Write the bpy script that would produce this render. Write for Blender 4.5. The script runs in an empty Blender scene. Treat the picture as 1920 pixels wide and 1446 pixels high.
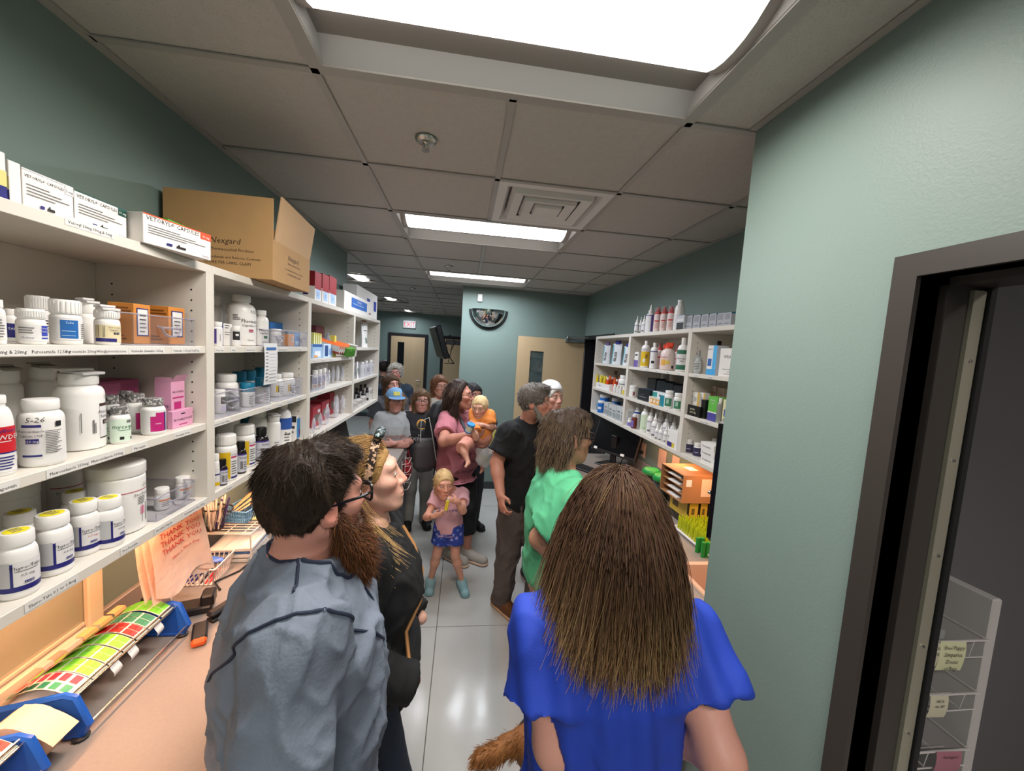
import bpy, math, random
import numpy as np
from mathutils import Matrix, Vector
R_ = random.Random(7)
S = bpy.context.scene
COL = S.collection
PI = math.pi
# ------------------------------------------------------------------ camera
F_PX = 729.6; CZ = 1.92
def _rot(pit, yaw, roll):
    cx, sx = math.cos(pit), math.sin(pit); cy, sy = math.cos(yaw), math.sin(yaw); cz, sz = math.cos(roll), math.sin(roll)
    Rz = np.array([[cy, -sy, 0], [sy, cy, 0], [0, 0, 1]]); B = np.array([[1, 0, 0], [0, 0, -1], [0, 1, 0.]])
    Rx = np.array([[1, 0, 0], [0, cx, -sx], [0, sx, cx]]); Rr = np.array([[cz, -sz, 0], [sz, cz, 0], [0, 0, 1]])
    return Rr @ Rx @ B @ Rz
RC = _rot(.0878, .1267, .0624)
cam = bpy.data.cameras.new('camera'); camo = bpy.data.objects.new('camera', cam); COL.objects.link(camo)
cam.sensor_width = 36; cam.lens = F_PX / 1920 * 36; cam.clip_start = .03; cam.clip_end = 100
M = Matrix.Identity(4)
for i in range(3):
    M[i][0] = RC[0][i]; M[i][1] = -RC[1][i]; M[i][2] = -RC[2][i]
M[2][3] = CZ
camo.matrix_world = M; S.camera = camo
# ------------------------------------------------------------------ world, view
S.view_settings.view_transform = 'Standard'; S.view_settings.look = 'None'
S.view_settings.gamma = 1; S.view_settings.use_curve_mapping = False
S.view_settings.exposure = 0.12
W = bpy.data.worlds.new('world'); S.world = W; W.use_nodes = True
W.node_tree.nodes['Background'].inputs[0].default_value = (.5, .55, .6, 1)
W.node_tree.nodes['Background'].inputs[1].default_value = .02
CEIL_LAMP = 27.0     # watts of each long ceiling light
UNDER_LAMP = 5.0     # watts of each warm strip under the shelves
# ------------------------------------------------------------------ pixel helpers (1920x1446 photo -> directions)
def ray(u, v): return RC.T @ np.array([(u - 960) / F_PX, (v - 723) / F_PX, 1.])
def at_x(u, v, x): d = ray(u, v); t = x / d[0]; return Vector((x, d[1] * t, d[2] * t + CZ))
def at_y(u, v, y): d = ray(u, v); t = y / d[1]; return Vector((d[0] * t, y, d[2] * t + CZ))
def at_z(u, v, z): d = ray(u, v); t = (z - CZ) / d[2]; return Vector((d[0] * t, d[1] * t, z))
def depth(p): return float(RC[2] @ np.array([p[0], p[1], p[2] - CZ]))
def y_for(u, x, z):      # y along a shelf (x, z known) at which a point shows in pixel column u
    lo, hi = .3, 12.
    f = lambda y: 960 + F_PX * (RC[0] @ np.array([x, y, z - CZ])) / (RC[2] @ np.array([x, y, z - CZ])) - u
    up = f(lo) < f(hi)
    for _ in range(50):
        m = (lo + hi) / 2
        if (f(m) < 0) == up: lo = m
        else: hi = m
    return lo
# ------------------------------------------------------------------ materials
def lin(c):
    if isinstance(c, str): c = tuple(int(c[i:i + 2], 16) / 255 for i in (0, 2, 4))
    return tuple((x / 12.92 if x <= .04045 else ((x + .055) / 1.055) ** 2.4) for x in c)
MATS = {}
def mat(name, col='888888', rough=.5, metal=0, bump=0, bscale=40, var=0, vscale=8, spec=.5, coat=0, emit=0, alpha=1, trans=0, sheen=0, attr=False, stretch=None, ior=1.45, speck=None):
    if name in MATS: return MATS[name]
    m = bpy.data.materials.new(name); m.use_nodes = True; nt = m.node_tree; b = nt.nodes['Principled BSDF']
    c = lin(col); I = b.inputs
    I['Base Color'].default_value = (*c, 1); I['Roughness'].default_value = rough; I['Metallic'].default_value = metal
    I['Specular IOR Level'].default_value = spec; I['Coat Weight'].default_value = coat; I['Alpha'].default_value = alpha
    I['Transmission Weight'].default_value = trans; I['Sheen Weight'].default_value = sheen; I['IOR'].default_value = ior
    if emit: I['Emission Color'].default_value = (*c, 1); I['Emission Strength'].default_value = emit
    src = None
    def nz(scale, detail=3, st=None):
        t = nt.nodes.new('ShaderNodeTexCoord'); n = nt.nodes.new('ShaderNodeTexNoise'); n.inputs['Scale'].default_value = scale; n.inputs['Detail'].default_value = detail
        if st:
            mp = nt.nodes.new('ShaderNodeMapping'); mp.inputs['Scale'].default_value = st
            nt.links.new(t.outputs['Object'], mp.inputs[0]); nt.links.new(mp.outputs[0], n.inputs['Vector'])
        else: nt.links.new(t.outputs['Object'], n.inputs['Vector'])
        return n
    if attr:
        a = nt.nodes.new('ShaderNodeAttribute'); a.attribute_name = 'Col'; src = a.outputs['Color']
    if var:
        n = nz(vscale, 4, stretch); r = nt.nodes.new('ShaderNodeMapRange')
        r.inputs['From Min'].default_value = .3; r.inputs['From Max'].default_value = .7; r.inputs['To Min'].default_value = 1 - var; r.inputs['To Max'].default_value = 1 + var
        nt.links.new(n.outputs['Fac'], r.inputs['Value'])
        v = nt.nodes.new('ShaderNodeVectorMath'); v.operation = 'SCALE'; nt.links.new(r.outputs[0], v.inputs['Scale'])
        if src: nt.links.new(src, v.inputs[0])
        else: v.inputs[0].default_value = c
        src = v.outputs[0]
    if speck:
        n = nz(speck[0], 2); r = nt.nodes.new('ShaderNodeValToRGB'); e = r.color_ramp.elements
        e[0].position = speck[1]; e[0].color = (speck[2], speck[2], speck[2], 1); e[1].position = speck[1] + .06; e[1].color = (1, 1, 1, 1)
        nt.links.new(n.outputs['Fac'], r.inputs[0])
        v = nt.nodes.new('ShaderNodeVectorMath'); v.operation = 'MULTIPLY'; nt.links.new(r.outputs[0], v.inputs[0])
        if src: nt.links.new(src, v.inputs[1])
        else: v.inputs[1].default_value = c
        src = v.outputs[0]
    if src: nt.links.new(src, I['Base Color'])
    if bump:
        n = nz(bscale, 4, stretch); bp = nt.nodes.new('ShaderNodeBump'); bp.inputs['Strength'].default_value = 1; bp.inputs['Distance'].default_value = bump
        nt.links.new(n.outputs['Fac'], bp.inputs['Height']); nt.links.new(bp.outputs[0], I['Normal'])
    m.diffuse_color = (*c, 1); MATS[name] = m
    return m
def clear_mat(name, col='ffffff', gloss=.16, rough=.06, tint=1):
    if name in MATS: return MATS[name]
    m = bpy.data.materials.new(name); m.use_nodes = True; nt = m.node_tree; nt.nodes.clear()
    o = nt.nodes.new('ShaderNodeOutputMaterial'); t = nt.nodes.new('ShaderNodeBsdfTransparent'); g = nt.nodes.new('ShaderNodeBsdfPrincipled'); x = nt.nodes.new('ShaderNodeMixShader')
    c = lin(col); t.inputs[0].default_value = (*[1 - (1 - k) * tint for k in c], 1); g.inputs['Base Color'].default_value = (*c, 1); g.inputs['Roughness'].default_value = rough
    lw = nt.nodes.new('ShaderNodeLayerWeight'); lw.inputs[0].default_value = .5
    f = nt.nodes.new('ShaderNodeMath'); f.operation = 'POWER'; f.inputs[1].default_value = 5.; nt.links.new(lw.outputs['Facing'], f.inputs[0])
    a = nt.nodes.new('ShaderNodeMath'); a.operation = 'ADD'; a.use_clamp = True; a.inputs[1].default_value = gloss
    nt.links.new(f.outputs[0], a.inputs[0]); nt.links.new(a.outputs[0], x.inputs[0]); nt.links.new(t.outputs[0], x.inputs[1]); nt.links.new(g.outputs[0], x.inputs[2]); nt.links.new(x.outputs[0], o.inputs[0])
    m.diffuse_color = (*c, .3); MATS[name] = m
    return m
def K(hexcol, rough=.45): return mat('paint_' + hexcol + '_' + str(int(rough * 100)), hexcol, rough)
# ------------------------------------------------------------------ mesh building
class MB:
    def __init__(s): s.v = []; s.f = []; s.sm = []; s.mi = []; s.m = 0
    def add(s, v, f, smooth=False, T=None):
        o = len(s.v)
        if T is not None: v = [T @ Vector(p) for p in v]
        s.v += [tuple(p) for p in v]; s.f += [tuple(i + o for i in q) for q in f]; s.sm += [smooth] * len(f); s.mi += [s.m] * len(f); return s
    def use(s, i): s.m = i; return s
    def box(s, a, b, T=None):
        x0, y0, z0 = a; x1, y1, z1 = b
        v = [(x0, y0, z0), (x1, y0, z0), (x1, y1, z0), (x0, y1, z0), (x0, y0, z1), (x1, y0, z1), (x1, y1, z1), (x0, y1, z1)]
        return s.add(v, [(0, 3, 2, 1), (4, 5, 6, 7), (0, 1, 5, 4), (1, 2, 6, 5), (2, 3, 7, 6), (3, 0, 4, 7)], False, T)
    def rbox(s, a, b, e=.004, T=None):
        (x0, y0, z0), (x1, y1, z1) = a, b
        e = min(e, (x1 - x0) / 2.1, (y1 - y0) / 2.1, (z1 - z0) / 2.1); v = []; idx = {}
        for i, X in enumerate((x0, x1)):
            for j, Y in enumerate((y0, y1)):
                for k, Z in enumerate((z0, z1)):
                    sx, sy, sz = (1, -1)[i] * e, (1, -1)[j] * e, (1, -1)[k] * e
                    idx[i, j, k] = len(v); v += [(X, Y + sy, Z + sz), (X + sx, Y, Z + sz), (X + sx, Y + sy, Z)]
        f = []
        for i in (0, 1):
            q = [idx[i, 0, 0], idx[i, 1, 0], idx[i, 1, 1], idx[i, 0, 1]]; f.append(tuple(q if i else q[::-1]))
            q = [idx[0, i, 0] + 1, idx[1, i, 0] + 1, idx[1, i, 1] + 1, idx[0, i, 1] + 1]; f.append(tuple(q[::-1] if i else q))
            q = [idx[0, 0, i] + 2, idx[1, 0, i] + 2, idx[1, 1, i] + 2, idx[0, 1, i] + 2]; f.append(tuple(q if i else q[::-1]))
            for j in (0, 1):
                a_, b_ = idx[i, j, 0], idx[i, j, 1]; q = (a_, a_ + 1, b_ + 1, b_); f.append(q if (i ^ j) == 0 else q[::-1])
                a_, b_ = idx[i, 0, j], idx[i, 1, j]; q = (a_, a_ + 2, b_ + 2, b_); f.append(q[::-1] if (i ^ j) == 0 else q)
                a_, b_ = idx[0, i, j], idx[1, i, j]; q = (a_ + 1, a_ + 2, b_ + 2, b_ + 1); f.append(q if (i ^ j) == 0 else q[::-1])
                for k in (0, 1):
                    pass
        for (i, j, k), a_ in idx.items(): q = (a_, a_ + 1, a_ + 2); f.append(q if (i + j + k) % 2 == 1 else q[::-1])
        return s.add(v, f, False, T)
    def quad(s, *p, T=None): return s.add(list(p), [tuple(range(len(p)))], False, T)
    def lathe(s, prof, seg=20, T=None, a0=0, a1=2 * PI, smooth=True, close=True):
        full = abs(a1 - a0 - 2 * PI) < 1e-6; n = seg if full else seg + 1; v = []; f = []
        for r, z in prof:
            for i in range(n):
                a = a0 + (a1 - a0) * i / seg; v.append((r * math.cos(a), r * math.sin(a), z))
        for k in range(len(prof) - 1):
            for i in range(seg):
                j = (i + 1) % n; f.append((k * n + i, k * n + j, (k + 1) * n + j, (k + 1) * n + i))
        if close and full:
            if prof[0][0] > 1e-6: f.append(tuple(range(n))[::-1])
            if prof[-1][0] > 1e-6: f.append(tuple((len(prof) - 1) * n + i for i in range(n)))
        return s.add(v, f, smooth, T)
    def tube(s, pts, r, seg=6, closed=False, T=None, cap=True):
        pts = [Vector(p) for p in pts]; n = len(pts); rr = r if isinstance(r, (list, tuple)) else [r] * n; v = []; f = []; up = None
        for i, p in enumerate(pts):
            t = (pts[(i + 1) % n] - pts[i - 1]) if closed else (pts[min(i + 1, n - 1)] - pts[max(i - 1, 0)])
            if t.length < 1e-9: t = Vector((0, 0, 1))
            t.normalize()
            if up is None: up = t.orthogonal().normalized()
            up = (up - t * up.dot(t)); up = up.normalized() if up.length > 1e-6 else t.orthogonal().normalized(); w = t.cross(up)
            for k in range(seg): a = 2 * PI * k / seg; v.append(p + (up * math.cos(a) + w * math.sin(a)) * rr[i])
        for i in range(n if closed else n - 1):
            j = (i + 1) % n
            for k in range(seg): l = (k + 1) % seg; f.append((i * seg + k, i * seg + l, j * seg + l, j * seg + k))
        if cap and not closed: f += [tuple(range(seg))[::-1], tuple((n - 1) * seg + k for k in range(seg))]
        return s.add(v, f, seg > 4, T)
    def prism(s, poly, z0, z1, T=None):
        n = len(poly); v = [(x, y, z0) for x, y in poly] + [(x, y, z1) for x, y in poly]
        f = [tuple(range(n))[::-1], tuple(range(n, 2 * n))] + [(i, (i + 1) % n, n + (i + 1) % n, n + i) for i in range(n)]
        return s.add(v, f, False, T)
    def ell(s, c, r, seg=14, rings=9, T=None):
        prof = [(math.sin(PI * i / rings), -math.cos(PI * i / rings)) for i in range(rings + 1)]; prof[0] = (0.0, -1); prof[-1] = (0.0, 1)
        if not isinstance(r, (tuple, list)): r = (r, r, r)
        D = Matrix.Translation(c) @ Matrix.Diagonal((*r, 1))
        return s.lathe(prof, seg, (T @ D) if T is not None else D, close=False)
    def grid(s, fn, nu, nv, T=None, smooth=True):
        v = [fn(i / nu, j / nv) for j in range(nv + 1) for i in range(nu + 1)]
        f = [(j * (nu + 1) + i, j * (nu + 1) + i + 1, (j + 1) * (nu + 1) + i + 1, (j + 1) * (nu + 1) + i) for j in range(nv) for i in range(nu)]
        return s.add(v, f, smooth, T)
    def mesh(s, name):
        me = bpy.data.meshes.new(name); me.from_pydata(s.v, [], s.f)
        me.polygons.foreach_set('use_smooth', s.sm)
        if any(s.mi): me.polygons.foreach_set('material_index', s.mi)
        if any(s.sm) : me.set_sharp_from_angle(angle=math.radians(42))
        me.update(); return me
def obj(name, m, material, parent=None, loc=None, rot=None):
    me = m.mesh(name) if isinstance(m, MB) else m
    if material is not None and not me.materials:
        for q in (material if isinstance(material, list) else [material]): me.materials.append(q)
    o = bpy.data.objects.new(name, me); COL.objects.link(o)
    if parent: o.parent = parent
    if loc is not None: o.location = loc
    if rot is not None: o.rotation_euler = rot if isinstance(rot, (tuple, list)) else (0, 0, rot)
    return o
def tag(o, label, cat, group=None):
    o['label'] = label; o['category'] = cat
    if group: o['group'] = group
    return o
def thing(name, label, cat, loc=(0, 0, 0), rz=0, group=None):
    o = bpy.data.objects.new(name, None); COL.objects.link(o); o.empty_display_size = .05
    o.location = loc; o.rotation_euler = rz if isinstance(rz, (tuple, list)) else (0, 0, rz)
    return tag(o, label, cat, group)
def struct(name, m, material, parent=None):
    o = obj(name, m, material, parent)
    if parent is None: o['kind'] = 'structure'
    return o
def dup(root, loc=None, rz=None, label=None):
    r = root.copy(); COL.objects.link(r)
    if loc is not None: r.location = loc
    if rz is not None: r.rotation_euler = rz if isinstance(rz, (tuple, list)) else (0, 0, rz)
    if label: r['label'] = label
    for ch in list(root.children):
        c = ch.copy(); COL.objects.link(c); c.parent = r
        for g in list(ch.children):
            d = g.copy(); COL.objects.link(d); d.parent = c
    return r
Tr = Matrix.Translation
def Rz(a): return Matrix.Rotation(a, 4, 'Z')
def Rx(a): return Matrix.Rotation(a, 4, 'X')
def Ry(a): return Matrix.Rotation(a, 4, 'Y')
# text as flat mesh, cached (x right, y up, unit size)
_TX = {}
def text_arr(s):
    if s not in _TX:
        c = bpy.data.curves.new('t', 'FONT'); c.body = s; c.resolution_u = 1; c.align_x = 'CENTER'; c.size = 1
        o = bpy.data.objects.new('t', c); me = bpy.data.meshes.new_from_object(o)
        v = [tuple(x.co[:2]) for x in me.vertices]; f = [tuple(p.vertices) for p in me.polygons]
        bpy.data.objects.remove(o); bpy.data.meshes.remove(me); bpy.data.curves.remove(c); _TX[s] = (v, f)
    return _TX[s]
def put_text(mb, s, size, T, sx=1.0, shear=0.0, width=None):
    v, f = text_arr(s)
    if not v: return
    if width:
        w = max(p[0] for p in v) - min(p[0] for p in v); size = min(size, width / max(w * sx, 1e-6))
    mb.add([((x + y * shear) * size * sx, y * size, 0) for x, y in v], f, False, T)
def wrap_text(mb, s, size, r, z, ang, sx=1.0, shear=0):
    v, f = text_arr(s)
    mb.add([(r * math.cos(ang + (x + y * shear) * size * sx / r), r * math.sin(ang + (x + y * shear) * size * sx / r), z + y * size) for x, y in v], f)
# common materials
WALL = mat('sage_green_wall_paint', '778983', .5, bump=.0006, bscale=180, var=.02, vscale=3)
TILE = mat('ceiling_tile', 'bdb6af', .9, bump=.002, bscale=90, var=.03, vscale=30, speck=(210, .33, .72))
TEE = mat('ceiling_tee_metal', 'aaa49e', .45)
FLOORM = mat('grey_sealed_floor', 'b0afab', .17, var=.025, vscale=5, bump=.0006, bscale=14)
JOINT = mat('floor_joint', '5a5750', .8)
BLACKF = mat('black_steel_frame', '37322f', .42)
BLACKB = mat('black_rubber', '17171a', .5)
TAN = mat('tan_door_veneer', 'c3a984', .45, var=.03, vscale=6, stretch=(1, 1, .08))
MEL = mat('white_melamine', 'd3cdc3', .42)
WHITE = mat('white_plastic', 'e4e2df', .32)
WHITE2 = mat('off_white_card', 'dedad6', .55)
CLEAR = clear_mat('clear_plastic', 'f6f6f8', .025, .05)
STEEL = mat('chrome_wire', 'c9c6c0', .25, 1)
INK = mat('black_ink', '1d1b1f', .6); INKB = mat('navy_ink', '2a2b72', .5); INKR = mat('red_ink', 'c02a2e', .5); INKG = mat('grey_ink', '6d6a6a', .6)
CARD = mat('brown_cardboard', 'b08a5c', .8, var=.03, vscale=20)
# ================================================================== room shell
LX, RX, NX = -1.12, 1.64, .964      # left wall, nook wall, near right wall (faces)
CH = 2.733; NE = 1.315; WE = 3.865; MY = 5.25; FY = 10.4; MXL = -.055
base = struct('floor', MB().box((-4, -3, -.06), (4.2, 10.6, -.004)), JOINT)
for i in range(-2, 2):
    for j in range(-2, 4):
        x0 = -.092 + i * 2.09; y0 = 2.553 + j * 2.09
        obj('floor_slab', MB().box((max(x0, -4) + .0025, max(y0, -3) + .0025, -.004), (x0 + 2.0875, min(y0 + 2.0875, 10.6), 0)), FLOORM, base)
struct('wall_left', MB().box((LX - .12, -3, 0), (LX, WE, CH + .1)), WALL)
struct('wall_left_return', MB().box((-4, WE - .12, 0), (LX - .12, WE, CH + .1)), WALL)
struct('wall_far_left', MB().box((-4.1, WE - .12, 0), (-4, FY + .1, CH + .1)), WALL)
struct('wall_far', MB().box((-4, FY, 0), (2.2, FY + .1, CH + .1)), WALL)
struct('wall_mirror', MB().box((MXL, MY, 0), (RX + .12, MY + .14, CH + .1)), WALL)
struct('wall_hall_right', MB().box((2.1, MY + .14, 0), (2.2, FY, CH + .1)), WALL)
DY0, DY1, DH = 4.22, 5.15, 2.134      # door opening in the nook wall
w = MB().box((RX, NE - .12, 0), (RX + .12, DY0 - .05, CH + .1)).box((RX, DY0 - .05, DH + .05), (RX + .12, DY1 + .05, CH + .1)).box((RX, DY1 + .05, 0), (RX + .12, MY, CH + .1))
struct('wall_right', w, WALL)
D1 = .741; D0 = -.173     # near doorway in near right wall (y range)
w = MB().box((NX, D1, 0), (NX + .14, NE, CH + .1)).box((NX, -3, 0), (NX + .14, D0, CH + .1)).box((NX, D0, 2.134), (NX + .14, D1, CH + .1))
struct('wall_right_near', w, WALL)
struct('wall_nook_side', MB().box((NX + .14, NE - .12, 0), (RX, NE, CH + .1)), WALL)
struct('wall_back', MB().box((LX - .12, -3.1, 0), (NX + .14, -3, CH + .1)), WALL)
DARKW = mat('dark_grey_room_wall', '6b6a6e', .7)
struct('wall_side_room', MB().box((2.95, -2.2, 0), (3.05, 1.2, CH + .1)).box((NX + .14, -2.3, 0), (3.05, -2.2, CH + .1)).box((RX + .13, 1.196, 0), (3.05, 1.3, CH + .1)), DARKW)
# baseboards
BB = mat('charcoal_vinyl_base', '3a3c3d', .5)
struct('baseboard_mirror', MB().box((MXL - .006, MY - .008, 0), (.70, MY, .1)).box((MXL - .008, MY - .008, 0), (MXL, MY + .14, .1)), BB)
struct('baseboard_right', MB().box((NX - .008, .80, 0), (NX, NE + .005, .1)), BB)
struct('baseboard_far', MB().box((-4, FY - .008, 0), (-1.97, FY, .1)).box((-.95, FY - .008, 0), (-.68, FY, .1)), BB)
# ---- ceiling: slab above, tees, single tiles
ceil = struct('ceiling', MB().box((-4.1, -3.1, CH + .06), (4.2, 10.6, CH + .1)), mat('ceiling_void', '8a8580', .9))
GX0, GY0, G = -.494, 1.3355, .6096
fix_cells = set(); FIX = []
for ry in (-7, -4, -1, 2, 5): FIX.append((0, ry)); fix_cells |= {(0, ry), (1, ry)}
DIFF = (1, 1); SQ = [(-2, 10), (-2, 14), (-4, 10), (-4, 6), (-2, 6)]
tees = MB(); tw = .012
nx0, nx1, ny0, ny1 = -6, 4, -7, 14
def row_y(j): return GY0 + j * G
for i in range(nx0, nx1 + 1):
    x = GX0 + i * G
    y0, y1 = -3, 10.4
    if x < LX: y0 = WE
    if x > RX: y0 = MY + .14
    elif x > NX: y0 = NE
    if x > 0 and x < RX: y1 = MY
    skips = [] 
    for a in np.arange(y0, y1 - .01, G * 100):
        pass
    segs = [(y0, y1)]
    if i == 1:      # the middle tee stops at each light
        segs = []; c = y0
        for (fi, ry) in sorted(FIX, key=lambda t: t[1]):
            if row_y(ry) > c: segs.append((c, row_y(ry)))
            c = row_y(ry + 1)
        segs.append((c, y1))
    for a, b in segs: tees.box((x - tw, a, CH - .001), (x + tw, b, CH + .004))
for j in range(ny0, ny1 + 1):
    y = row_y(j)
    if y < -3 or y > FY: continue
    x0 = LX if y < WE else -4
    x1 = NX if y < NE else (RX if y < MY else 2.1)
    tees.box((x0, y - tw, CH - .001), (x1, y + tw, CH + .004))
g = .009
tees.box((LX, -3, CH - .002), (LX + .022, WE, CH + .003)).box((NX - .022, -3, CH - .002), (NX, NE, CH + .003)).box((RX - .022, NE, CH - .002), (RX, MY, CH + .003)).box((MXL - .02, MY - .02, CH - .002), (RX, MY, CH + .003)).box((-4, FY - .02, CH - .002), (2.1, FY, CH + .003))
obj('ceiling_grid', tees, TEE, ceil)
tile_cache = {}
def tile(x0, x1, y0, y1):
    k = (round(x1 - x0, 3), round(y1 - y0, 3))
    if k[0] < .03 or k[1] < .03: return
    if k not in tile_cache: tile_cache[k] = MB().box((0, 0, 0), (k[0], k[1], .015)).mesh('ceiling_tile')
    obj('ceiling_tile', tile_cache[k], TILE, ceil, (x0, y0, CH + .006))
for i in range(nx0, nx1 + 1):
    for j in range(ny0, ny1 + 1):
        if (i, j) in fix_cells or (i, j) == DIFF or (i, j) in SQ: continue
        x0, x1, y0, y1 = GX0 + i * G, GX0 + (i + 1) * G, row_y(j), row_y(j + 1)
        ym = (y0 + y1) / 2
        if y0 > FY - .05 or y1 < -2.6: continue
        xl = LX if y0 < WE - .1 else -4; xr = NX if y0 < NE - .1 else (RX if y0 < MY else 2.1)
        a, b = max(x0, xl), min(x1, xr); c, d = max(y0, -3), min(y1, FY)
        if b - a < .03 or d - c < .03: continue
        tile(a + g, b - g, c + g, d - g)
# filler over the small strips at the walls so no void shows
# ---- lights
LENS = mat('lit_lens', 'fffaf4', .5, emit=3.2)
def lamp(par, loc, sx, sy, watts, colr='fff8f0'):
    l = bpy.data.lights.new('tube_light', 'AREA'); l.shape = 'RECTANGLE'; l.size = sx; l.size_y = sy; l.energy = watts; l.color = lin(colr); l.spread = math.radians(165)
    o = bpy.data.objects.new('tube_light', l); COL.objects.link(o); o.parent = par; o.location = loc
REFL = mat('pale_grey_enamel', 'aba9a6', .5)
def troffer(i, j, label, grp):
    x0, y0 = GX0 + i * G + .012, row_y(j) + .012; Wd, D = 2 * G - .024, G - .024
    t = thing('ceiling_light', label, 'ceiling light', (x0, y0, CH), 0, grp)
    fr = MB(); e = .018
    fr.box((0, 0, -.002), (Wd, e, .006)).box((0, D - e, -.002), (Wd, D, .006)).box((0, e, -.002), (e, D - e, .006)).box((Wd - e, e, -.002), (Wd, D - e, .006))
    obj('frame', fr, TEE, t)
    # curved side reflectors rise from the frame to the lens
    hz = .10; rf = MB(); yl0, yl1 = .13, D - .13
    def side(ya, yb):
        def fn(u, v): y = ya + (yb - ya) * v; h = .004 + hz * math.sin(v * PI / 2); return (e + (Wd - 2 * e) * u, y, h)
        return fn
    obj('reflector', MB().grid(side(e, yl0), 1, 6), REFL, t); obj('reflector', MB().grid(side(D - e, yl1), 1, 6), REFL, t)
    for xa in (e, Wd - e):
        pr = [(e + (yl0 - e) * k / 6, .004 + hz * math.sin(k / 6 * PI / 2)) for k in range(7)] + [(D - e - (D - e - yl1) * (6 - k) / 6, .004 + hz * math.sin((6 - k) / 6 * PI / 2)) for k in range(7)]
        obj('end_plate', MB().add([(xa, y, z) for y, z in pr], [tuple(range(len(pr)))]), REFL, t)
    ln = MB()
    def lf(u, v): return (e + .03 + (Wd - 2 * e - .06) * u, yl0 + (yl1 - yl0) * v, hz - .002 - .087 * math.sqrt(max(0, 1 - (2 * v - 1) ** 2)))
    ln.grid(lf, 1, 8)
    obj('lens', ln, LENS, t); lamp(t, (Wd / 2, D / 2, .009), Wd - .2, .16, CEIL_LAMP, 'fff8f0' if j < 2 else 'eef5ff')
    for xa, s in ((e, 1), (Wd - e, -1)):
        pts = [(yl0 + (yl1 - yl0) * k / 8, hz - .002 - .089 * math.sqrt(max(0, 1 - (k / 4 - 1) ** 2))) for k in range(9)]
        v = [(xa, y, z) for y, z in pts] + [(xa + s * .03, y, z) for y, z in pts]
        obj('end_cap', MB().add(v, [(k, k + 1, 10 + k, 9 + k) for k in range(8)], True), mat('lens_end_cap', 'b4aca8', .5), t)
    return t
for (i, j), lb in zip(FIX, ('recessed ceiling light near the back wall behind everyone', 'recessed ceiling light over the end of the left counter behind the viewer', 'wide bright recessed ceiling light above the near cabinets and doorway', 'recessed ceiling light right beside the square air diffuser', 'recessed ceiling light touching the wall with the half-dome mirror')):
    troffer(i, j, lb, 'long ceiling lights')
def sq_light(i, j, lb):
    x0, y0 = GX0 + i * G + .012, row_y(j) + .012 - (.3 if (i, j) == (-2, 10) else .45 if j == 14 else 0); D = G - .024
    t = thing('square_ceiling_light', lb, 'ceiling light', (x0, y0, CH), 0, 'square ceiling lights')
    fr = MB(); e = .03
    fr.box((0, 0, -.006), (D, e, .004)).box((0, D - e, -.006), (D, D, .004)).box((0, e, -.006), (e, D - e, .004)).box((D - e, e, -.006), (D, D - e, .004))
    obj('frame', fr, REFL, t)
    obj('lens', MB().grid(lambda u, v: (.2 + (D - .4) * u, e + (D - 2 * e) * v, .02 - .025 * math.sin(u * PI)), 6, 1), LENS, t); lamp(t, (D / 2, D / 2, -.008), .16, D - .1, CEIL_LAMP * .45, 'eaf3ff')
    obj('reflector', MB().quad((e, e, .004), (.2, e, .03), (.2, D - e, .03), (e, D - e, .004)).quad((D - .2, e, .03), (D - e, e, .004), (D - e, D - e, .004), (D - .2, D - e, .03)), REFL, t)
for (i, j), lb in zip(SQ, ('square ceiling light above the crowd beyond the white cartons', 'square ceiling light just in front of the exit sign wall', 'square ceiling light in the room beyond the left wall, far row', 'square ceiling light in the room beyond the left wall, near row', 'square ceiling light over the people queueing at the shelf end')): sq_light(i, j, lb)
# ---- air diffuser
t = thing('air_diffuser', 'square white louvred air diffuser in the ceiling grid', 'air vent', (GX0 + G, row_y(1), CH))
fr = MB(); e = .05
def ring(mb, a, za, b, zb):      # square funnel from half size a at za to half size b at zb
    A = [(-a, -a, za), (a, -a, za), (a, a, za), (-a, a, za)]; B = [(-b, -b, zb), (b, -b, zb), (b, b, zb), (-b, b, zb)]
    mb.add(A + B, [(k, (k + 1) % 4, 4 + (k + 1) % 4, 4 + k) for k in range(4)])
c = Tr((G / 2, G / 2, 0)); hd = G / 2 - .012
m = MB(); ring(m, hd, 0, hd - .045, 0); ring(m, hd - .045, 0, hd - .075, .06); obj('frame', MB().add(m.v, m.f, False, c), WHITE2, t)
for n_, (a, z) in enumerate(((.205, -.012), (.135, -.018), (.07, -.022))):
    m = MB(); ring(m, a, z, a - .05 if n_ < 2 else .001, z + (.012 if n_ < 2 else 0)); ring(m, a, z, a + .012, z + .045)
    obj('louvre', MB().add(m.v, m.f, False, c), WHITE2, t)
obj('duct_opening', MB().lathe([(.15, .062), (.15, .059)], 20, c), mat('duct_dark', '2a2a2c', .6), t)
obj('backing', MB().add(*(lambda mm: (mm.v, mm.f))((lambda mm: (ring(mm, hd - .07, .062, .01, .062), mm)[1])(MB())), False, c), mat('vent_grey', '96938f', .6), t)
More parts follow.
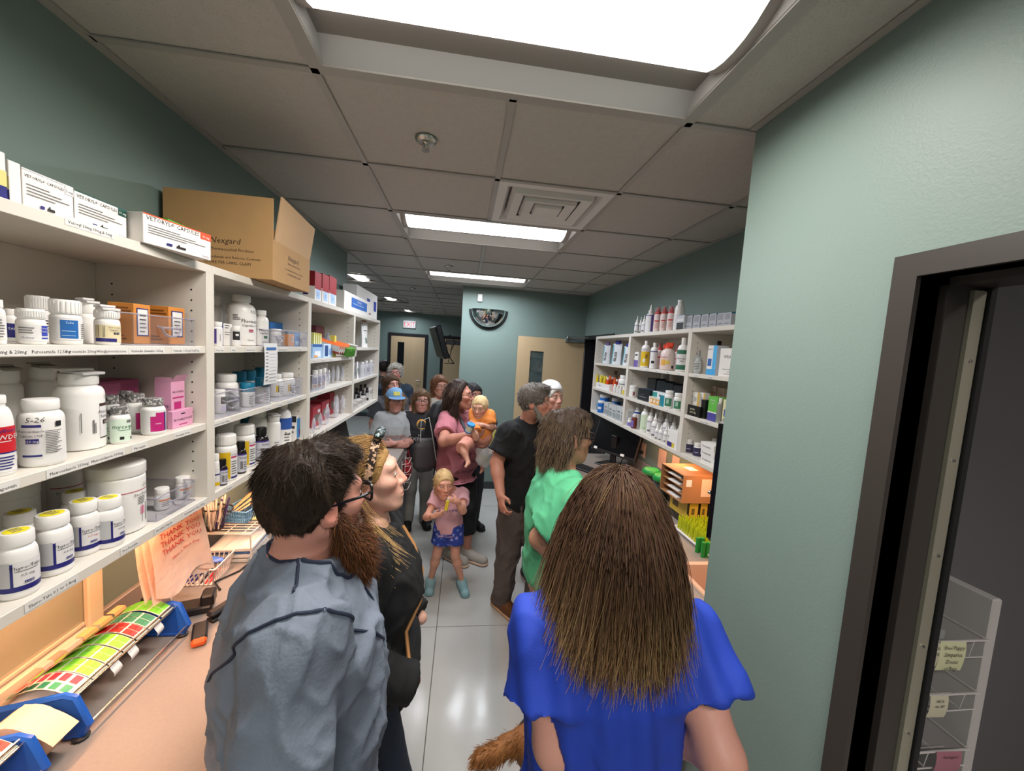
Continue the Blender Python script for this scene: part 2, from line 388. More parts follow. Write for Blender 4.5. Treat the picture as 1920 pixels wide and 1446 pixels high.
# ---- sprinklers
def sprinkler(x, y, lb):
    t = thing('fire_sprinkler', lb, 'sprinkler', (x, y, CH), 0, 'ceiling sprinklers')
    obj('escutcheon', MB().lathe([(.02, -.012), (.03, -.014), (.042, -.006), (.044, 0), (.04, .004)], 20), STEEL, t)
    obj('head', MB().lathe([(.004, -.035), (.006, -.02), (.012, -.012), (.018, -.008)], 10).tube([(.012, 0, -.012), (.01, 0, -.03), (0, 0, -.042)], .0025, 5).tube([(-.012, 0, -.012), (-.01, 0, -.03), (0, 0, -.042)], .0025, 5), STEEL, t)
    obj('deflector', MB().lathe([(.001, -.044), (.016, -.043), (.016, -.041), (.001, -.040)], 12), STEEL, t)
for x, y, lb in ((-.193, 1.658, 'round sprinkler head between the wide light and the air diffuser'), (-.197, 4.088, 'sprinkler head just in front of the light by the mirror wall'), (-.784, 5.866, 'sprinkler head over the crowd near the wall-mounted screen'), (-.762, 9.262, 'sprinkler head close to the exit sign wall')): sprinkler(x, y, lb)
# ---- near doorway frame (near right wall)
fr = MB(); fw = .05; dep = .17
fr.box((NX - .012, D1, 0), (NX + .15, D1 + fw, 2.134 + fw)).box((NX - .012, D0 - fw, 0), (NX + .15, D0, 2.134 + fw)).box((NX - .012, D0, 2.134), (NX + .15, D1, 2.134 + fw))
fr.box((NX + .05, D1 - .016, 0), (NX + .15, D1, 2.134)).box((NX + .05, D0, 0), (NX + .15, D0 + .016, 2.134)).box((NX + .05, D0, 2.118), (NX + .15, D1, 2.134))
dr = struct('door_1', fr, BLACKF)
obj('weather_strip', MB().box((NX + .105, D1 - .024, .02), (NX + .135, D1 - .0155, 2.11)), mat('brushed_aluminium', 'a9a595', .4, .6), dr)
m = MB()
for k in range(9): m.lathe([(0.0001, .003), (.0035, .0025), (.0045, 0)], 8, Tr((NX + .12, D1 - .024, .2 + k * .22)) @ Rx(PI / 2))
obj('screw', m, STEEL, dr)
obj('seal', MB().box((NX + .138, D1 - .03, 0), (NX + .152, D1 - .016, 2.12)), BLACKB, dr)
# ---- far nook door (open against the mirror wall) and its frame
fr = MB(); fw = .05
fr.box((RX - .015, DY0 - fw, 0), (RX + .12, DY0, DH + fw)).box((RX - .015, DY1, 0), (RX + .12, DY1 + fw, DH + fw)).box((RX - .015, DY0, DH), (RX + .12, DY1, DH + fw))
d2 = struct('door_2', fr, mat('black_door_frame', '1c1b1e', .4))
obj('dark_room_sheet', MB().box((RX + .14, DY0 - .3, 0), (RX + .16, DY1 + .09, 2.3)), mat('unlit_room_black', '161618', .8), d2)  # near-black sheet: darkness of the unlit room put into its colour
obj('strike_strip', MB().box((RX - .017, DY1 + .012, .1), (RX - .0145, DY1 + .03, DH - .05)), mat('grey_strip', '86858a', .4), d2)
dl = MB(); x0, x1, y0, y1 = .707, 1.615, 5.17, 5.214; lx0, lx1, lz0, lz1 = .879, 1.063, 1.22, 1.94
dl.box((x0, y0, .01), (lx0, y1, DH - .005)).box((lx1, y0, .01), (x1, y1, DH - .005)).box((lx0, y0, lz1), (lx1, y1, DH - .005)).box((lx0, y0, .01), (lx1, y1, lz0))
dl = obj('door_leaf', dl, TAN, d2)
obj('glass_lite', MB().box((lx0, y0 + .012, lz0), (lx1, y0 + .018, lz1)), mat('dark_glass', '3d4a49', .05, spec=.8), dl)
m = MB().rbox((1.34, y0 - .05, DH - .045), (1.6, y0, DH + .012), .004)
cl = obj('door_closer', m, mat('closer_body', '6f7a78', .4), dl)
obj('closer_arm', MB().tube([(1.36, y0 - .06, DH + .02), (1.5, y0 - .1, DH + .02), (1.63, y0 - .13, DH + .025)], .007, 6).rbox((1.35, y0 - .07, DH - .02), (1.37, y0 - .05, DH + .03), .002), STEEL, dl)
obj('door_knob', MB().tube([(.78, y0, 1.0), (.78, y0 - .05, 1.0), (.88, y0 - .05, 1.0)], .01, 8), STEEL, dl)
# ---- far exit door, second far door
def far_door(n, xa, xb, lite, h=2.134):
    fw = .07; fr = MB().box((xa - fw, FY - .03, 0), (xa, FY, h + .075)).box((xb, FY - .03, 0), (xb + fw, FY, h + .075)).box((xa, FY - .03, h), (xb, FY, h + .075))
    d = struct(n, fr, mat('black_door_frame', '1c1b1e', .4))
    lf = MB()
    if lite:
        a, b, c, e = lite; lf.box((xa, FY - .02, 0), (a, FY - .001, h)).box((b, FY - .02, 0), (xb, FY - .001, h)).box((a, FY - .02, e), (b, FY - .001, h)).box((a, FY - .02, 0), (b, FY - .001, c))
    else: lf.box((xa, FY - .02, 0), (xb, FY - .001, h))
    lf = obj('door_leaf', lf, TAN, d)
    if lite: obj('glass_lite', MB().box((a, FY - .016, c), (b, FY - .010, e)), mat('night_glass', '0d0e11', .06, spec=.6), lf)
    obj('door_handle', MB().tube([(xb - .08, FY - .02, 1.0), (xb - .08, FY - .07, 1.0), (xb - .2, FY - .07, 1.0)], .012, 8), STEEL, lf)
far_door('door_3', -1.88, -1.03, (-1.714, -1.546, 1.288, 1.978))
far_door('door_4', -.55, .36, None)
# ---- exit sign
t = thing('exit_sign', 'white exit sign with red EXIT lettering above the tan far door', 'sign', (-1.435, FY, 2.44))
obj('housing', MB().rbox((-.16, -.045, -.098), (.16, 0, .098), .015), WHITE, t)
m = MB(); put_text(m, 'EXIT', .17, Tr((0, -.0465, -.06)) @ Rx(PI / 2), .82); obj('lettering', m, mat('exit_red', 'd8504e', .5, emit=.35), t)
# ---- half dome mirror and motion sensor on the mirror wall
t = thing('half_dome_mirror', 'half-dome safety mirror with black rim on the sage wall', 'mirror', (.293, MY, 2.444))
def dome(r, dpt, mb, seg=28, rings=9, r_in=0):
    v = []; f = []
    for i in range(rings + 1):
        a = PI / 2 * i / rings
        for j in range(seg + 1): b = PI + PI * j / seg; v.append((r * math.sin(a) * math.cos(b), -dpt * math.cos(a) - .004, r * math.sin(a) * math.sin(b)))
    n = seg + 1
    for i in range(rings):
        for j in range(seg): f.append((i * n + j, i * n + j + 1, (i + 1) * n + j + 1, (i + 1) * n + j))
    return mb.add(v, f, True)
obj('mirror_dome', dome(.235, .14, MB()), mat('mirror_silver', 'e9e9e9', .03, 1), t)
obj('rim', MB().tube([(.245 * math.cos(PI + PI * k / 28), -.012, .245 * math.sin(PI + PI * k / 28)) for k in range(29)], .013, 8), BLACKB, t)
obj('top_plate', MB().add([(.235 * math.cos(PI + PI * k / 20), -.14 * math.sin(PI * k / 20) - .004, .002) for k in range(21)] + [(.235 * math.cos(PI + PI * k / 20), -.001, .002) for k in range(21)], [(k, k + 1, 22 + k, 21 + k) for k in range(20)]), BLACKB, t)
t = thing('motion_sensor', 'small white motion sensor box above the half-dome mirror', 'sensor', (.17, MY, 2.593))
obj('case', MB().rbox((-.032, -.03, -.05), (.032, 0, .05), .008), WHITE, t); obj('lens_window', MB().rbox((-.022, -.033, -.04), (.022, -.029, .0), .002), WHITE2, t)
# ---- wall screen on an arm behind the mirror wall
t = thing('wall_screen', 'black flat screen tilted down on a wall arm with looped cables', 'television', (-.40, 5.9, 1.98), (0, 0, 0))
B_ = Tr((0, 0, 0)) @ Rz(math.radians(-78)) @ Rx(math.radians(18))
obj('screen_body', MB().rbox((-.36, -.02, -.24), (.36, .06, .24), .012, B_), mat('black_glossy_plastic', '101012', .25), t)
obj('display', MB().rbox((-.335, -.024, -.205), (.335, -.019, .225), .001, B_), mat('screen_glass', '08080a', .28, spec=.2), t)
obj('bracket', MB().rbox((.12, -.06, -.02), (.62, .02, .05), .006).rbox((.60, -.1, -.12), (.63, .08, .12), .004), BLACKB, t)
obj('cable', MB().tube([(.1, -.03, .06), (.18, -.06, .12), (.26, -.06, .02), (.2, -.06, -.12), (.1, -.06, -.02), (.2, -.05, -.22), (.26, -.05, -.3)], .008, 6).tube([(.22, -.05, 0), (.2, -.06, -.15), (.17, -.06, -.28), (.26, -.06, -.3), (.12, -.06, -.3)], .006, 6), BLACKB, t)

# unseen fill light added on the ceiling to brighten the side room
t = thing('side_room_fill_light', 'small round fill light added on the ceiling of the dark side room', 'ceiling light', (1.9, -1.2, CH))
obj('housing', MB().lathe([(.15, -.03), (.16, 0)], 20, close=False), REFL, t); obj('lens', MB().lathe([(.001, -.04), (.15, -.03)], 20, close=False), mat('side_fill_lens', 'fff4ea', .5, emit=130), t)
struct('ceiling_side_room', MB().box((NX + .14, -2.3, CH), (3.05, 1.2, CH + .05)), mat('ceiling_void', '8a8580', .9))
# ================================================================== wall cabinets
PN = .019
XFL, XFR = -.805, 1.32
HOLE = mat('peg_hole', '1e1c1a', .8); STICK = mat('label_sticker', 'd9d6d2', .5)
SHELFTAG = {}
def cabinet(side, y0, y1, shelves, label, top=2.13, bot=1.36):
    xb, xf = (LX, XFL) if side < 0 else (XFR, RX)
    t = thing('wall_cabinet', label, 'shelf cabinet', ((xb + xf) / 2, (y0 + y1) / 2, bot), 0, 'open wall cabinets')
    T = Tr((-(xb + xf) / 2, -(y0 + y1) / 2, -bot))
    bx = lambda n, a, b, m=MEL: obj(n, MB().rbox(a, b, .0012, T), m, t)
    bx('side_panel', (xb + .001, y0, bot), (xf, y0 + PN, top)); bx('side_panel', (xb + .001, y1 - PN, bot), (xf, y1, top))
    bx('top_panel', (xb + .001, y0 + PN, top - .025), (xf, y1 - PN, top)); bx('bottom_panel', (xb + .001, y0 + PN, bot), (xf, y1 - PN, bot + .025))
    bk = (xb + .001, xb + .009) if side < 0 else (xf - .009, xf - .001)
    bx('back_panel', (bk[0], y0 + PN, bot + .025), (bk[1], y1 - PN, top - .025))
    fx = (xb + .012, xf - .003) if side < 0 else (xb + .003, xf - .012)
    out = {}
    for z in shelves: out[z] = bx('shelf', (fx[0], y0 + PN + .001, z - .022), (fx[1], y1 - PN - .001, z))
    ph = MB()
    for xx in (fx[0] + .04, fx[1] - .04):
        zz = bot + .08
        while zz < top - .06:
            for yy, sgn in ((y0 + PN + .0004, 1), (y1 - PN - .0004, -1)):
                c = [(xx + .003 * math.cos(a * PI / 3), yy, zz + .003 * math.sin(a * PI / 3)) for a in range(6)]; ph.add(c if sgn < 0 else c[::-1], [tuple(range(6))], False, T)
            zz += .032
    o = obj('peg_hole', ph, HOLE, t); o['kind'] = 'stuff'
    return t, out, T
UA, UB, UC, UD = (.50, 1.359), (1.359, 2.163), (2.163, 3.0), (3.0, 3.862)
cabA = cabinet(-1, *UA, (1.63, 1.875), 'open white wall cabinet full of large white pill bottles and tubs')
cabB = cabinet(-1, *UB, (1.628, 1.875), 'open white wall cabinet under the big cardboard box')
cabC = cabinet(-1, *UC, (1.625, 1.81), 'open white wall cabinet holding colourful packets and red cartons')
cabD = cabinet(-1, *UD, (1.625, 1.875), 'open white wall cabinet at the end of the left wall by the crowd')
V1, V2, V3 = (3.03, 3.85), (2.18, 3.03), (NE + .002, 2.18)
cabE = cabinet(1, *V1, (1.61, 1.857), 'open white wall cabinet beside the black door frame', 2.12, 1.35)
cabF = cabinet(1, *V2, (1.61, 1.857), 'open white wall cabinet full of dropper bottles and black cartons', 2.12, 1.35)
cabG = cabinet(1, *V3, (1.61, 1.857), 'open white wall cabinet half hidden by the near sage wall', 2.12, 1.35)
# shelf edge stickers: (cabinet, shelf z or None, column u of the text centre, text, height)
_sn = [0]
def sticker(cabt, z, u, s, size=.0092, side=-1, w=None, lowered=.011, bg=True):
    t, sh, T = cabt
    xf = XFL if side < 0 else XFR
    _sn[0] += 1; o_ = .0004 + .00012 * (_sn[0] % 5); x = xf + (o_ if side < 0 else -o_)
    if z in sh: x += -.003 if side < 0 else .003; par = sh[z]
    else: par = [c for c in t.children if c.name.startswith('top_panel' if z > 2 else 'bottom_panel')][0]
    y = y_for(u, x, z - .01); v, f = text_arr(s); wd = max(p[0] for p in v) - min(p[0] for p in v)
    B = T @ Tr((x, y, z - lowered)) @ (Matrix(((0, 0, 1, 0), (1, 0, 0, 0), (0, 1, 0, 0), (0, 0, 0, 1))) if side < 0 else Matrix(((0, 0, -1, 0), (-1, 0, 0, 0), (0, 1, 0, 0), (0, 0, 0, 1))))
    m = MB(); hw = wd * size / 2 + .006
    m.quad((-hw, -.009, 0), (hw, -.009, 0), (hw, .009, 0), (-hw, .009, 0), T=B); m.use(1); put_text(m, s, size, B @ Tr((0, -.0045, .0003)))
    obj('shelf_label', m, [STICK, INK], par)
for z, u, s in ((1.875, 20, '10mg & 20mg'), (1.875, 97, 'Furosemide 12.5mg'), (1.875, 162, 'Furosemide 20mg/40mg'), (1.875, 217, 'Spironolactone'), (1.875, 277, 'Vetmedin chewable 1.25mg'), (1.875, 350, 'Vetmedin 1.25mg/2.5mg/5mg'),
                (1.63, 6, 'Gabapentin'), (1.63, 131, 'Metronidazole 250mg'), (1.63, 202, 'Metronidazole 500mg'), (1.63, 262, 'Mycequin'), (1.63, 343, 'Proviable Forte'),
                (1.385, 100, 'Thyro-Tabs 0.1 to 0.8mg'), (1.385, 244, 'Pro-Pectalin'), (1.385, 308, 'PROPECTALIN'), (1.385, 365, 'Methimazole 5mg 2.5mg')): sticker(cabA, z, u, s)
sticker(cabA, 2.13, 171, 'Vetoryl 30mg,10mg,& 5mg', lowered=.004)
for z, u, s in ((1.875, 412, 'Prozac 1mg'), (1.875, 438, '200mg'), (1.875, 470, 'Fluoxetine 10mg'), (1.875, 490, '20mg'), (1.875, 531, 'Epakitin 60g/150g Powder'), (1.875, 562, 'Benazepril'),
                (1.628, 415, 'Cephalexin 250mg & 500mg'), (1.628, 503, 'Amoxi Drops'), (1.628, 525, 'Denamarin'), (1.628, 545, 'Doxycycline 100mg'), (1.628, 562, 'Enrofloxacin'), (1.385, 430, 'Welactin'), (1.385, 475, 'Dasuquin 60ct')): sticker(cabB, z, u, s, .008)
for z, u, s in ((1.81, 590, 'Panacur'), (1.81, 606, 'Simparica'), (1.81, 622, 'Interceptor'), (1.81, 645, 'Sentinel'), (1.625, 600, 'Apoquel 5.4mg'), (1.625, 634, 'Galliprant'), (1.385, 640, 'Syringes')): sticker(cabC, z, u, s, .009)
for z, u, s in ((1.857, 1212, 'Douxo Mousse'), (1.857, 1232, 'Chlorhex'), (1.857, 1252, 'Malaseb'), (1.857, 1272, 'KetoLyt'), (1.61, 1208, 'Mometamax'), (1.61, 1222, 'Tresaderm'), (1.61, 1250, 'Cosequin')): sticker(cabF, z, u, s, .01, 1)
for z, u, s in ((1.857, 1305, 'Epi-Otic'), (1.857, 1332, 'Relaxivet'), (1.61, 1298, 'Nutri-Cal'), (1.61, 1320, 'Laxatone / Viralys')): sticker(cabG, z, u, s, .01, 1)
# warm light strips under the cabinets
WARM = mat('warm_strip', 'ffcfa5', .5, emit=5)
def strip(x, y0, y1, z, lb):
    t = thing('under_cabinet_light', lb, 'light strip', (x, (y0 + y1) / 2, z), 0, 'warm lights under the cabinets')
    h = (y1 - y0) / 2
    obj('housing', MB().rbox((-.02, -h, -.012), (.02, h, 0), .002), WHITE2, t); obj('diffuser', MB().box((-.015, -h + .01, -.016), (.015, h - .01, -.012)), WARM, t)
    l = bpy.data.lights.new('strip_light', 'AREA'); l.shape = 'RECTANGLE'; l.size = .03; l.size_y = 2 * h; l.energy = UNDER_LAMP * (1 if x < 0 else .5); l.color = lin('ffbb8c')
    o = bpy.data.objects.new('strip_light', l); COL.objects.link(o); o.parent = t; o.location = (0, 0, -.018)
strip(-.93, .55, 1.3, 1.36, 'warm light strip under the cabinet of large pill bottles')
strip(-.93, 1.42, 2.1, 1.36, 'warm light strip under the cabinet below the cardboard box')
strip(1.46, 1.4, 2.1, 1.35, 'warm light strip under the cabinet above the sink')
strip(1.46, 2.25, 2.95, 1.35, 'warm light strip under the dropper bottle cabinet')
# ================================================================== counters
LAM = mat('taupe_laminate', '8a817a', .42, var=.04, vscale=120)
CABW = mat('grey_base_cabinet', '77706a', .5)
CT = .914; LCX = -.53; RCX = 1.0
def counter(side, y0, y1, label):
    xw, xf = (LX, LCX) if side < 0 else (RX, RCX)
    a, b = min(xw, xf) + (.001 if side < 0 else 0), max(xw, xf) - (.001 if side > 0 else 0)
    t = thing('worktop', label, 'countertop', ((a + b) / 2, (y0 + y1) / 2, CT - .035))
    T = Tr((-(a + b) / 2, -(y0 + y1) / 2, -(CT - .035)))
    if side < 0: obj('top_slab', MB().rbox((a, y0, CT - .035), (b, y1, CT), .004, T), LAM, t)
    else:
        m = MB(); sy0, sy1, sx0, sx1 = 1.36, 1.72, 1.10, 1.42
        for p, q in (((a, sy1, CT - .035), (b, y1, CT)), ((a, y0, CT - .035), (b, sy0, CT)), ((a, sy0, CT - .035), (sx0, sy1, CT)), ((sx1, sy0, CT - .035), (b, sy1, CT))): m.box(p, q, T)
        obj('top_slab', m, LAM, t)
    bs = (a, a + .018) if side < 0 else (b - .018, b)
    obj('backsplash', MB().rbox((bs[0], y0, CT), (bs[1], y1, CT + .10), .003, T), LAM, t)
    n = 4 if side < 0 else 3
    for k in range(n):
        ya, yb = y0 + (y1 - y0) * k / n, y0 + (y1 - y0) * (k + 1) / n
        ym = (ya + yb) / 2
        c = thing('base_cabinet', ('grey base cabinet under the left worktop, unit %s' if side < 0 else 'grey base cabinet under the sink worktop, unit %s') % ('one', 'two', 'three', 'four')[k] if False else ('grey laminate base cabinet under the left worktop' if side < 0 else 'grey laminate base cabinet under the right worktop'), 'cabinet', ((a + b) / 2, ym, 0), 0, 'base cabinets under the %s worktop' % ('left' if side < 0 else 'right'))
        hw = (b - a) / 2 - .02; hl = (yb - ya) / 2 - .001
        obj('body', MB().box((-hw, -hl, .1), (hw, hl, CT - .037 if side < 0 else .70)).box((-hw + .05 * (side > 0), -hl, 0), (hw - .05 * (side < 0), hl, .1)), CABW, c)
        xf2 = hw if side < 0 else -hw; s = 1 if side < 0 else -1
        for e in (0, 1):
            d0 = -hl + e * hl + .003; d1 = d0 + hl - .006
            dd = obj('cabinet_door', MB().rbox((min(xf2, xf2 + s * .018), d0, .12), (max(xf2, xf2 + s * .018), d1, CT - .06), .002), CABW, c)
            obj('handle', MB().tube([(xf2 + s * .02, (d1 if e == 0 else d0) + (-.03 if e == 0 else .03), .66), (xf2 + s * .04, (d1 if e == 0 else d0) + (-.03 if e == 0 else .03), .68), (xf2 + s * .04, (d1 if e == 0 else d0) + (-.03 if e == 0 else .03), .78), (xf2 + s * .02, (d1 if e == 0 else d0) + (-.03 if e == 0 else .03), .80)], .005, 6), STEEL, dd)
    return t
counter(-1, .2, 3.80, 'long taupe laminate worktop below the left cabinets')
counter(1, NE + .003, 3.83, 'taupe laminate worktop with a sink below the right cabinets')
# sink (peach coloured rim) let into the right worktop
t = thing('sink', 'peach rimmed rectangular sink set into the right worktop', 'sink', (1.26, 1.54, CT))
PEACH = mat('peach_composite', 'd3ab90', .35)
m = MB(); X, Y, e = .16, .18, .018
def rrect(hx, hy, r, z, n=5):
    o = []
    for cx, cy, a0 in ((hx - r, hy - r, 0), (-hx + r, hy - r, PI / 2), (-hx + r, -hy + r, PI), (hx - r, -hy + r, 1.5 * PI)):
        for k in range(n + 1): a = a0 + PI / 2 * k / n; o.append((cx + r * math.cos(a), cy + r * math.sin(a), z))
    return o
rings = [rrect(X + .022, Y + .022, .05, .0005), rrect(X + .02, Y + .02, .05, .01), rrect(X - .004, Y - .004, .05, .008), rrect(X - .012, Y - .012, .05, -.02), rrect(X - .03, Y - .03, .05, -.17), rrect(.02, .02, .02, -.18)]
n = len(rings[0]); v = [p for r in rings for p in r]; f = [(k * n + i, k * n + (i + 1) % n, (k + 1) * n + (i + 1) % n, (k + 1) * n + i) for k in range(len(rings) - 1) for i in range(n)]
obj('basin', MB().add(v, f, True), PEACH, t); obj('drain', MB().lathe([(.001, -.178), (.028, -.178), (.03, -.182)], 16), STEEL, t)
# pass-through window in the left wall under the first cabinet
wf = MB(); y0, y1, z0, z1 = .3, 1.31, .955, 1.34; fx0, fx1 = LX, LX + .03
wf.rbox((fx0, y1 - .05, z0), (fx1, y1, z1), .004).rbox((fx0, y0, z0), (fx1, y0 + .05, z1), .004).rbox((fx0, y0 + .05, z0), (fx1, y1 - .05, z0 + .05), .004).rbox((fx0, y0 + .05, z1 - .03), (fx1, y1 - .05, z1), .004).rbox((fx0, y0 + .05, z0 + .05), (fx1 - .012, y1 - .05, z0 + .066), .002)
CREAM = mat('cream_window_frame', 'cfc0a8', .45)
wd = struct('window_1', wf, CREAM)
obj('window_pane', MB().box((fx0 + .012, y0 + .05, z0 + .066), (fx0 + .016, y1 - .05, z1 - .03)), clear_mat('window_glass', 'eef0ee', .06, .02), wd)
obj('window_blind', MB().box((fx0 + .0005, y0 + .05, z0 + .066), (fx0 + .004, y1 - .05, z1 - .03)), mat('pale_blind', 'c6bda8', .7), wd)
# ================================================================== product builders
def cosu(u, v=723): d = ((u - 960) / F_PX); return 1 / math.sqrt(1 + d * d)
def spot(u, x, z, wpx=0, hpx=0):
    y = y_for(u, x, z); d = depth((x, y, z)); return Vector((x, y, z)), wpx / 2 * d / F_PX * cosu(u), hpx * d / F_PX
LBL = mat('label_paper', 'd8d6d6', .5)
_pm = {}
def prints(mb, specs):
    pass
def col(c): return c if not isinstance(c, str) else K(c)
def bottle(name, label, cat, p, r, h, rz=-.6, body=None, cap=None, neck=.62, capr=.72, caph=.18, sh=.12, lab=None, group=None, seg=28, ridges=0, top=None, tip=None):
    """round bottle: neck/capr are fractions of r, caph/sh fractions of h; lab=[(z0,z1,a0,a1,col)...,] and texts (str,size,z,a,col)"""
    t = thing(name, label, cat, p, rz, group)
    hc = h * (1 - caph); zs = hc * (1 - sh) - .004; nr = r * neck
    prof = [(r * .9, 0), (r * .985, .003), (r, .008), (r, zs * .98)]
    k = 5
    for i in range(1, k + 1): a = i / k * PI / 2; prof.append((nr + (r - nr) * math.cos(a), zs * .98 + (hc - zs) * math.sin(a) * .9))
    prof.append((nr, hc + .002))
    obj('bottle_body', MB().lathe(prof, seg), body or WHITE, t)
    cr = r * capr
    if tip:
        obj('dropper_tip', MB().lathe([(cr, hc), (cr, hc + h * caph * .25), (cr * .55, hc + h * caph * .35), (cr * .22, h), (.0005, h)], 12), cap or WHITE, t)
    else:
        m = MB().lathe([(cr * .98, hc), (cr, hc + .002), (cr, h - .003), (cr * .94, h), (.0005, h)], seg)
        if ridges:
            for i in range(ridges):
                a = 2 * PI * i / ridges; m.box((cr - .0006, -.0011, hc + .003), (cr + .0010, .0011, h - .004), Rz(a))
        obj('cap', m, cap or WHITE, t)
    if top:      # sticker on the lid or folded leaflet: colour
        tc, kind = top
        if kind == 'disc': 
            m = MB().lathe([(cr * .74, h + .0004), (.0005, h + .0006)], 16); m.use(1)
            for q in range(3): m.box((-cr * .45 + q * cr * .32, -cr * .3, h + .0006), (-cr * .45 + q * cr * .32 + cr * .14, cr * .3, h + .0008))
            obj('lid_sticker', m, [col(tc), INKG], t)
        else: obj('leaflet', MB().rbox((-cr * .8, -cr * .75, h), (cr * .8, cr * .75, h + .006), .001, Ry(.06)).rbox((-cr * .6, -cr * .8, h + .006), (cr * .85, cr * .5, h + .011), .001, Ry(-.05)), col(tc), t)
    if lab:
        m = MB(); mats = []
        def mi(c):
            c = col(c)
            if c not in mats: mats.append(c)
            m.use(mats.index(c))
        for ei, e in enumerate(lab):
            if isinstance(e[0], str):
                s_, size, z, a, c = e[:5]; mi(c); wrap_text(m, s_, size * h, r + .0007 + .00012 * len(lab), z * h, math.radians(a), 1, e[5] if len(e) > 5 else 0)
            else:
                z0, z1, a0, a1, c = e[:5]; mi(c); rr = r + .0005 + .00012 * ei
                m.lathe([(rr, z0 * h), (rr, z1 * h)], max(3, int(abs(a1 - a0) / 6)), None, math.radians(a0), math.radians(a1), True, False)
        obj('label', m, mats, t)
    return t
def lines(z0, z1, n, a0, a1, c=INKG, seed=1):       # rows of fine print
    rr = random.Random(seed); o = []
    for i in range(n): z = z0 + (z1 - z0) * (i + .2) / n; o.append((z, z + (z1 - z0) / n * .42, a0, a0 + (a1 - a0) * rr.uniform(.65, 1), c, .0005))
    return o
FACE = {('F', -1): ((0, 1, 0), (1, 0, 0)), ('F', 1): ((0, -1, 0), (-1, 0, 0)), ('N', 0): ((1, 0, 0), (0, -1, 0))}
def carton(name, label, cat, a, b, base, pr=(), side=-1, group=None, rz=0, flaps=None, tilt=None, e=.0008):
    """a,b world corners. pr: (face,u0,v0,u1,v1,col) patches or (face,u,v,size,str,col[,maxw]) texts; F front, N near, T top"""
    c = Vector(((a[0] + b[0]) / 2, (a[1] + b[1]) / 2, a[2])); hx, hy, H = abs(b[0] - a[0]) / 2, abs(b[1] - a[1]) / 2, b[2] - a[2]
    m = MB().rbox((-hx, -hy, 0), (hx, hy, H), e); mats = [col(base)]
    def mi(q):
        q = col(q)
        if q not in mats: mats.append(q)
        m.use(mats.index(q))
    for qi, q in enumerate(pr):
        f = q[0]; lift = .0004 + .00015 * qi
        if f == 'F': W_, O, R, Nn = 2 * hy, Vector((hx if side < 0 else -hx, -hy if side < 0 else hy, 0)), Vector((0, 1 if side < 0 else -1, 0)), Vector((1 if side < 0 else -1, 0, 0)); Hh = H; U = Vector((0, 0, 1))
        elif f == 'N': W_, O, R, Nn = 2 * hx, Vector((-hx, -hy, 0)), Vector((1, 0, 0)), Vector((0, -1, 0)); Hh = H; U = Vector((0, 0, 1))
        else: W_, O, R, Nn = 2 * hy, Vector((hx if side < 0 else -hx, -hy if side < 0 else hy, H)), Vector((0, 1 if side < 0 else -1, 0)), Vector((0, 0, 1)); Hh = 2 * hx; U = Vector((-1 if side < 0 else 1, 0, 0))
        if isinstance(q[4], str) and len(q) == 6 and not isinstance(q[3], str) and isinstance(q[4], str) and isinstance(q[3], float) and isinstance(q[5], object) and q[4][:1] == '=' or (len(q) > 6):
            u, v, size, s_, c_ = q[1:6]; s_ = s_.lstrip('='); mi(c_)
            Bm = Matrix.Identity(4)
            for i in range(3): Bm[i][0] = R[i]; Bm[i][1] = U[i]; Bm[i][2] = Nn[i]
            P = O + R * (u * W_) + U * (v * Hh) + Nn * lift
            mw = (q[6] if len(q) > 6 else .9) * W_
            vv, ff = text_arr(s_)
            put_text(m, s_, size * Hh, Tr(P) @ Bm, width=mw)
        else:
            u0, v0, u1, v1, c_ = q[1:6]; mi(c_)
            P = lambda u, v: O + R * (u * W_) + U * (v * Hh) + Nn * lift
            m.quad(P(u0, v0), P(u1, v0), P(u1, v1), P(u0, v1))
    if flaps == 'open':
        m.use(0); m.quad((-hx, -hy, H), (hx, -hy, H), (hx * 1.1, -hy * 1.0 - .0, H + .6 * hx), (-hx * .9, -hy, H + .6 * hx))
        m.quad((hx, -hy, H), (hx, hy, H), (hx + .012, hy * .95, H + .9 * hx), (hx + .012, -hy * .95, H + .9 * hx))
    o = obj(name, m, mats, None, c, rz if not tilt else tilt); return tag(o, label, cat, group)
def cart_px(name, label, cat, uL, uR, xf, z, hpx, dx, base, pr=(), side=-1, **k):
    ya, yb = y_for(uL, xf, z), y_for(uR, xf, z); d = depth((xf, (ya + yb) / 2, z)); H = hpx * d / F_PX
    if ya > yb: ya, yb = yb, ya
    x2 = xf - dx if side < 0 else xf + dx
    return carton(name, label, cat, (min(xf, x2), ya, z), (max(xf, x2), yb, z + H), base, pr, side, **k)
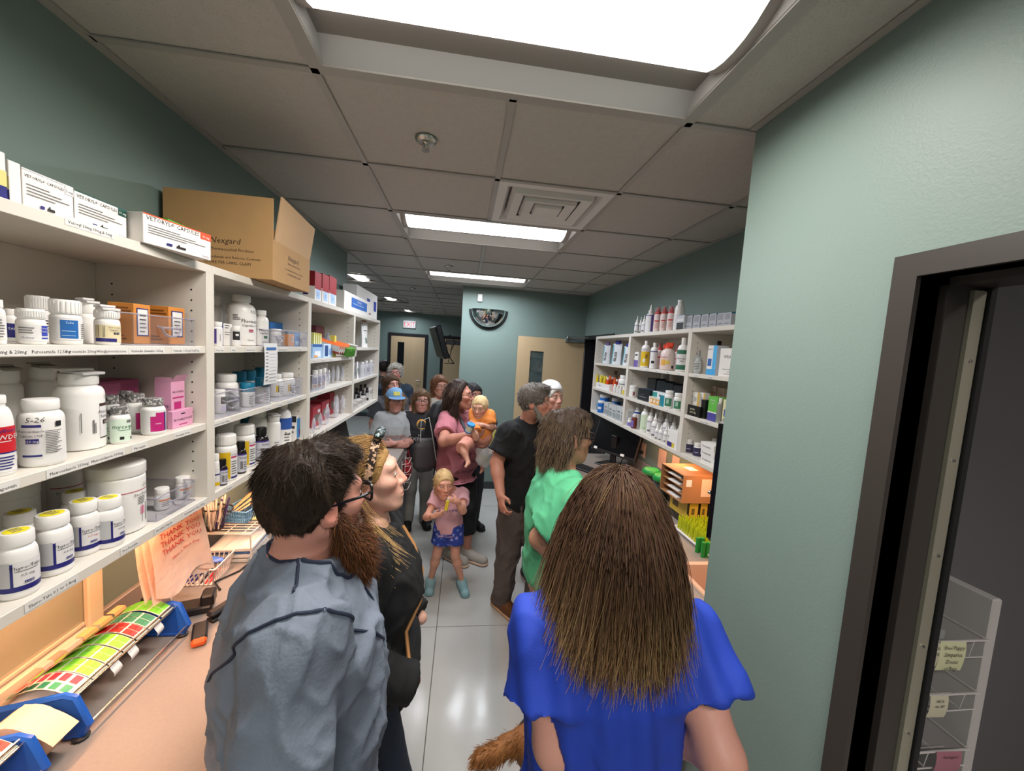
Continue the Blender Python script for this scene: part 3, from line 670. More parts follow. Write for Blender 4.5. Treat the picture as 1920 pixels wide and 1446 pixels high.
def clear_bin(label, uL, uR, xf, z, hpx, dx, side=-1, handle='F', group='clear plastic bins'):
    ya, yb = sorted((y_for(uL, xf, z), y_for(uR, xf, z))); H = hpx * depth((xf, (ya + yb) / 2, z)) / F_PX
    x2 = xf - dx if side < 0 else xf + dx; a, b = min(xf, x2), max(xf, x2); c = ((a + b) / 2, (ya + yb) / 2, z)
    t = thing('clear_bin', label, 'plastic bin', c, 0, group); hx, hy, w = (b - a) / 2, (yb - ya) / 2, .0022
    m = MB().box((-hx, -hy, 0), (hx, hy, w)).box((-hx, -hy, w), (-hx + w, hy, H)).box((hx - w, -hy, w), (hx, hy, H)).box((-hx + w, -hy, w), (hx - w, -hy + w, H)).box((-hx + w, hy - w, w), (hx - w, hy, H))
    obj('bin_walls', m, CLEAR, t)
    rim = MB().tube([(-hx, -hy, H), (hx, -hy, H), (hx, hy, H), (-hx, hy, H)], .0022, 5, True)
    obj('foot_rim', MB().tube([(-hx, -hy, .001), (hx, -hy, .001), (hx, hy, .001), (-hx, hy, .001)], .0018, 5, True), clear_mat('clear_edge', 'dcd8e0', .22, .08), t)
    obj('rim', rim, clear_mat('clear_edge', 'dcd8e0', .22, .08), t)
    s = 1 if side < 0 else -1; X = s * hx; hw = min(.035, hy * .6)
    arc = [(X + s * .012, hw * math.cos(q), H * .62 + H * .30 * math.sin(q)) for q in [PI + PI * k / 8 for k in range(9)]]
    obj('handle', MB().tube([(X, -hw, H * .66)] + arc + [(X, hw, H * .66)], .003, 6).tube([(X + s * .012, -hw, H * .62), (X + s * .012, hw, H * .62)], .003, 6), clear_mat('clear_edge', 'dcd8e0', .22, .08), t)
    return t, (a, b, ya, yb, H)
PC = 'pill bottle'
PINK = mat('pink_card', 'd79ab8', .5); MAG = mat('magenta_label', 'b3226f', .45); GREENL = mat('pale_green_label', 'cfe0cf', .5)
ORG = mat('orange_card', 'cf8437', .5, var=.02); BLUEP = mat('blue_label', '2463a8', .45); TEALC = mat('teal_cap', '0c6f8f', .4); PURP = mat('purple_label', '4b3a86', .45)
YEL = mat('yellow_label', 'd3ae1c', .5); AMBER = mat('dark_brown_glass', '191218', .12, spec=.6); REDL = mat('red_label', 'c4202b', .45); NAVY = mat('navy_label', '24246e', .45)
ZA = (2.1305, 1.8755, 1.6305, 1.3855)
# ------------------------------------------------ on top of cabinet A
cart_px('medicine_carton', 'tall white carton with blue band cut off by the photo edge', 'carton', -14, 14, -.825, ZA[0], 88, .09, WHITE2, [('F', 0, 0, 1, .3, NAVY), ('F', 0, .3, 1, .62, 'cfc77e'), ('N', .3, 0, 1, .3, NAVY), ('N', .3, .3, 1, .62, 'cfc77e')], group='white and blue tall cartons')
cart_px('medicine_carton', 'tall white carton with blue band beside the 5 mg capsule carton', 'carton', 19, 42, -.835, ZA[0], 79, .08, WHITE2, [('N', .2, 0, 1, .32, NAVY), ('N', .2, .32, 1, .62, 'cfc77e')], group='white and blue tall cartons')
def vet(label, uL, uR, xf, hpx, mg, bandc, **k):
    return cart_px('medicine_carton', label, 'carton', uL, uR, xf, ZA[0], hpx, .075, WHITE2, [('F', .42, .8, .24, 'VETORYL® CAPSULES', INK, .76), ('F', 0, .965, 1, 1, bandc), ('F', .82, .74, 1, .965, bandc), ('F', .91, .8, .13, mg, WHITE2 if bandc != 'cfcfd2' else INK, .14), ('F', .06, .62, .5, .64, INKG), ('F', .06, .54, .74, .56, INKG), ('F', .06, .46, .9, .48, INKG), ('F', .06, .38, .6, .40, INKG), ('F', .90, .07, .1, 'Dechra', INKB, .16), ('F', .30, .12, .38, .2, NAVY), ('F', .44, .12, .58, .19, INK), ('F', .46, .19, .49, .24, INK)], **k)
vet('white 5 mg capsule carton with plain band and dog silhouette on top shelf', 44, 139, -.835, 70, '5 mg', 'cfcfd2')
vet('white 10 mg capsule carton with a green band on top shelf', 141, 238, -.835, 60, '10 mg', '17463c')
cart_px('medicine_carton', 'narrow white 10 mg carton with green corner behind the green-band carton', 'carton', 240, 266, -.86, ZA[0], 52, .07, WHITE2, [('F', .2, .8, .9, .98, '17463c'), ('F', .55, .83, .12, '10 mg', WHITE2, .5)])
cart_px('medicine_carton', 'plain white carton edge at the end of the 10 mg capsule row', 'carton', 268, 279, -.86, ZA[0], 46, .07, WHITE2, [('F', .1, .05, .9, .07, INKG)])
vet('white capsule carton with an orange-red band overhanging the shelf edge', 291, 386, -.775, 50, '30 mg', 'd8502e', rz=-.22)
cart_px('medicine_carton', 'bright green carton behind the orange-band capsule carton', 'carton', 316, 364, -.86, ZA[0], 66, .06, '4e9a2a', [('F', .35, .1, 1, .75, WHITE2), ('F', .35, .72, 1, .75, '2f5fa8'), ('T', 0, 0, 1, 1, '63b43a'), ('F', .66, .4, .14, 'Forti', INKR, .5)])
# big cardboard box with one flap raised
t = thing('cardboard_box', 'large open brown cardboard box overhanging the top of the cabinets', 'box', (-.912, 1.765, 2.131))
hx, hy, H, w = .185, .175, .295, .005
obj('box_walls', MB().box((-hx, -hy, 0), (hx, -hy + w, H)).box((-hx, -hy + w, 0), (-hx + w, hy, H)).box((-hx + w, hy - w, 0), (hx, hy, H * .9)).box((-hx + w, -hy + w, 0), (hx, hy - w, w)).box((hx - w, -hy + w, w), (hx, hy - w, .148)), CARD, t)
obj('flap', MB().add([(hx, -hy + .02, .148), (hx, hy + .0, .148), (hx + .02, hy + .003, .29), (hx + .016, -hy + .035, .315), (hx - .005, -hy + .02, .148), (hx - .005, hy, .148), (hx + .015, hy + .003, .29), (hx + .011, -hy + .035, .315)], [(0, 1, 2, 3), (7, 6, 5, 4), (0, 4, 5, 1), (1, 5, 6, 2), (2, 6, 7, 3), (3, 7, 4, 0)]), mat('cardboard_inside', 'c29f78', .8), t)
m = MB(); m2 = MB(); BN = lambda x, z: Tr((x, -hy - .0006, z)) @ Rx(PI / 2); BF = lambda y, z: Tr((hx + .0006, y, z)) @ Matrix(((0, 0, 1, 0), (1, 0, 0, 0), (0, 1, 0, 0), (0, 0, 0, 1)))
put_text(m, 'Nexgard', .03, BN(.02, .118), 1, .2); put_text(m, 'Pharmaceutical Products', .015, BN(.045, .092)); put_text(m, 'Open Immediately and Remove Contents', .0135, BN(.03, .064)); put_text(m, 'STORE PER LABEL CLAIM', .0145, BN(.03, .044))
put_text(m2, 'Nexgard', .028, BF(0, .10), 1, .2); put_text(m2, 'Pharmaceutical Products', .012, BF(.01, .082)); put_text(m2, 'Open Immediately and Remove Contents', .010, BF(.01, .058)); put_text(m2, 'STORE PER LABEL CLAIM', .0115, BF(.01, .04)); obj('printing', m2, mat('brown_black_ink', '4a3826', .7), t)
obj('printing', m, mat('brown_black_ink', '4a3826', .7), t)
# ------------------------------------------------ cabinet A, upper shelf
z = ZA[1]
def B(name, label, u, x, wpx, hpx, zz=None, **k):
    p, r, h = spot(u, x, z if zz is None else zz, wpx, hpx); return bottle(name, label, k.pop('cat', PC), p, r, h, **k)
lf = lambda s: lines(.12, .55, 7, -60, 20, INKG, s)
B('pill_bottle', 'white pill bottle cut off by the edge of the photo, upper shelf', 0, -.84, 28, 82, rz=-.5, lab=[(.1, .62, -70, 60, LBL)] + lines(.14, .58, 7, -60, 40, INKG, 3))
B('pill_bottle', 'white pill bottle with dark blue label squeezed behind the others', 22, -.95, 34, 60, rz=-.2, lab=[(.12, .55, -60, 60, NAVY), ('TABLETS', .09, .36, 0, LBL)])
B('pill_bottle', 'squat white furosemide bottle with ridged cap and blue label corner', 60, -.845, 60, 65, rz=-.35, neck=.85, capr=.95, caph=.27, ridges=36, lab=[(.1, .55, -80, 70, LBL), (.24, .54, 12, 66, '3344a8'), ('Furosemide', .075, .44, 38, LBL), ('Tablets, USP', .065, .35, 38, LBL), (.16, .2, 12, 66, '3344a8'), ('Meditral', .07, .16, -40, INKB)] + lines(.3, .5, 3, -75, 0, INKG, 4))
B('pill_bottle', 'tall white pill bottle standing behind the furosemide bottle', 74, -.96, 50, 84, rz=-.3, neck=.85, capr=.95, caph=.3, ridges=30, lab=[(.15, .6, -60, 70, LBL)] + lines(.2, .5, 5, -10, 60, INK, 9))
B('pill_bottle', 'white pill bottle with deep fluted cap and a square blue label', 125, -.845, 64, 82, rz=-.45, neck=.86, capr=.96, caph=.31, ridges=22, lab=[(.1, .6, -90, 90, LBL), (.14, .55, -42, 22, BLUEP), ('Salix', .07, .47, -10, 'bcd6ef'), (.2, .21, -36, 10, 'bcd6ef'), (.3, .31, -36, 10, 'bcd6ef')] + lines(.14, .5, 8, 36, 76, INKG, 6))
B('pill_bottle', 'white pill bottle half hidden behind the cream-label bottle', 166, -.92, 44, 74, rz=-.3, neck=.85, capr=.9, caph=.26, top=(LBL, 'leaf'))
B('pill_bottle', 'white pill bottle with cream label, navy foot band and leaflet on its cap', 202, -.845, 51, 64, rz=-.5, neck=.85, capr=.95, caph=.24, ridges=34, top=(LBL, 'leaf'), lab=[(.08, .57, -80, 80, 'd9cba6'), (.09, .19, -80, 20, NAVY), ('Spironolactone', .065, .49, 20, INK), ('TABLETS, USP', .06, .41, 20, INK), (.31, .37, 5, 36, INK), ('25 mg', .05, .32, 20, LBL)] + [(.22, .55, a, a + 2, INK) for a in (-76, -68, -60, -40, -34)])
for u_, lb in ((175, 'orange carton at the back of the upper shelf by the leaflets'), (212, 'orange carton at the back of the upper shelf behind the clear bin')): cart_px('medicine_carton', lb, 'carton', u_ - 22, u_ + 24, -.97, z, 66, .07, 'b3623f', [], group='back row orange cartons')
bn = clear_bin('clear bin of orange cartons on the upper shelf', 250, 366, -.822, z, 53, .16)
oc = lambda lb, uL, uR, x, h, dx=.06, zo=.003: cart_px('medicine_carton', lb, 'carton', uL, uR, x, z + zo, h, dx, ORG, [('N', .1, .78, .9, .82, '7d4a18'), ('N', .1, .86, .8, .9, '7d4a18'), ('N', .1, .1, .7, .13, '7d4a18'), ('N', .1, .18, .6, .21, '7d4a18'), ('F', .15, .2, .85, .9, NAVY), ('F', .2, .23, .8, .87, WHITE2), ('F', .3, .7, .7, .73, INK), ('F', .3, .6, .7, .63, INK), ('F', .3, .5, .65, .53, INKG), ('F', .3, .4, .7, .43, INKG), ('F', .3, .3, .6, .33, INKG)], group='orange chew cartons')
oc('orange carton with white roundel inside the clear bin, nearer the jar', 252, 283, -.845, 73); oc('orange carton with white roundel inside the clear bin by its handle', 317, 347, -.845, 68)
oc('tall orange carton with white roundel behind the clear bin', 304, 328, -.95, 92, .05, 0); oc('tall orange carton with white roundel against the cabinet divider', 353, 381, -.86, 91, .07, 0)
# ------------------------------------------------ cabinet A, middle shelf
z = ZA[2]
B('powder_jug', 'large white powder jug with red label cut off by the edge of the photo', -6, -.855, 78, 150, rz=-.6, neck=.6, capr=.66, caph=.1, sh=.3, cat='jug', lab=[(.3, .62, -90, 90, REDL), (.05, .29, -90, 90, LBL), ('POWDER', .085, .46, 18, LBL), ('Psyllium', .07, .55, 18, INKB), (.43, .44, 0, 40, LBL), (.285, .30, -90, 90, NAVY)] + lines(.08, .26, 5, -30, 60, INKB, 3))
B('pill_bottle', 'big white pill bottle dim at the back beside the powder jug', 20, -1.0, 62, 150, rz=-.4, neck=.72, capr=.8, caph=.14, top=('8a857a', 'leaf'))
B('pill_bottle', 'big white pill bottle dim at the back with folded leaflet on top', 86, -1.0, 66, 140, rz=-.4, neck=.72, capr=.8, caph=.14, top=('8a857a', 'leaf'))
B('pill_bottle', 'white metronidazole bottle with purple 250 mg label and handwritten date', 81, -.848, 92, 122, rz=-.55, neck=.74, capr=.8, caph=.155, sh=.14, lab=[(.14, .62, -66, -14, LBL), (.6, .64, -66, -16, INKB), (.16, .19, -66, -16, INKB), ('Metronidazole', .05, .53, -40, INK), ('Tablets, USP', .05, .46, -40, INK), (.36, .43, -55, -22, INKB), ('250 mg', .05, .378, -38, LBL), ('5-26', .11, .68, -30, INK, .25), (.60, .68, 18, 34, INK)] + lines(.2, .56, 14, -8, 34, INKG, 8))
B('pill_bottle', 'largest white metronidazole bottle with brown 500 mg label and leaflet on cap', 152, -.885, 100, 140, rz=-.1, neck=.72, capr=.78, caph=.14, sh=.12, top=(LBL, 'leaf'), lab=[(.14, .6, 4, 60, LBL), (.57, .61, 4, 60, '3a2020'), (.14, .155, 4, 60, '3a2020'), ('Metronidazole', .052, .48, 34, INK), ('Tablets, USP', .052, .42, 34, INK), (.325, .385, 14, 52, '3a2020'), ('500 mg', .047, .335, 34, LBL), ('6/26', .08, .68, 38, INKG, .2), (.22, .40, -16, -12, INKG), (.22, .36, -10, -8, INKG), (.24, .5, -42, -40, INKG)])
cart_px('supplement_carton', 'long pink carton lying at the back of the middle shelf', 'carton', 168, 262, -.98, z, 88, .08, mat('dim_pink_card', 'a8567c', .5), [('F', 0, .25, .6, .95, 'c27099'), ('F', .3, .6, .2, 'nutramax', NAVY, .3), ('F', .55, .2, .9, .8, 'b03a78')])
cart_px('supplement_carton', 'pink carton with dark lettering lying behind the magenta bottles', 'carton', 283, 316, -.97, z, 84, .07, PINK, [('F', .15, .25, .35, .85, NAVY), ('F', .65, .4, .2, 'PROVIABLE', INKG, .55)])
def mb_(lb, u, x, w_, h_, kind, rz=-.4):
    if kind == 'myc': L_ = [(.06, .66, -90, 90, GREENL), ('mycequin', .15, .42, 0, '3f6f4c'), (.56, .64, 5, 38, INKG), (.36, .38, -38, 34, '7fa183'), (.1, .18, 28, 50, INKG), (.12, .2, -34, -12, INK)]
    else: L_ = [(.05, .68, -90, 90, LBL), (.1, .62, -36, 34, MAG), (.1, .62, 34, 46, NAVY), (.52, .66, -40, -12, LBL), (.30, .33, -14, 14, PINK)]
    return B('supplement_bottle', lb, u, x, w_, h_, rz=rz, neck=.72, capr=.84, caph=.2, sh=.1, cap=mat('striped_seal', 'b9b6b4', .4, speck=(160, .5, .25)), lab=L_, group='striped-seal supplement bottles')
mb_('pale green label supplement bottle half hidden by the 500 mg bottle', 198, -.875, 32, 62, 'myc', 0); mb_('pale green mycequin supplement bottle with striped seal', 226, -.845, 41, 69, 'myc', -.35)
mb_('striped-seal supplement bottle in second row behind the green labels', 210, -.92, 36, 76, 'myc', -.2); mb_('striped-seal supplement bottle in back row near the pink carton', 238, -.925, 34, 76, 'myc', -.2)
mb_('magenta label supplement bottle standing in the second row', 255, -.90, 44, 72, 'mag', -.3); mb_('magenta label supplement bottle at the front by the pink tray', 288, -.845, 48, 67, 'mag', -.55)
cart_px('supplement_carton', 'tall open pink carton with raised flaps on the middle shelf', 'carton', 322, 347, -.855, z + .002, 82, .045, PINK, [('F', .5, .74, .10, 'PROVIABLE', INK, .8), ('F', .1, .62, .9, .65, MAG), ('F', .2, .38, .7, .54, MAG), ('N', .48, .42, .2, 'FORTE', NAVY, .7), ('F', .3, .14, .7, .16, INKG)], flaps='open')
cart_px('supplement_carton', 'low pink display tray lettered PROVIABLE-FORTE on the middle shelf', 'carton', 324, 362, -.835, z, 32, .015, PINK, [('F', .5, .4, .28, 'PROVIABLE-FORTE', INK, .9), ('F', .4, .75, .6, .82, INK), ('F', .3, .15, .7, .2, MAG)])
# ------------------------------------------------ cabinet A, bottom shelf
z = ZA[3]
B('plastic_tub', 'large dim grey-white tub at the back of the bottom shelf', 36, -1.02, 92, 122, rz=-.2, neck=.97, capr=1.03, caph=.16, sh=.03, cat='tub', lab=[('TOTALLY', .05, .5, 10, INK), ('CAT CLEAN', .05, .44, 10, INK)])
B('plastic_tub', 'white probiotic tub with red line half hidden in the back row', 124, -1.05, 70, 112, rz=-.1, neck=.97, capr=1.03, caph=.14, sh=.03, cat='tub', lab=[(.62, .635, -90, 90, 'b0505a'), ('Pro-Pectalin', .06, .52, -28, INK), (.1, .4, -40, -18, 'c07a80')] + lines(.36, .56, 4, 0, 40, INK, 3))
B('plastic_tub', 'large white Pro-Pectalin tub with wide lid and red line', 222, -.885, 112, 128, rz=-.35, neck=.97, capr=1.02, caph=.17, sh=.03, cat='tub', lab=[(.60, .612, -90, 90, 'b0505a'), ('Pro-Pectalin', .058, .53, 26, INK), ('2/26', .075, .66, 34, INKG, .2), (.24, .36, 18, 30, 'd58aa0'), (.12, .4, 36, 38, INK), (.12, .4, 22, 23, INK)] + lines(.4, .52, 5, 10, 32, INKG, 5) + lines(.3, .5, 6, -60, -20, INKG, 6))
YS = mat('yellow_sticker', 'e3d42a', .5)
def thy(lb, u, x, w_, h_, rz, mg, red=False):
    return B('thyroid_tablet_jar', lb, u, x, w_, h_, rz=rz, neck=.78, capr=.86, caph=.2, sh=.2, cat='pill jar', top=(YS, 'disc'), group='yellow-stickered thyroid tablet jars', lab=[(.12, .58, -90, 90, LBL), (.12, .2, -90, 90, NAVY, .0005), (.12, .56, -40, -32, NAVY, .0005), (.2, .58, -90, -40, 'b7b6b8', .0005), ('Thyro-Tabs', .075, .46, 4, INK), (.425, .435, -28, 40, INKG, .0006), (mg, .055, .35, 6, INKR if red else INK), (.23, .27, -4, 24, INKB, .0007), ('LLOYD', .04, .235, 10, LBL)])
thy('thyroid tablet jar with yellow lid sticker and handwritten 3/27, front row', 36, -.845, 84, 122, -.45, '0.5 mg'); thy('thyroid tablet jar with yellow lid sticker and grey side panel, front row', 102, -.855, 78, 112, -.15, '0.6 mg')
thy('thyroid tablet jar with yellow lid sticker and red 0.7 mg strength', 159, -.865, 64, 100, -.45, '0.7 mg', True); thy('thyroid tablet jar with yellow lid sticker beside the big tub', 206, -.84, 58, 92, -.1, '0.8 mg')
thy('thyroid tablet jar with yellow lid sticker, back row behind the first jars', 42, -.935, 74, 106, -.3, '0.2 mg'); thy('thyroid tablet jar with yellow lid sticker, back row against the probiotic tub', 143, -.935, 56, 94, -.3, '0.3 mg')
clear_bin('clear bin of small pill jars and ochre cartons on the bottom shelf', 294, 366, -.825, z, 42, .17)
for u_, x_, lb in ((304, -.87, 'small white pill jar with orange band inside the clear bin'), (343, -.87, 'small white pill jar by the handle of the clear bin')): B('pill_jar', lb, u_, x_, 30, 40, zz=z + .003, rz=-.3, neck=.9, capr=.98, caph=.26, sh=.05, cat='pill jar', lab=[(.1, .68, -80, 80, LBL), (.42, .5, -60, 60, 'd0743c')] + lines(.16, .4, 3, -40, 40, INKG, 3))
cart_px('medicine_carton', 'ochre and white carton inside the bottom clear bin, nearer the tub', 'carton', 300, 318, -.965, z + .003, 60, .04, WHITE2, [('N', 0, 0, 1, .95, 'a98415'), ('T', 0, 0, .4, 1, 'c9a83a')]); cart_px('medicine_carton', 'ochre and white carton inside the bottom clear bin, by the divider', 'carton', 322, 346, -.965, z + .003, 58, .06, WHITE2, [('N', 0, 0, 1, .95, 'a98415'), ('T', 0, .2, 1, .5, 'c9a83a')])
# ------------------------------------------------ top of cabinets C and D
zt = 2.1305
t = thing('clear_bag', 'crumpled clear plastic bag tucked beside the cardboard box', 'plastic bag', (-.86, 2.02, zt))
rb = random.Random(3); m = MB(); 
def crumple(m, c, r, seed, n=10, k=8):
    q = random.Random(seed); o = len(m.v)
    m.ell(c, r, n, k)
    for i in range(o, len(m.v)): m.v[i] = tuple(cc + (x - cc) * q.uniform(.72, 1.12) for x, cc in zip(m.v[i], c))
    for i in range(len(m.sm)): m.sm[i] = False
CRK = clear_mat('crinkled_clear_film', 'f4f4f8', .3, .12)
crumple(m, (0, 0, .045), (.04, .045, .043), 3, 12, 9); obj('film', m, CRK, t)
for uL, uR, lb in ((590, 602, 'red and white carton with blue shield, first of three beside the cardboard box'), (604, 616, 'red and white carton with blue shield, middle of three'), (617, 630, 'red and white carton with blue shield, last of three')):
    cart_px('flea_medicine_carton', lb, 'carton', uL, uR, -.84, zt, 54, .07, WHITE2, [('F', 0, .42, 1, 1, '9c1f28'), ('N', 0, .5, 1, 1, '7d1720'), ('N', .1, .2, .5, .42, NAVY), ('F', .2, .1, .8, .42, 'a9c4e6'), ('F', .5, .2, .16, 'D', INKB, .3)], group='red and white shield cartons')
cart_px('white_carton', 'white carton with blue arrow panel on top of the end cabinet', 'carton', 645, 700, -.84, zt, 32, .12, WHITE2, [('F', .2, .3, .72, .82, '2f66b8'), ('F', .45, .62, .22, 'NexGard', WHITE2, .35), ('F', .25, .5, .6, .53, 'b9d0ef'), ('F', .8, .22, .87, .32, '8a4a3a')])
cart_px('white_carton', 'taller plain white carton with blue panels behind the arrow carton', 'carton', 668, 706, -.965, zt, 55, .12, WHITE2, [('F', .45, .45, .6, .75, '34469a'), ('F', .8, .4, .95, .75, '34469a')])
# ------------------------------------------------ cabinet B
z = 1.8755
B('pill_bottle', 'large white fluoxetine bottle with narrow neck and handwritten date', 453, -.90, 56, 92, rz=-.8, neck=.52, capr=.62, caph=.13, sh=.2, lab=[('Fluoxetine', .098, .46, 28, INK), ('Capsules, USP', .068, .385, 28, INK), (.27, .33, 12, 34, 'a83a5c'), ('10 mg', .045, .275, 24, LBL), ('12/25', .09, .66, 40, INKG), ('Citron', .05, .1, 20, INK)] + lines(.5, .62, 4, -50, -20, INKG, 2))
B('pill_bottle', 'smaller white fluoxetine bottle with green 20 mg strip', 490, -.86, 28, 66, rz=-.8, neck=.55, capr=.66, caph=.14, sh=.18, lab=[('Fluoxetine', .085, .42, 20, INK), ('Capsules, U', .07, .34, 20, INK), (.22, .29, 0, 34, '2c6a45'), ('Citron', .06, .1, 10, INK)])
for u_, x_, w_, h_, lb in ((406, -1.0, 26, 88, 'white bottle dim in the back corner behind the purple carton'), (417, -.99, 22, 72, 'slimmer white bottle dim in the back corner by the divider')): B('pill_bottle', lb, u_, x_, w_, h_, rz=-.7, neck=.55, capr=.6, sh=.2)
B('pill_bottle', 'white vitamin bottle with purple label against the divider', 408, -.83, 20, 45, rz=-.7, neck=.8, capr=.9, lab=[(.08, .72, -90, 90, LBL), (.1, .7, -90, -30, PURP), (.2, .5, 5, 12, INKG)])
cart_px('medicine_carton', 'white carton with a purple near side on the shelf of fluoxetine bottles', 'carton', 419, 435, -.85, z, 41, .03, WHITE2, [('N', 0, 0, 1, 1, '3d4687'), ('F', .15, .9, .7, .93, INK), ('F', .15, .8, .6, .83, INK), ('F', .15, .6, .8, .62, INKG), ('F', .15, .5, .7, .52, INKG)])
B('pill_bottle', 'white pill bottle with black label patch in front of the large fluoxetine bottle', 443, -.83, 17, 38, rz=-.7, neck=.85, capr=.95, caph=.25, lab=[(.3, .72, -70, 30, INK), (.06, .3, -70, 70, LBL), (.5, .6, -30, 10, LBL)])
cart_px('long_blue_carton', 'long bright blue carton lying along the back of the fluoxetine shelf', 'carton', 506, 566, -.93, z + .0, 40, .07, '2a78c4', [('F', .3, .6, .9, .66, '8fc2ee'), ('F', .45, .78, .2, 'vetmedin', 'bfe0f8', .4), ('T', 0, 0, 1, 1, '2368b0')])
clear_bin('clear bin with a small black-lettered bottle on the fluoxetine shelf', 503, 534, -.82, z, 30, .10)
B('pill_bottle', 'white pill bottle with handwritten note inside a clear bin', 517, -.86, 22, 31, zz=z + .003, rz=-.7, neck=.9, capr=.98, lab=[(.05, .7, -90, 90, LBL), ('Epi', .2, .3, 20, INK), ('Pen', .2, .1, 20, INK)])
clear_bin('clear bin with orange and blue cartons overhanging the divider', 540, 582, -.81, z, 28, .11)
cart_px('medicine_carton', 'small orange carton with barcode inside a clear bin', 'carton', 542, 552, -.84, z + .003, 22, .05, 'd98a45', [('F', .5, .3, .85, .8, WHITE2), ('F', .55, .35, .6, .75, INK), ('F', .7, .35, .75, .75, INK)])
for uL, uR, lb in ((553, 561, 'small blue carton next to the orange carton in the bin'), (562, 570, 'small blue carton at the divider end of the bin')): cart_px('medicine_carton', lb, 'carton', uL, uR, -.845, z + .003, 24, .05, '3f8ad0', [('F', .1, .1, .9, .4, 'a8cdf0')], group='small blue cartons in the bin')
# paper schedule taped to shelf edge
p = at_x(507, 682, -.80); t = thing('paper_schedule', 'paper schedule with blue heading taped to the shelf edge', 'paper', (p.x, p.y, p.z), (0, 0, .05))
m = MB().grid(lambda u, v: (.004 * math.sin(v * 3), -.062 + .124 * u, -.085 + .17 * v), 4, 6); m.use(1).box((.0035, -.045, .058), (.0048, .045, .068)); m.use(2)
for i in range(9):
    m.box((.0035, -.05, .045 - i * .014), (.0046, -.03, .048 - i * .014)); m.box((.0030, -.02, .040 - i * .014), (.0042, .05, .0405 - i * .014))
obj('sheet', m, [mat('paper_white', 'dcdcdc', .6), K('3a6fb5'), INKG], t)
z = 1.6285
B('pill_bottle', 'large white cephalexin bottle behind the clear bin near the divider', 425, -.90, 46, 66, rz=-.7, neck=.78, capr=.84, caph=.2, sh=.16, lab=[(.05, .5, -80, 80, LBL), (.1, .48, 32, 36, NAVY)] + lines(.34, .46, 2, 2, 28, INK, 2))
clear_bin('clear bin of purple-label pill bottles near the divider', 404, 452, -.82, z, 46, .10)
B('pill_bottle', 'white pill bottle with black and purple label inside the first clear bin', 412, -.87, 24, 44, zz=z + .003, rz=-.7, neck=.85, capr=.92, lab=[(.08, .7, -90, 90, LBL), (.4, .7, -10, 60, INK), (.1, .3, -10, 60, 'cfc6dd')]); B('pill_bottle', 'white pill bottle with violet band inside the first clear bin', 437, -.87, 24, 36, zz=z + .003, rz=-.7, neck=.85, capr=.92, lab=[(.4, .66, -90, 90, PURP)])
clear_bin('clear bin of teal-lidded jars', 456, 508, -.82, z, 38, .12)
for u_, x_, w_, h_, lb in ((464, -.86, 28, 44, 'teal-lidded jar at the front of its clear bin'), (492, -.86, 27, 46, 'teal-lidded jar by the handle of its clear bin'), (449, -.97, 26, 54, 'teal-lidded jar in the back row by the large bottle'), (467, -.97, 26, 52, 'teal-lidded jar in the middle of the back row'), (491, -.965, 26, 52, 'teal-lidded jar at the end of the back row')):
    B('teal_lidded_jar', lb, u_, x_, w_, h_, zz=z + .003, rz=-.7, neck=.95, capr=1.03, caph=.36, sh=.04, cap=TEALC, cat='jar', lab=[(.06, .58, -90, 90, LBL)] + lines(.1, .5, 5, -10, 40, INKG, u_), group='teal-lidded jars')
clear_bin('clear bin of white jars with yellow tags', 523, 567, -.82, z, 34, .11)
for u_, x_, lb in ((516, -.9, 'white jar with yellow and black tag behind the clear bin'), (538, -.87, 'white jar with yellow and black tag inside the clear bin')): B('white_jar', lb, u_, x_, 30, 42, zz=z + .003, rz=-.7, neck=.72, capr=.8, caph=.2, cat='jar', lab=[(.06, .6, -90, 90, LBL), (.2, .5, -20, -4, YEL), (.2, .5, -4, 4, INK)] + lines(.1, .5, 5, 10, 50, INKG, u_))
z = 1.3855
ywl = lambda lb, u_, x_, w_, h_: B('supplement_bottle', lb, u_, x_, w_, h_, rz=-.75, neck=.84, capr=.9, caph=.22, sh=.1, ridges=40, cat='supplement bottle', lab=[(.06, .64, -60, 5, YEL), (.06, .66, 5, 70, LBL), (.5, .54, 8, 50, 'b0305a'), ('Cosequin', .06, .57, 30, INKG), (.06, .1, 8, 60, NAVY)] + lines(.14, .46, 6, 10, 50, INKG, u_), group='yellow and white supplement bottles')
ywl('yellow and white supplement bottle by the divider on the bottom shelf', 424, -.845, 42, 86); ywl('yellow and white supplement bottle behind the first, with green stripe', 458, -.87, 42, 78)
bwn = lambda lb, u_, x_, w_, h_: B('brown_glass_bottle', lb, u_, x_, w_, h_, rz=-.7, neck=.6, capr=.72, caph=.22, sh=.18, body=AMBER, cap=mat('black_cap', '141214', .3), cat='supplement bottle', lab=[(.06, .6, -90, 90, 'b9b9c2'), (.58, .62, -90, 90, PURP), ('Welactin', .08, .48, 20, INK), (.15, .4, -30, -2, INKG)] + lines(.12, .4, 4, 6, 50, INKG, u_), group='dark brown glass bottles')
bwn('smallest dark brown bottle with white label at the shelf front', 418, -.825, 18, 49); bwn('dark brown bottle between the two yellow and white bottles', 452, -.835, 21, 60); bwn('tallest dark brown bottle with clear topped lid', 490, -.845, 28, 62)
B('supplement_bottle', 'small white and yellow bottle pressed against the divider', 405, -.825, 14, 66, rz=-.7, neck=.8, capr=.9, cat='supplement bottle', lab=[(.06, .6, -80, 80, LBL), (.1, .2, -80, 80, YEL), (.4, .44, -80, 80, NAVY)])
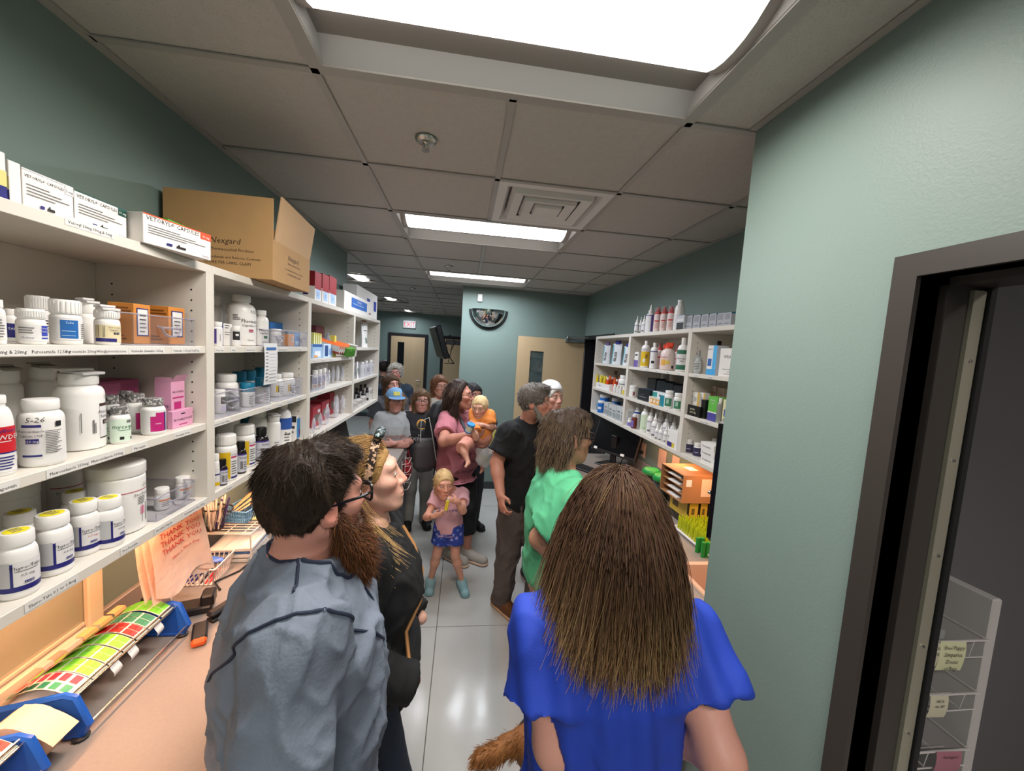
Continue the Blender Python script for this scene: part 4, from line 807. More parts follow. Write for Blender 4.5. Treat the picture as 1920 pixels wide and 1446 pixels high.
B('white_bottle', 'round-shouldered white bottle behind the tall brown bottle', 484, -.93, 38, 80, rz=-.7, neck=.78, capr=.82, caph=.17, sh=.25, cat='bottle'); B('white_bottle', 'plain white bottle with leaflet on cap beside the lotion bottle', 513, -.87, 26, 66, rz=-.7, neck=.8, capr=.86, caph=.16, cat='bottle', top=(LBL, 'leaf'), lab=[(.05, .3, -80, 80, LBL)] + lines(.08, .28, 3, -20, 30, INKG, 4))
B('lotion_bottle', 'white lotion bottle with cone shoulder and blue label', 531, -.88, 32, 84, rz=-.7, neck=.42, capr=.48, caph=.18, sh=.36, cat='bottle', lab=[(.35, .6, -60, 60, '3155a0'), ('Pet', .1, .22, 5, INK)] + lines(.08, .28, 3, -20, 30, INKG, 7)); B('white_bottle', 'slim white bottle between the lotion bottle and the divider', 548, -.9, 18, 74, rz=-.7, neck=.7, capr=.8, cat='bottle')
for u_, x_, h_, lb in ((428, -1.02, 96, 'white jar dim at the back left of the bottom shelf'), (505, -1.02, 80, 'white jar with seamed lid dim at the back of the bottom shelf')): B('white_jar', lb, u_, x_, 44, h_, rz=-.7, neck=.9, capr=.96, caph=.2, cat='jar')
B('teal_bottle', 'deep teal bottle dim at the back of the bottom shelf', 463, -1.01, 24, 84, rz=-.7, body=TEALC, cap=TEALC, cat='bottle'); B('teal_bottle', 'teal foil pouch bottle in the far back corner', 556, -1.0, 26, 66, rz=-.7, body=TEALC, cap=TEALC, cat='bottle')
cart_px('salve_carton', 'white blue and red carton at the end of the bottom shelf', 'carton', 556, 573, -.84, z, 46, .05, WHITE2, [('N', .05, .75, .95, 1, INK), ('N', .1, .5, .8, .6, INK), ('N', .1, .32, .7, .4, INKG), ('N', .1, .05, .5, .2, INKR), ('F', 0, .1, 1, .9, '2f86c8'), ('F', .2, .2, .8, .45, '5a3a8a')])
# ------------------------------------------------ cabinet C
z = 1.8105
pk = lambda lb, uL, uR, xf, h, dx, c, pr=(), **k: cart_px('packet_carton', lb, 'carton', uL, uR, xf, k.pop('zz', z), h, dx, c, pr, **k)
pk('brown and grey carton at the back of the packet shelf', 592, 606, -1.0, 54, .06, '7a3f4a'); pk('beige carton at the back of the packet shelf', 609, 622, -1.0, 50, .06, 'b8b0a6', [('F', .1, .1, .5, .9, '8c8178')])
for k_ in range(5): pk('green topped packet carton in the back row', 622 + k_ * 7, 628.5 + k_ * 7, -.99, 44 - k_, .05, 'd6dccb', [('F', 0, .6, 1, 1, '4a8f2b')], group='green topped back row packets')
pk('carton of yellow and blue syringe packets by the divider', 586, 604, -.84, 26, .06, '9fc0e2', [('F', .2, .1, .8, .5, 'e6e9f0'), ('F', 0, .8, 1, 1, '2e5fa4'), ('F', .1, .05, .5, .2, 'd99a4a')])
for k_ in range(4): pk('thin yellow packet standing in the blue carton', 588 + k_ * 4, 590.5 + k_ * 4, -.86, 44 - k_, .04, 'c9c46a', [('F', .2, .5, .8, .9, 'f0ecc0')], zz=z + .01, group='thin yellow packets')
pk('white and blue dewormer carton with domed window on the packet shelf', 607, 624, -.83, 25, .06, 'c9dcf2', [('F', .1, .1, .45, .9, '274f86'), ('F', .55, .2, .9, .7, '8fb4e0')])
B('domed_pack', 'clear domed blister pack on the white and blue carton', 613, -.87, 16, 44, rz=-.7, body=clear_mat('blister', 'cfd6e6', .25, .1), cap=clear_mat('blister', 'cfd6e6', .25, .1), neck=.4, capr=.4, caph=.05, sh=.6, cat='blister pack')
pk('tall yellow edged card next to the domed pack', 627, 630, -.83, 40, .05, 'd8c95a')
for k_ in range(5):
    y0 = 2.60 + k_ * .045; o = carton('flea_chew_carton', 'orange and white chew carton leaning in a fan over the shelf edge', 'carton', (-.93, y0, z + .045), (-.79, y0 + .03, z + .105), 'd9d4d0', [('N', 0, .0, 1, .25, 'a23a33'), ('T', 0, 0, 1, 1, 'd9662a'), ('F', 0, .55, 1, 1, 'd9662a')], -1, group='fan of orange chew cartons', tilt=(.55, .25, .1))
for k_ in range(6):
    y0 = 2.74 + k_ * .03; carton('green_packet', 'thin bright green packet hanging over the shelf edge', 'packet', (-.84, y0, z + .012), (-.775, y0 + .008, z + .075), '4f9434', [('F', 0, .7, 1, 1, '8cc06a')], -1, group='thin green packets at the shelf edge', tilt=(.45, .3, 0))
for k_ in range(2): carton('white_packet', 'thin white packet behind the green packets', 'packet', (-.84, 2.93 + k_ * .025, z + .005), (-.78, 2.94 + k_ * .025, z + .09), WHITE2, [('F', .2, .5, .8, .7, INKG)], -1, group='thin white packets', tilt=(.3, .2, 0))
z = 1.6255
clear_bin('clear bin of purple and white pill bottles', 585, 610, -.82, z, 30, .12)
for k_, (u_, x_) in enumerate(((590, -.85), (598, -.85), (606, -.85), (592, -.905), (601, -.905), (609, -.905))): B('pill_bottle', 'purple and white pill bottle packed in its clear bin', u_, x_, 11, 36 if k_ < 3 else 38, zz=z + .003, rz=-.7, neck=.9, capr=1.0, caph=.24, seg=14, lab=[(.05, .7, -90, 90, LBL), (.3, .62, -90, 10, PURP), (.1, .25, -60, 0, 'c0702a')], group='purple and white pill bottles in the bin')
def film_bag(lb, u_, x_, w_, h_, zz, tagc, seed, grp):
    p, r, h = spot(u_, x_, zz, w_, h_); t = thing('clear_packet', lb, 'plastic packet', p, 0, grp)
    m = MB(); crumple(m, (0, 0, h * .5), (min(.02, r * .6), r, h * .5), seed); obj('film', m, CRK, t)
    obj('paper_insert', MB().box((.004, -r * .35, h * .3), (.0055, r * .35, h * .65)), col(tagc), t)
for k_, (u_, h_, tc) in enumerate(((616, 32, 'cfd6e6'), (624, 34, '4a6fae'), (633, 33, 'd5d8df'), (641, 34, '5a78b4'), (649, 32, 'd5d8df'), (655, 30, 'c8cedd'))): film_bag('clear film packet of catheters standing in a row on the shelf', u_, -.86 - .02 * (k_ % 2), 12, h_, z, tc, 40 + k_, 'clear catheter packets')
z = 1.3855
for uL, uR, x_, h_, lb in ((586, 601, -.88, 38, 'red carton at the divider end of the lowest shelf'), (603, 617, -.9, 36, 'red carton with red-white label in the middle of the lowest shelf'), (618, 630, -.93, 40, 'red carton with dark side farther along the lowest shelf')): cart_px('red_carton', lb, 'carton', uL, uR, x_, z, h_, .09, 'a3323f', [('F', .15, .25, .85, .6, '6d625c'), ('F', .6, .65, .9, .8, 'd8cfd0'), ('T', .2, .2, .8, .8, 'b8505a')], group='red cartons')
for k_, (u_, x_, w_, h_, tc) in enumerate(((588, -.83, 14, 28, '7a3f9a'), (600, -.835, 14, 30, '5d3f9a'), (613, -.84, 18, 36, '4f3f9a'), (630, -.86, 22, 42, 'd5d5dc'), (642, -.87, 20, 36, 'd5d5dc'))): film_bag('clear packet with small purple card on the lowest shelf' if k_ < 3 else 'bulging clear packet of tubing on the lowest shelf', u_, x_, w_, h_, z, tc, 60 + k_, 'clear packets with purple cards' if k_ < 3 else 'bulging clear packets')
# ------------------------------------------------ cabinet D
z = 1.8755
def pouch(lb, p, w_, h_, rz, base, pr, name='stand_up_pouch', dep_=.03, group=None):
    t = thing(name, lb, 'pouch', p, rz, group); m = MB()
    def fn(s):
        def f(u, v):
            b = dep_ * (1 - v) ** .6 * (1 - .6 * (2 * u - 1) ** 2); wv = w_ * (1 - .06 * math.sin(v * PI)); return (s * (b + .0008) + .002 * math.sin(7 * v + 3 * u), (u - .5) * wv, v * h_)
        return f
    m.grid(fn(1), 8, 10).grid(fn(-1), 8, 10); mats = [col(base)]
    obj('pouch_film', m, mats, t)
    m = MB(); mats = []
    for q in pr:
        c_ = col(q[-1])
        if c_ not in mats: mats.append(c_)
        m.use(mats.index(c_)); fx = lambda u, v: Vector(fn(1)(u, v)) + Vector((.0012, 0, 0))
        if isinstance(q[0], str):
            s_, size, uu, vv = q[:4]; tv, tf = text_arr(s_); m.add([fx(uu + x * size * h_ / w_, vv + y * size) for x, y in tv], tf)
        else:
            u0, v0, u1, v1 = q[:4]; m.grid(lambda a, b: fx(u0 + (u1 - u0) * a, v0 + (v1 - v0) * b), 4, 4)
    obj('print', m, mats, t); return t
p, r, h = spot(681, -.87, z, 26, 50); pouch('white food pouch lettered RAW with dark green trees', p, 2 * r * 1.1, h, -.15, WHITE, [('RAW', .2, .45, .78, INKG), (.35, .14, .5, .36, '1e5a3c'), (.58, .16, .68, .32, '2f6b48'), (.2, .6, .8, .63, INKG), (.1, .94, .9, .99, '9a5a3a')])
z = 1.6255
p, r, h = spot(669, -.84, z, 9, 32); pouch('small white pouch with a green tree by the cabinet divider', p, 2 * r * 1.1, h, 0, WHITE, [(.3, .3, .7, .6, '2f6b48')], dep_=.01)
clear_bin('clear bin of white bottles on the end cabinet shelf', 675, 700, -.83, z, 24, .1)
for u_, x_ in ((679, -.86), (686, -.87), (694, -.86)): B('pill_bottle', 'white bottle with black label in the end cabinet bin', u_, x_, 9, 26, zz=z + .003, rz=-.7, neck=.7, capr=.8, seg=14, lab=[(.1, .6, -90, 90, LBL), (.2, .55, 10, 50, INK)], group='white bottles in the end cabinet bin')
z = 1.3855
for k_, (u_, x_, h_) in enumerate(((668, -.9, 30), (672, -.86, 24), (676, -.91, 31), (680, -.86, 25), (684, -.9, 29), (688, -.87, 24))): B('dark_vial', 'small black-capped vial on the lowest shelf of the end cabinet', u_, x_, 6.5, h_, rz=-.7, body=AMBER, cap=INK, seg=12, cat='vial', lab=[(.2, .6, -90, 60, 'b8b8b8')], group='black-capped vials')
for uL, uR, x_, h_, lb in ((672, 679, -.83, 13, 'small grey-white carton in front of the black vials'), (681, 687, -.83, 14, 'small white carton in front of the black vials'), (692, 699, -.85, 22, 'beige box of packets at the end of the lowest shelf'), (664, 668, -.82, 15, 'narrow white carton by the divider on the lowest shelf')): cart_px('small_carton', lb, 'carton', uL, uR, x_, z, h_, .05, 'c9c4bf', [('F', .1, .5, .9, .8, 'a9a29c')])
# ================================================================== right cabinets (fronts face -x)
SX = 1
def Br(name, label, u, x, wpx, hpx, zz, **k):
    p, r, h = spot(u, x, zz, wpx, hpx); return bottle(name, label, k.pop('cat', 'bottle'), p, r, h, rz=k.pop('rz', PI + .95), **k)
def Cr(name, label, uL, uR, xf, zz, hpx, dx, base, pr=(), **k): return cart_px(name, label, 'carton', uR, uL, xf, zz, hpx, dx, base, pr, side=1, **k)
REDC = mat('red_pump_cap', 'c02f35', .35); CLC = clear_mat('clear_overcap', 'f0e8e8', .12, .08)
z = 2.1205; xq = 1.40
def dropper(lb, u, x, w_, h_, zz, lc=PURP, grp='white dropper bottles', capc=None): return Br('dropper_bottle', lb, u, x, w_, h_, zz, neck=.5, capr=.52, caph=.3, sh=.3, tip=1, cap=capc, seg=16, group=grp, lab=[(.06, .5, -80, 80, LBL), (.44, .46, -80, 80, lc), (.08, .16, -40, 10, INKG)])
for u_, x_ in ((1193, 1.35), (1200, 1.41), (1206, 1.35)): dropper('small white dropper bottle on top of the cabinets', u_, x_, 9, 33, z, grp='small droppers on top of the cabinet')
Br('ear_cleaner_bottle', 'tall white pointed bottle with purple side label on top of the cabinets', 1217, 1.37, 17, 52, z, neck=.5, capr=.55, caph=.28, sh=.2, tip=1, lab=[(.05, .62, -90, 20, LBL), (.05, .62, 20, 90, '6a58a0'), (.6, .63, -90, 90, PURP)])
def pump(lb, u, x, w_, h_, zz, grp='red-capped mousse bottles'):
    t = Br('mousse_bottle', lb, u, x, w_, h_ * .74, zz, neck=.85, capr=.9, caph=.05, sh=.06, body=mat('pale_pink_plastic', 'd9c6c2', .4), cap=REDC, group=grp, lab=[(.2, .5, -30, 20, 'c9a49e'), (.55, .62, -40, 30, REDC)])
    p, r, h = spot(u, x, zz, w_, h_); hb = h * .74
    obj('pump_head', MB().lathe([(r * .85, hb), (r * .85, hb + h * .04), (r * .4, hb + h * .1), (r * .3, hb + h * .2), (.0005, hb + h * .22)], 14), REDC, t); obj('overcap', MB().lathe([(r * .86, hb + .001), (r * .8, hb + h * .24), (.0005, hb + h * .25)], 14), CLC, t)
for u_, lb in ((1231, 'red-capped pale bottle next to the purple-label bottle'), (1243, 'red-capped pale bottle, middle of three on the cabinet top'), (1256, 'red-capped pale bottle beside the tall white bottle')): pump(lb, u_, 1.38, 15, 48, z)
Br('shampoo_bottle', 'tall plain white bottle with rounded shoulders on top of the cabinets', 1271, 1.39, 20, 57, z, neck=.5, capr=.55, caph=.1, sh=.3, lab=[(.05, .5, -80, 80, LBL), ('2', .14, .1, 10, INK)])
Cr('supplement_carton', 'grey and teal carton with dark panel at the front of its row', 1267, 1281, 1.345, z, 27, .10, 'b9bcc2', [('F', .05, .03, .95, .5, '2f3036'), ('F', .1, .6, .9, .75, WHITE2), ('T', 0, 0, 1, 1, '2b6f86')])
for k_, u_ in enumerate((1283, 1298, 1313, 1328, 1343, 1356)): Cr('supplement_carton', 'grey teal-topped carton in the row on the right cabinet top', u_, u_ + 13, 1.36, z, 26, .09, 'a5a8b0', [('F', .15, .5, .85, .9, '8d9098'), ('F', .15, .2, .8, .25, INKG), ('T', 0, 0, 1, 1, '2b6f86'), ('N', 0, .9, 1, 1, '2b6f86')], group='row of grey teal-topped cartons')
# cabinet E (far right)
z = 1.8575
for k_, (u_, w_, h_, lb) in enumerate(((1137, 17, 38, 'slim silver pouch with purple clip by the black door frame'), (1156, 22, 43, 'silver pouch with blue cap and teal edge in the middle'), (1176, 20, 40, 'silver pouch with blue cap half behind the divider'))):
    p, r, h = spot(u_, 1.40, z, w_, h_); t = pouch(lb, p, 2 * r, h * .9, PI + .5, 'cfd3d8', [(.3, .15, .6, .6, INKG), (.0, .0, .15, .95, '5fb0c0'), (.35, .3, .5, .55, WHITE)], dep_=.03)
    obj('clip', MB().rbox((-.01, -r * .5, h * .88), (.01, r * .5, h * 1.04), .003), K('33399a') if k_ else K('7d6aa8'), t)
z = 1.6105
for k_ in range(6): Br('yellow_syringe', 'yellow capped syringe vial standing in a cluster', 1119 + 3.4 * k_, 1.36 + .03 * (k_ % 2), 5, 20, z + .02, body=K('dcc62a'), cap=K('e2d24a'), seg=10, cat='vial', group='yellow syringe vials')
cart_px('white_tray', 'low white tray holding the yellow vials', 'tray', 1142, 1117, 1.345, z, 10, .1, WHITE2, [('F', .3, .4, .4, 'Clavamox', INKB, .5)], side=1)
for k_ in range(6): Br('orange_vial', 'orange pharmacy vial with white lid', 1138 + 4.3 * k_, 1.37 + .035 * (k_ % 3), 6, 23 + 3 * (k_ % 2), z, body=mat('orange_vial', 'd2491c', .2), cap=K('d85a2a') if k_ % 2 else WHITE, seg=12, cat='vial', group='orange pharmacy vials')
Br('pill_bottle', 'large white bottle with swoosh label beside the orange vials', 1167, 1.40, 19, 34, z, neck=.7, capr=.75, cat=PC, lab=[(.3, .6, -70, 70, LBL), (.5, .54, -40, 30, INK), (.3, .33, -40, 40, '8a5a5a')])
for k_, u_ in enumerate((1152, 1158, 1163, 1169)): Br('small_vial', 'small white-labelled vial at the front of the shelf', u_, 1.345, 6.5, 16, z, seg=12, cat='vial', body=K('d8d2c4'), lab=[(.1, .6, -80, 80, K('d9c34a') if k_ == 3 else LBL)], group='small white-labelled vials')
Br('tape_roll_bottle', 'brown ribbed tube leaning at the back by the orange vials', 1152, 1.5, 10, 34, z, seg=12, body=K('8d7d70'), cap=K('6d5d50'), cat='tube')
z = 1.3755
Br('turquoise_bottle', 'turquoise pointed bottle by the cabinet end panel', 1117, 1.38, 10, 32, z, neck=.4, capr=.45, caph=.3, tip=1, body=K('6fb3bd', .3), cap=K('dfe9ea', .3), seg=14)
for k_, (u_, x_, lb) in enumerate(((1132, 1.42, 'white-lidded blue wipes tub in front'), (1154, 1.46, 'white-lidded blue wipes tub half hidden behind cartons'), (1126, 1.36, 'short blue and white jar in front of the wipes tubs'))): Br('wipes_tub', lb, u_, x_, 18 if k_ < 2 else 13, 32 if k_ < 2 else 22, z, neck=.95, capr=1.02, caph=.18, body=K('2468b8', .35), cat='tub', seg=18, lab=[(.3, .5, -40, 20, LBL)])
for k_, u_ in enumerate((1131, 1140, 1147, 1155, 1162, 1168)): Cr('grey_carton', 'slim grey medicine carton in the lowest row by the door', u_, u_ + 7, 1.345, z, 24 + 4 * (k_ > 2), .07, 'b9bcbd', [('F', .1, .1, .9, .5, '8f9698'), ('F', .2, .6, .8, .7, INKG), ('N', 0, .2, 1, .4, '9aa0a2')], group='slim grey cartons')
# cabinet F
z = 1.8575
Cr('ointment_carton', 'slim white and purple ointment carton by the divider', 1188, 1195, 1.36, z, 28, .03, WHITE2, [('F', 0, 0, 1, .45, '6a58a0'), ('F', .2, .75, .8, .85, INK)])
Br('shampoo_bottle', 'white shampoo bottle with yellow label and dark heading', 1208, 1.37, 16, 50, z, neck=.38, capr=.4, caph=.12, sh=.16, lab=[(.06, .72, -90, 90, YEL), (.6, .74, -90, 90, LBL), ('ZYMOX', .06, .64, 0, INK), (.2, .34, -20, 10, LBL), (.35, .5, 10, 40, '8a6a2a')])
Br('shampoo_bottle', 'white shampoo bottle with purple line behind the red-capped jug', 1224, 1.38, 14, 48, z, neck=.42, capr=.45, caph=.14, sh=.12, lab=[(.06, .7, -90, 90, LBL), (.64, .67, -90, 90, PURP), (.2, .3, -30, 20, INK)])
for u_, x_, lb in ((1234, 1.44, 'red-capped pale bottle on the shelf left of the spray jug'), (1247, 1.47, 'red-capped pale bottle on the shelf behind the spray jug'), (1268, 1.47, 'red-capped pale bottle on the shelf behind the green-label bottle')): pump(lb, u_, x_, 12, 50, z, 'red-capped mousse bottles on the shelf')
t = Br('spray_jug', 'wide pale pink jug with orange-red trigger cap and flame print', 1250, 1.375, 28, 44, z, neck=.5, capr=.55, caph=.08, sh=.28, body=mat('pink_white_plastic', 'ddc9c4', .4), cap=K('d8401f'), cat='jug', lab=[(.2, .45, -50, -10, 'd9a24a'), (.25, .4, -10, 25, 'e3c65a'), ('Duxo', .14, .5, -30, 'a04040'), (.08, .2, 40, 60, INK)])
p, r, h = spot(1250, 1.375, z, 28, 44); obj('trigger', MB().rbox((-.012, -.02, h * .97), (.012, .03, h * 1.16), .006).rbox((-.008, -.035, h * .9), (.008, -.02, h * 1.08), .004), K('d8401f'), t)
Br('lotion_bottle', 'tall white bottle with green label lettered KetoLyt', 1277, 1.37, 22, 63, z, neck=.4, capr=.42, caph=.17, sh=.2, lab=[(.06, .62, -90, 90, LBL), (.06, .2, -90, 90, '2f6a54'), (.52, .64, -90, 90, '2f6a54'), ('KetoLyt', .09, .36, 0, INK), (.3, .32, -20, 20, INKG)])
Br('lotion_bottle', 'pale green labelled bottle squeezed against the divider', 1289, 1.47, 11, 50, z, neck=.6, capr=.7, lab=[(.06, .8, -90, 90, 'b9d8bd'), (.4, .5, -90, 90, '3a78b0'), (.1, .35, -90, 90, '9ac04a')])
z = 1.6105; BLKC = mat('black_card', '16171c', .35)
Br('white_jar', 'white jar with dim label at the back of the black carton shelf', 1204, 1.50, 13, 22, z + .0, cat='jar', neck=.9, capr=1.0, lab=[(.1, .6, -60, 60, LBL)]); Br('white_jar', 'wide white jar with paw print by the divider', 1186, 1.38, 15, 21, z, cat='jar', neck=.95, capr=1.02, caph=.22, lab=[(.15, .5, 10, 40, '8a4a4a')]); Br('white_bottle', 'white bottle standing behind the row of black cartons', 1243, 1.56, 18, 50, z, neck=.8, capr=.85)
for k_, u_ in enumerate((1211, 1228, 1243, 1259)): Cr('black_carton', 'glossy black carton in the raised back row', u_, u_ + 15, 1.42, z, 42, .08, BLKC, [('F', .1, .5, .9, .52, '3a3d48'), ('F', .1, .3, .7, .32, '3a3d48'), ('T', 0, 0, 1, 1, '1f2f44')], group='back row of black cartons')
Cr('black_carton', 'glossy black carton standing alone at the shelf front', 1195, 1217, 1.35, z, 22, .06, BLKC, [('F', .1, .3, .8, .34, '8a8d98'), ('F', .1, .5, .6, .53, '5a5d68'), ('T', 0, 0, 1, 1, '1f3450')])
Cr('white_teal_carton', 'white and teal carton lying under the black row', 1219, 1252, 1.37, z + .035, 14, .04, 'd2d8d6', [('F', 0, .1, .4, .9, '3f8f8a'), ('F', .5, .4, .8, .7, INKG)]); Cr('teal_tray', 'open white tray of small orange packs', 1216, 1236, 1.345, z, 13, .05, 'c9c6c0', [])
for k_ in range(3): Cr('orange_pack', 'tiny orange and white pack in the tray', 1218 + 6 * k_, 1223 + 6 * k_, 1.342, z + .001, 10, .01, 'd9a04a', [('F', .2, .3, .8, .8, WHITE2)], group='tiny orange packs')
Cr('teal_carton', 'small solid teal carton beside the green-label jars', 1236, 1245, 1.345, z, 20, .05, '1c7a8a', [])
for u_, lb in ((1253, 'white jar with dark green label next to the teal carton'), (1270, 'white jar with dark green label by the divider')): Br('green_label_jar', lb, u_, 1.37, 18, 32, z, cat='jar', neck=.8, capr=.88, caph=.2, lab=[(.1, .64, -70, 70, LBL), (.1, .56, -50, 40, '3a7a5a'), (.25, .5, -25, 5, '9ab8a8')], group='green-label jars')
Br('green_bottle', 'narrow green-label bottle squeezed by the divider', 1280, 1.40, 9, 42, z, lab=[(.05, .6, -90, 90, '2f9a5a')])
z = 1.3755
Br('bottle_blue_collar', 'white bottle with blue collar and pointed tip', 1193, 1.41, 13, 46, z, neck=.45, capr=.55, caph=.3, sh=.14, tip=1, lab=[(.05, .5, -90, 20, LBL), (.55, .62, -90, 90, '2a4f98')]); Br('brown_bottle', 'small brown and purple bottle in front of the blue-collared one', 1188, 1.355, 11, 26, z, body=K('6a3028', .25), cap=WHITE, lab=[(.1, .6, -90, 0, '7a6ab0')]); Br('small_white_jar', 'small white and violet jar by the divider on the lowest shelf', 1180, 1.35, 9, 16, z, cat='jar', lab=[(.1, .5, -90, 90, '8a7ac0')])
Br('ear_wash_bottle', 'large white pointed bottle with pale green label', 1207, 1.38, 16, 52, z, neck=.5, capr=.52, caph=.24, sh=.2, tip=1, lab=[(.06, .62, -80, 80, 'c9d8bd'), ('22', .1, .12, 5, INK)])
for k_, (u_, x_, w_, h_) in enumerate(((1218, 1.40, 14, 50), (1226, 1.36, 14, 46), (1236, 1.47, 14, 52), (1247, 1.42, 15, 48), (1261, 1.44, 15, 46), (1272, 1.44, 13, 44), (1231, 1.54, 14, 52), (1254, 1.55, 14, 52))): dropper('large white dropper bottle with violet line in the crowded lowest row', u_, x_, w_, h_, z, grp='large white dropper bottles')
for k_, (u_, x_) in enumerate(((1231, 1.345), (1238, 1.35), (1247, 1.36), (1251, 1.385), (1260, 1.36), (1264, 1.39), (1275, 1.37))): dropper('small white dropper bottle with violet line at the front of the lowest row', u_, x_, 10, 32, z, grp='small white dropper bottles')
Cr('purple_yellow_carton', 'white carton with purple and yellow foot bands overhanging the lowest shelf', 1250, 1268, 1.335, z, 32, .03, WHITE2, [('F', .02, 0, .5, .28, '3a3078'), ('F', .5, 0, .75, .28, 'c9b43a'), ('F', .12, .5, .2, 'B', INK, .2)]); Cr('small_blue_carton', 'small blue and white carton beside the purple and yellow one', 1269, 1277, 1.34, z, 22, .03, WHITE2, [('F', 0, .1, .4, .9, '3f5fae'), ('F', .4, 0, 1, .3, 'c9b43a')])
# cabinet G (nearest, partly behind the wall)
z = 1.8575
Br('squeeze_bottle', 'clear squeeze bottle with swirled spout by the divider', 1306, 1.37, 17, 44, z, neck=.3, capr=.3, caph=.22, sh=.4, body=mat('frosted_clear', 'aeb4b4', .2), cap=K('a9a9a9'), lab=[(.1, .5, -60, 60, 'c2c6c6')] + lines(.12, .46, 5, -40, 40, INKG, 3))
Cr('blue_white_carton', 'tall light blue and white carton with a paw roundel', 1323, 1340, 1.36, z, 55, .07, WHITE2, [('N', .0, 0, 1, 1, 'b9bcc4'), ('F', 0, 0, 1, .2, '3f9ad0'), ('F', .6, .2, 1, 1, '4fa6da'), ('F', .1, .3, .5, .55, '2f5fa8'), ('F', .3, .85, .1, 'ADAPTIL', INKB, .5)]); Br('dark_tin', 'dark lidded tin behind the blue and white carton', 1338, 1.5, 26, 62, z, cat='tin', body=K('5a5d60'), cap=K('2f2c2a'))
Cr('welactin_carton', 'big white carton lettered WELACTIN with black print', 1346, 1392, 1.335, z, 54, .06, WHITE2, [('F', .45, .66, .14, 'WELACTIN', INK, .8), ('F', .6, .54, .1, '3TO1', INK, .5), ('F', .4, .24, .06, 'OMEGA-3 SUPPLEMENT', INK, .7), ('F', .45, .16, .05, 'for Dogs', INK, .5), ('F', .4, .08, .05, '120 & 480 ml bottle', INK, .7)])
z = 1.6105
for uL, uR, x_, h_, lb in ((1296, 1308, 1.36, 42, 'white and gold tube carton standing in the black tray'), (1309, 1318, 1.37, 44, 'gold-edged tube carton behind the first')): Cr('gold_white_carton', lb, uL, uR, x_, z + .004, h_, .03, 'd6d2ca', [('F', .7, 0, 1, 1, 'c8a24a'), ('F', .2, .6, .6, .8, 'a9a9a9')])
Cr('black_tray', 'black display tray with white lettering and tall side', 1288, 1311, 1.333, z, 20, .012, mat('black_display_card', '121212', .4), [('F', .4, .55, .25, 'NUTRI', 'd8cfae', .5), ('F', .45, .25, .25, 'STAT GEL', 'd8cfae', .6)])
Cr('black_card_pack', 'tall curved black card pack beside the green carton', 1312, 1320, 1.345, z + .003, 34, .07, mat('black_display_card', '121212', .4), [])
for k_, uL in enumerate((1312, 1325, 1340)): Cr('peach_carton', 'peach-white carton in the back row of the gel shelf', uL, uL + 12, 1.48, z, 56, .06, 'd9c5b8', [('F', .1, .6, .9, .8, 'b98a7a')], group='peach back row cartons')
Cr('green_purple_carton', 'green and purple carton lettered Renew Gel', 1325, 1341, 1.345, z, 46, .05, '5fae46', [('F', 0, 0, 1, .35, '4a4590'), ('F', 0, .33, 1, .38, WHITE2), ('F', .5, .82, .1, 'Renew', WHITE2, .7), ('F', .5, .7, .1, 'Gel', WHITE2, .4)])
Br('silver_tube', 'crimped silver tube standing beside the green carton', 1347, 1.36, 12, 46, z, body=mat('silver_foil', 'a9a9a4', .35, .6), cap=WHITE, neck=.9, capr=.6, cat='tube'); Cr('yellow_carton', 'cream and yellow carton at the wall end of the gel shelf', 1352, 1366, 1.36, z, 46, .06, 'd3cfa4', [('F', .2, .3, .6, .6, '4a4590')])
z = 1.3755
for u_, lb in ((1291, 'white capped bottle with dark purple label by the divider'), (1306, 'white capped bottle with dark purple label next to the stacked cartons')): Br('purple_label_bottle', lb, u_, 1.38, 16, 25, z, cat=PC, neck=.7, capr=.75, caph=.26, lab=[(.05, .68, -90, 90, '3a3450'), (.3, .36, -30, 20, 'a9a4b8')], group='dark purple label bottles')
for k_, zz in enumerate((0, .036, .072)): Cr('long_white_carton', 'long white carton in a stack of three on the lowest shelf', 1313, 1338, 1.34, z + zz, 13, .12, WHITE2, [('F', .45, .35, .45, 'Denamarin', INK, .7)], group='stack of three long white cartons')
Br('white_bottle', 'white capped bottle behind the stacked long cartons', 1322, 1.5, 16, 34, z, neck=.7, capr=.8); Br('white_bottle', 'second white capped bottle behind the stacked long cartons', 1338, 1.5, 16, 34, z, neck=.7, capr=.8)
# ================================================================== things on the left worktop
ZC = CT + .0005
PBLUE = mat('blue_plastic', '1f57b4', .32); PWH = mat('basket_white', 'dccfc6', .4); WIRE = mat('white_coated_wire', 'd5cabf', .35)
# long label dispenser rack: blue end stands, chrome rods, label rolls
t = thing('label_rack', 'long label dispenser rack with blue ends and chrome rods', 'label rack', (-.96, 1.14, ZC))
def blue_end(y, par, w=.012):
    pts = [(-.09, .0), (.085, .0), (.10, .03), (.072, .1), (.05, .105), (-.09, .075)]
    m = MB(); v = [(x, y - w / 2, z + .008) for x, z in pts] + [(x, y + w / 2, z + .008) for x, z in pts]; n = len(pts)
    m.add(v, [tuple(range(n)), tuple(range(n, 2 * n))[::-1]] + [(i, n + i, n + (i + 1) % n, (i + 1) % n) for i in range(n)])
    m.tube([(p_[0], y, p_[1] + .008) for p_ in pts], .008, 6, True)
    o = obj('end_stand', m, PBLUE, par)
    for fx in (-.07, .08): obj('rubber_foot', MB().lathe([(.016, 0), (.017, .006), (.012, .009)], 12, Tr((fx, y, 0))), BLACKB, o)
for y in (.19, -.155): blue_end(y, t)
for x, z in ((.062, .1), (.058, .112), (.092, .03), (-.085, .07)): obj('rod', MB().tube([(x, -.155, z), (x, .19, z)], .003, 6), STEEL, t)
t2 = thing('label_rack', 'second label dispenser rack with blue ends, cut off by the photo corner', 'label rack', (-.96, .70, ZC))
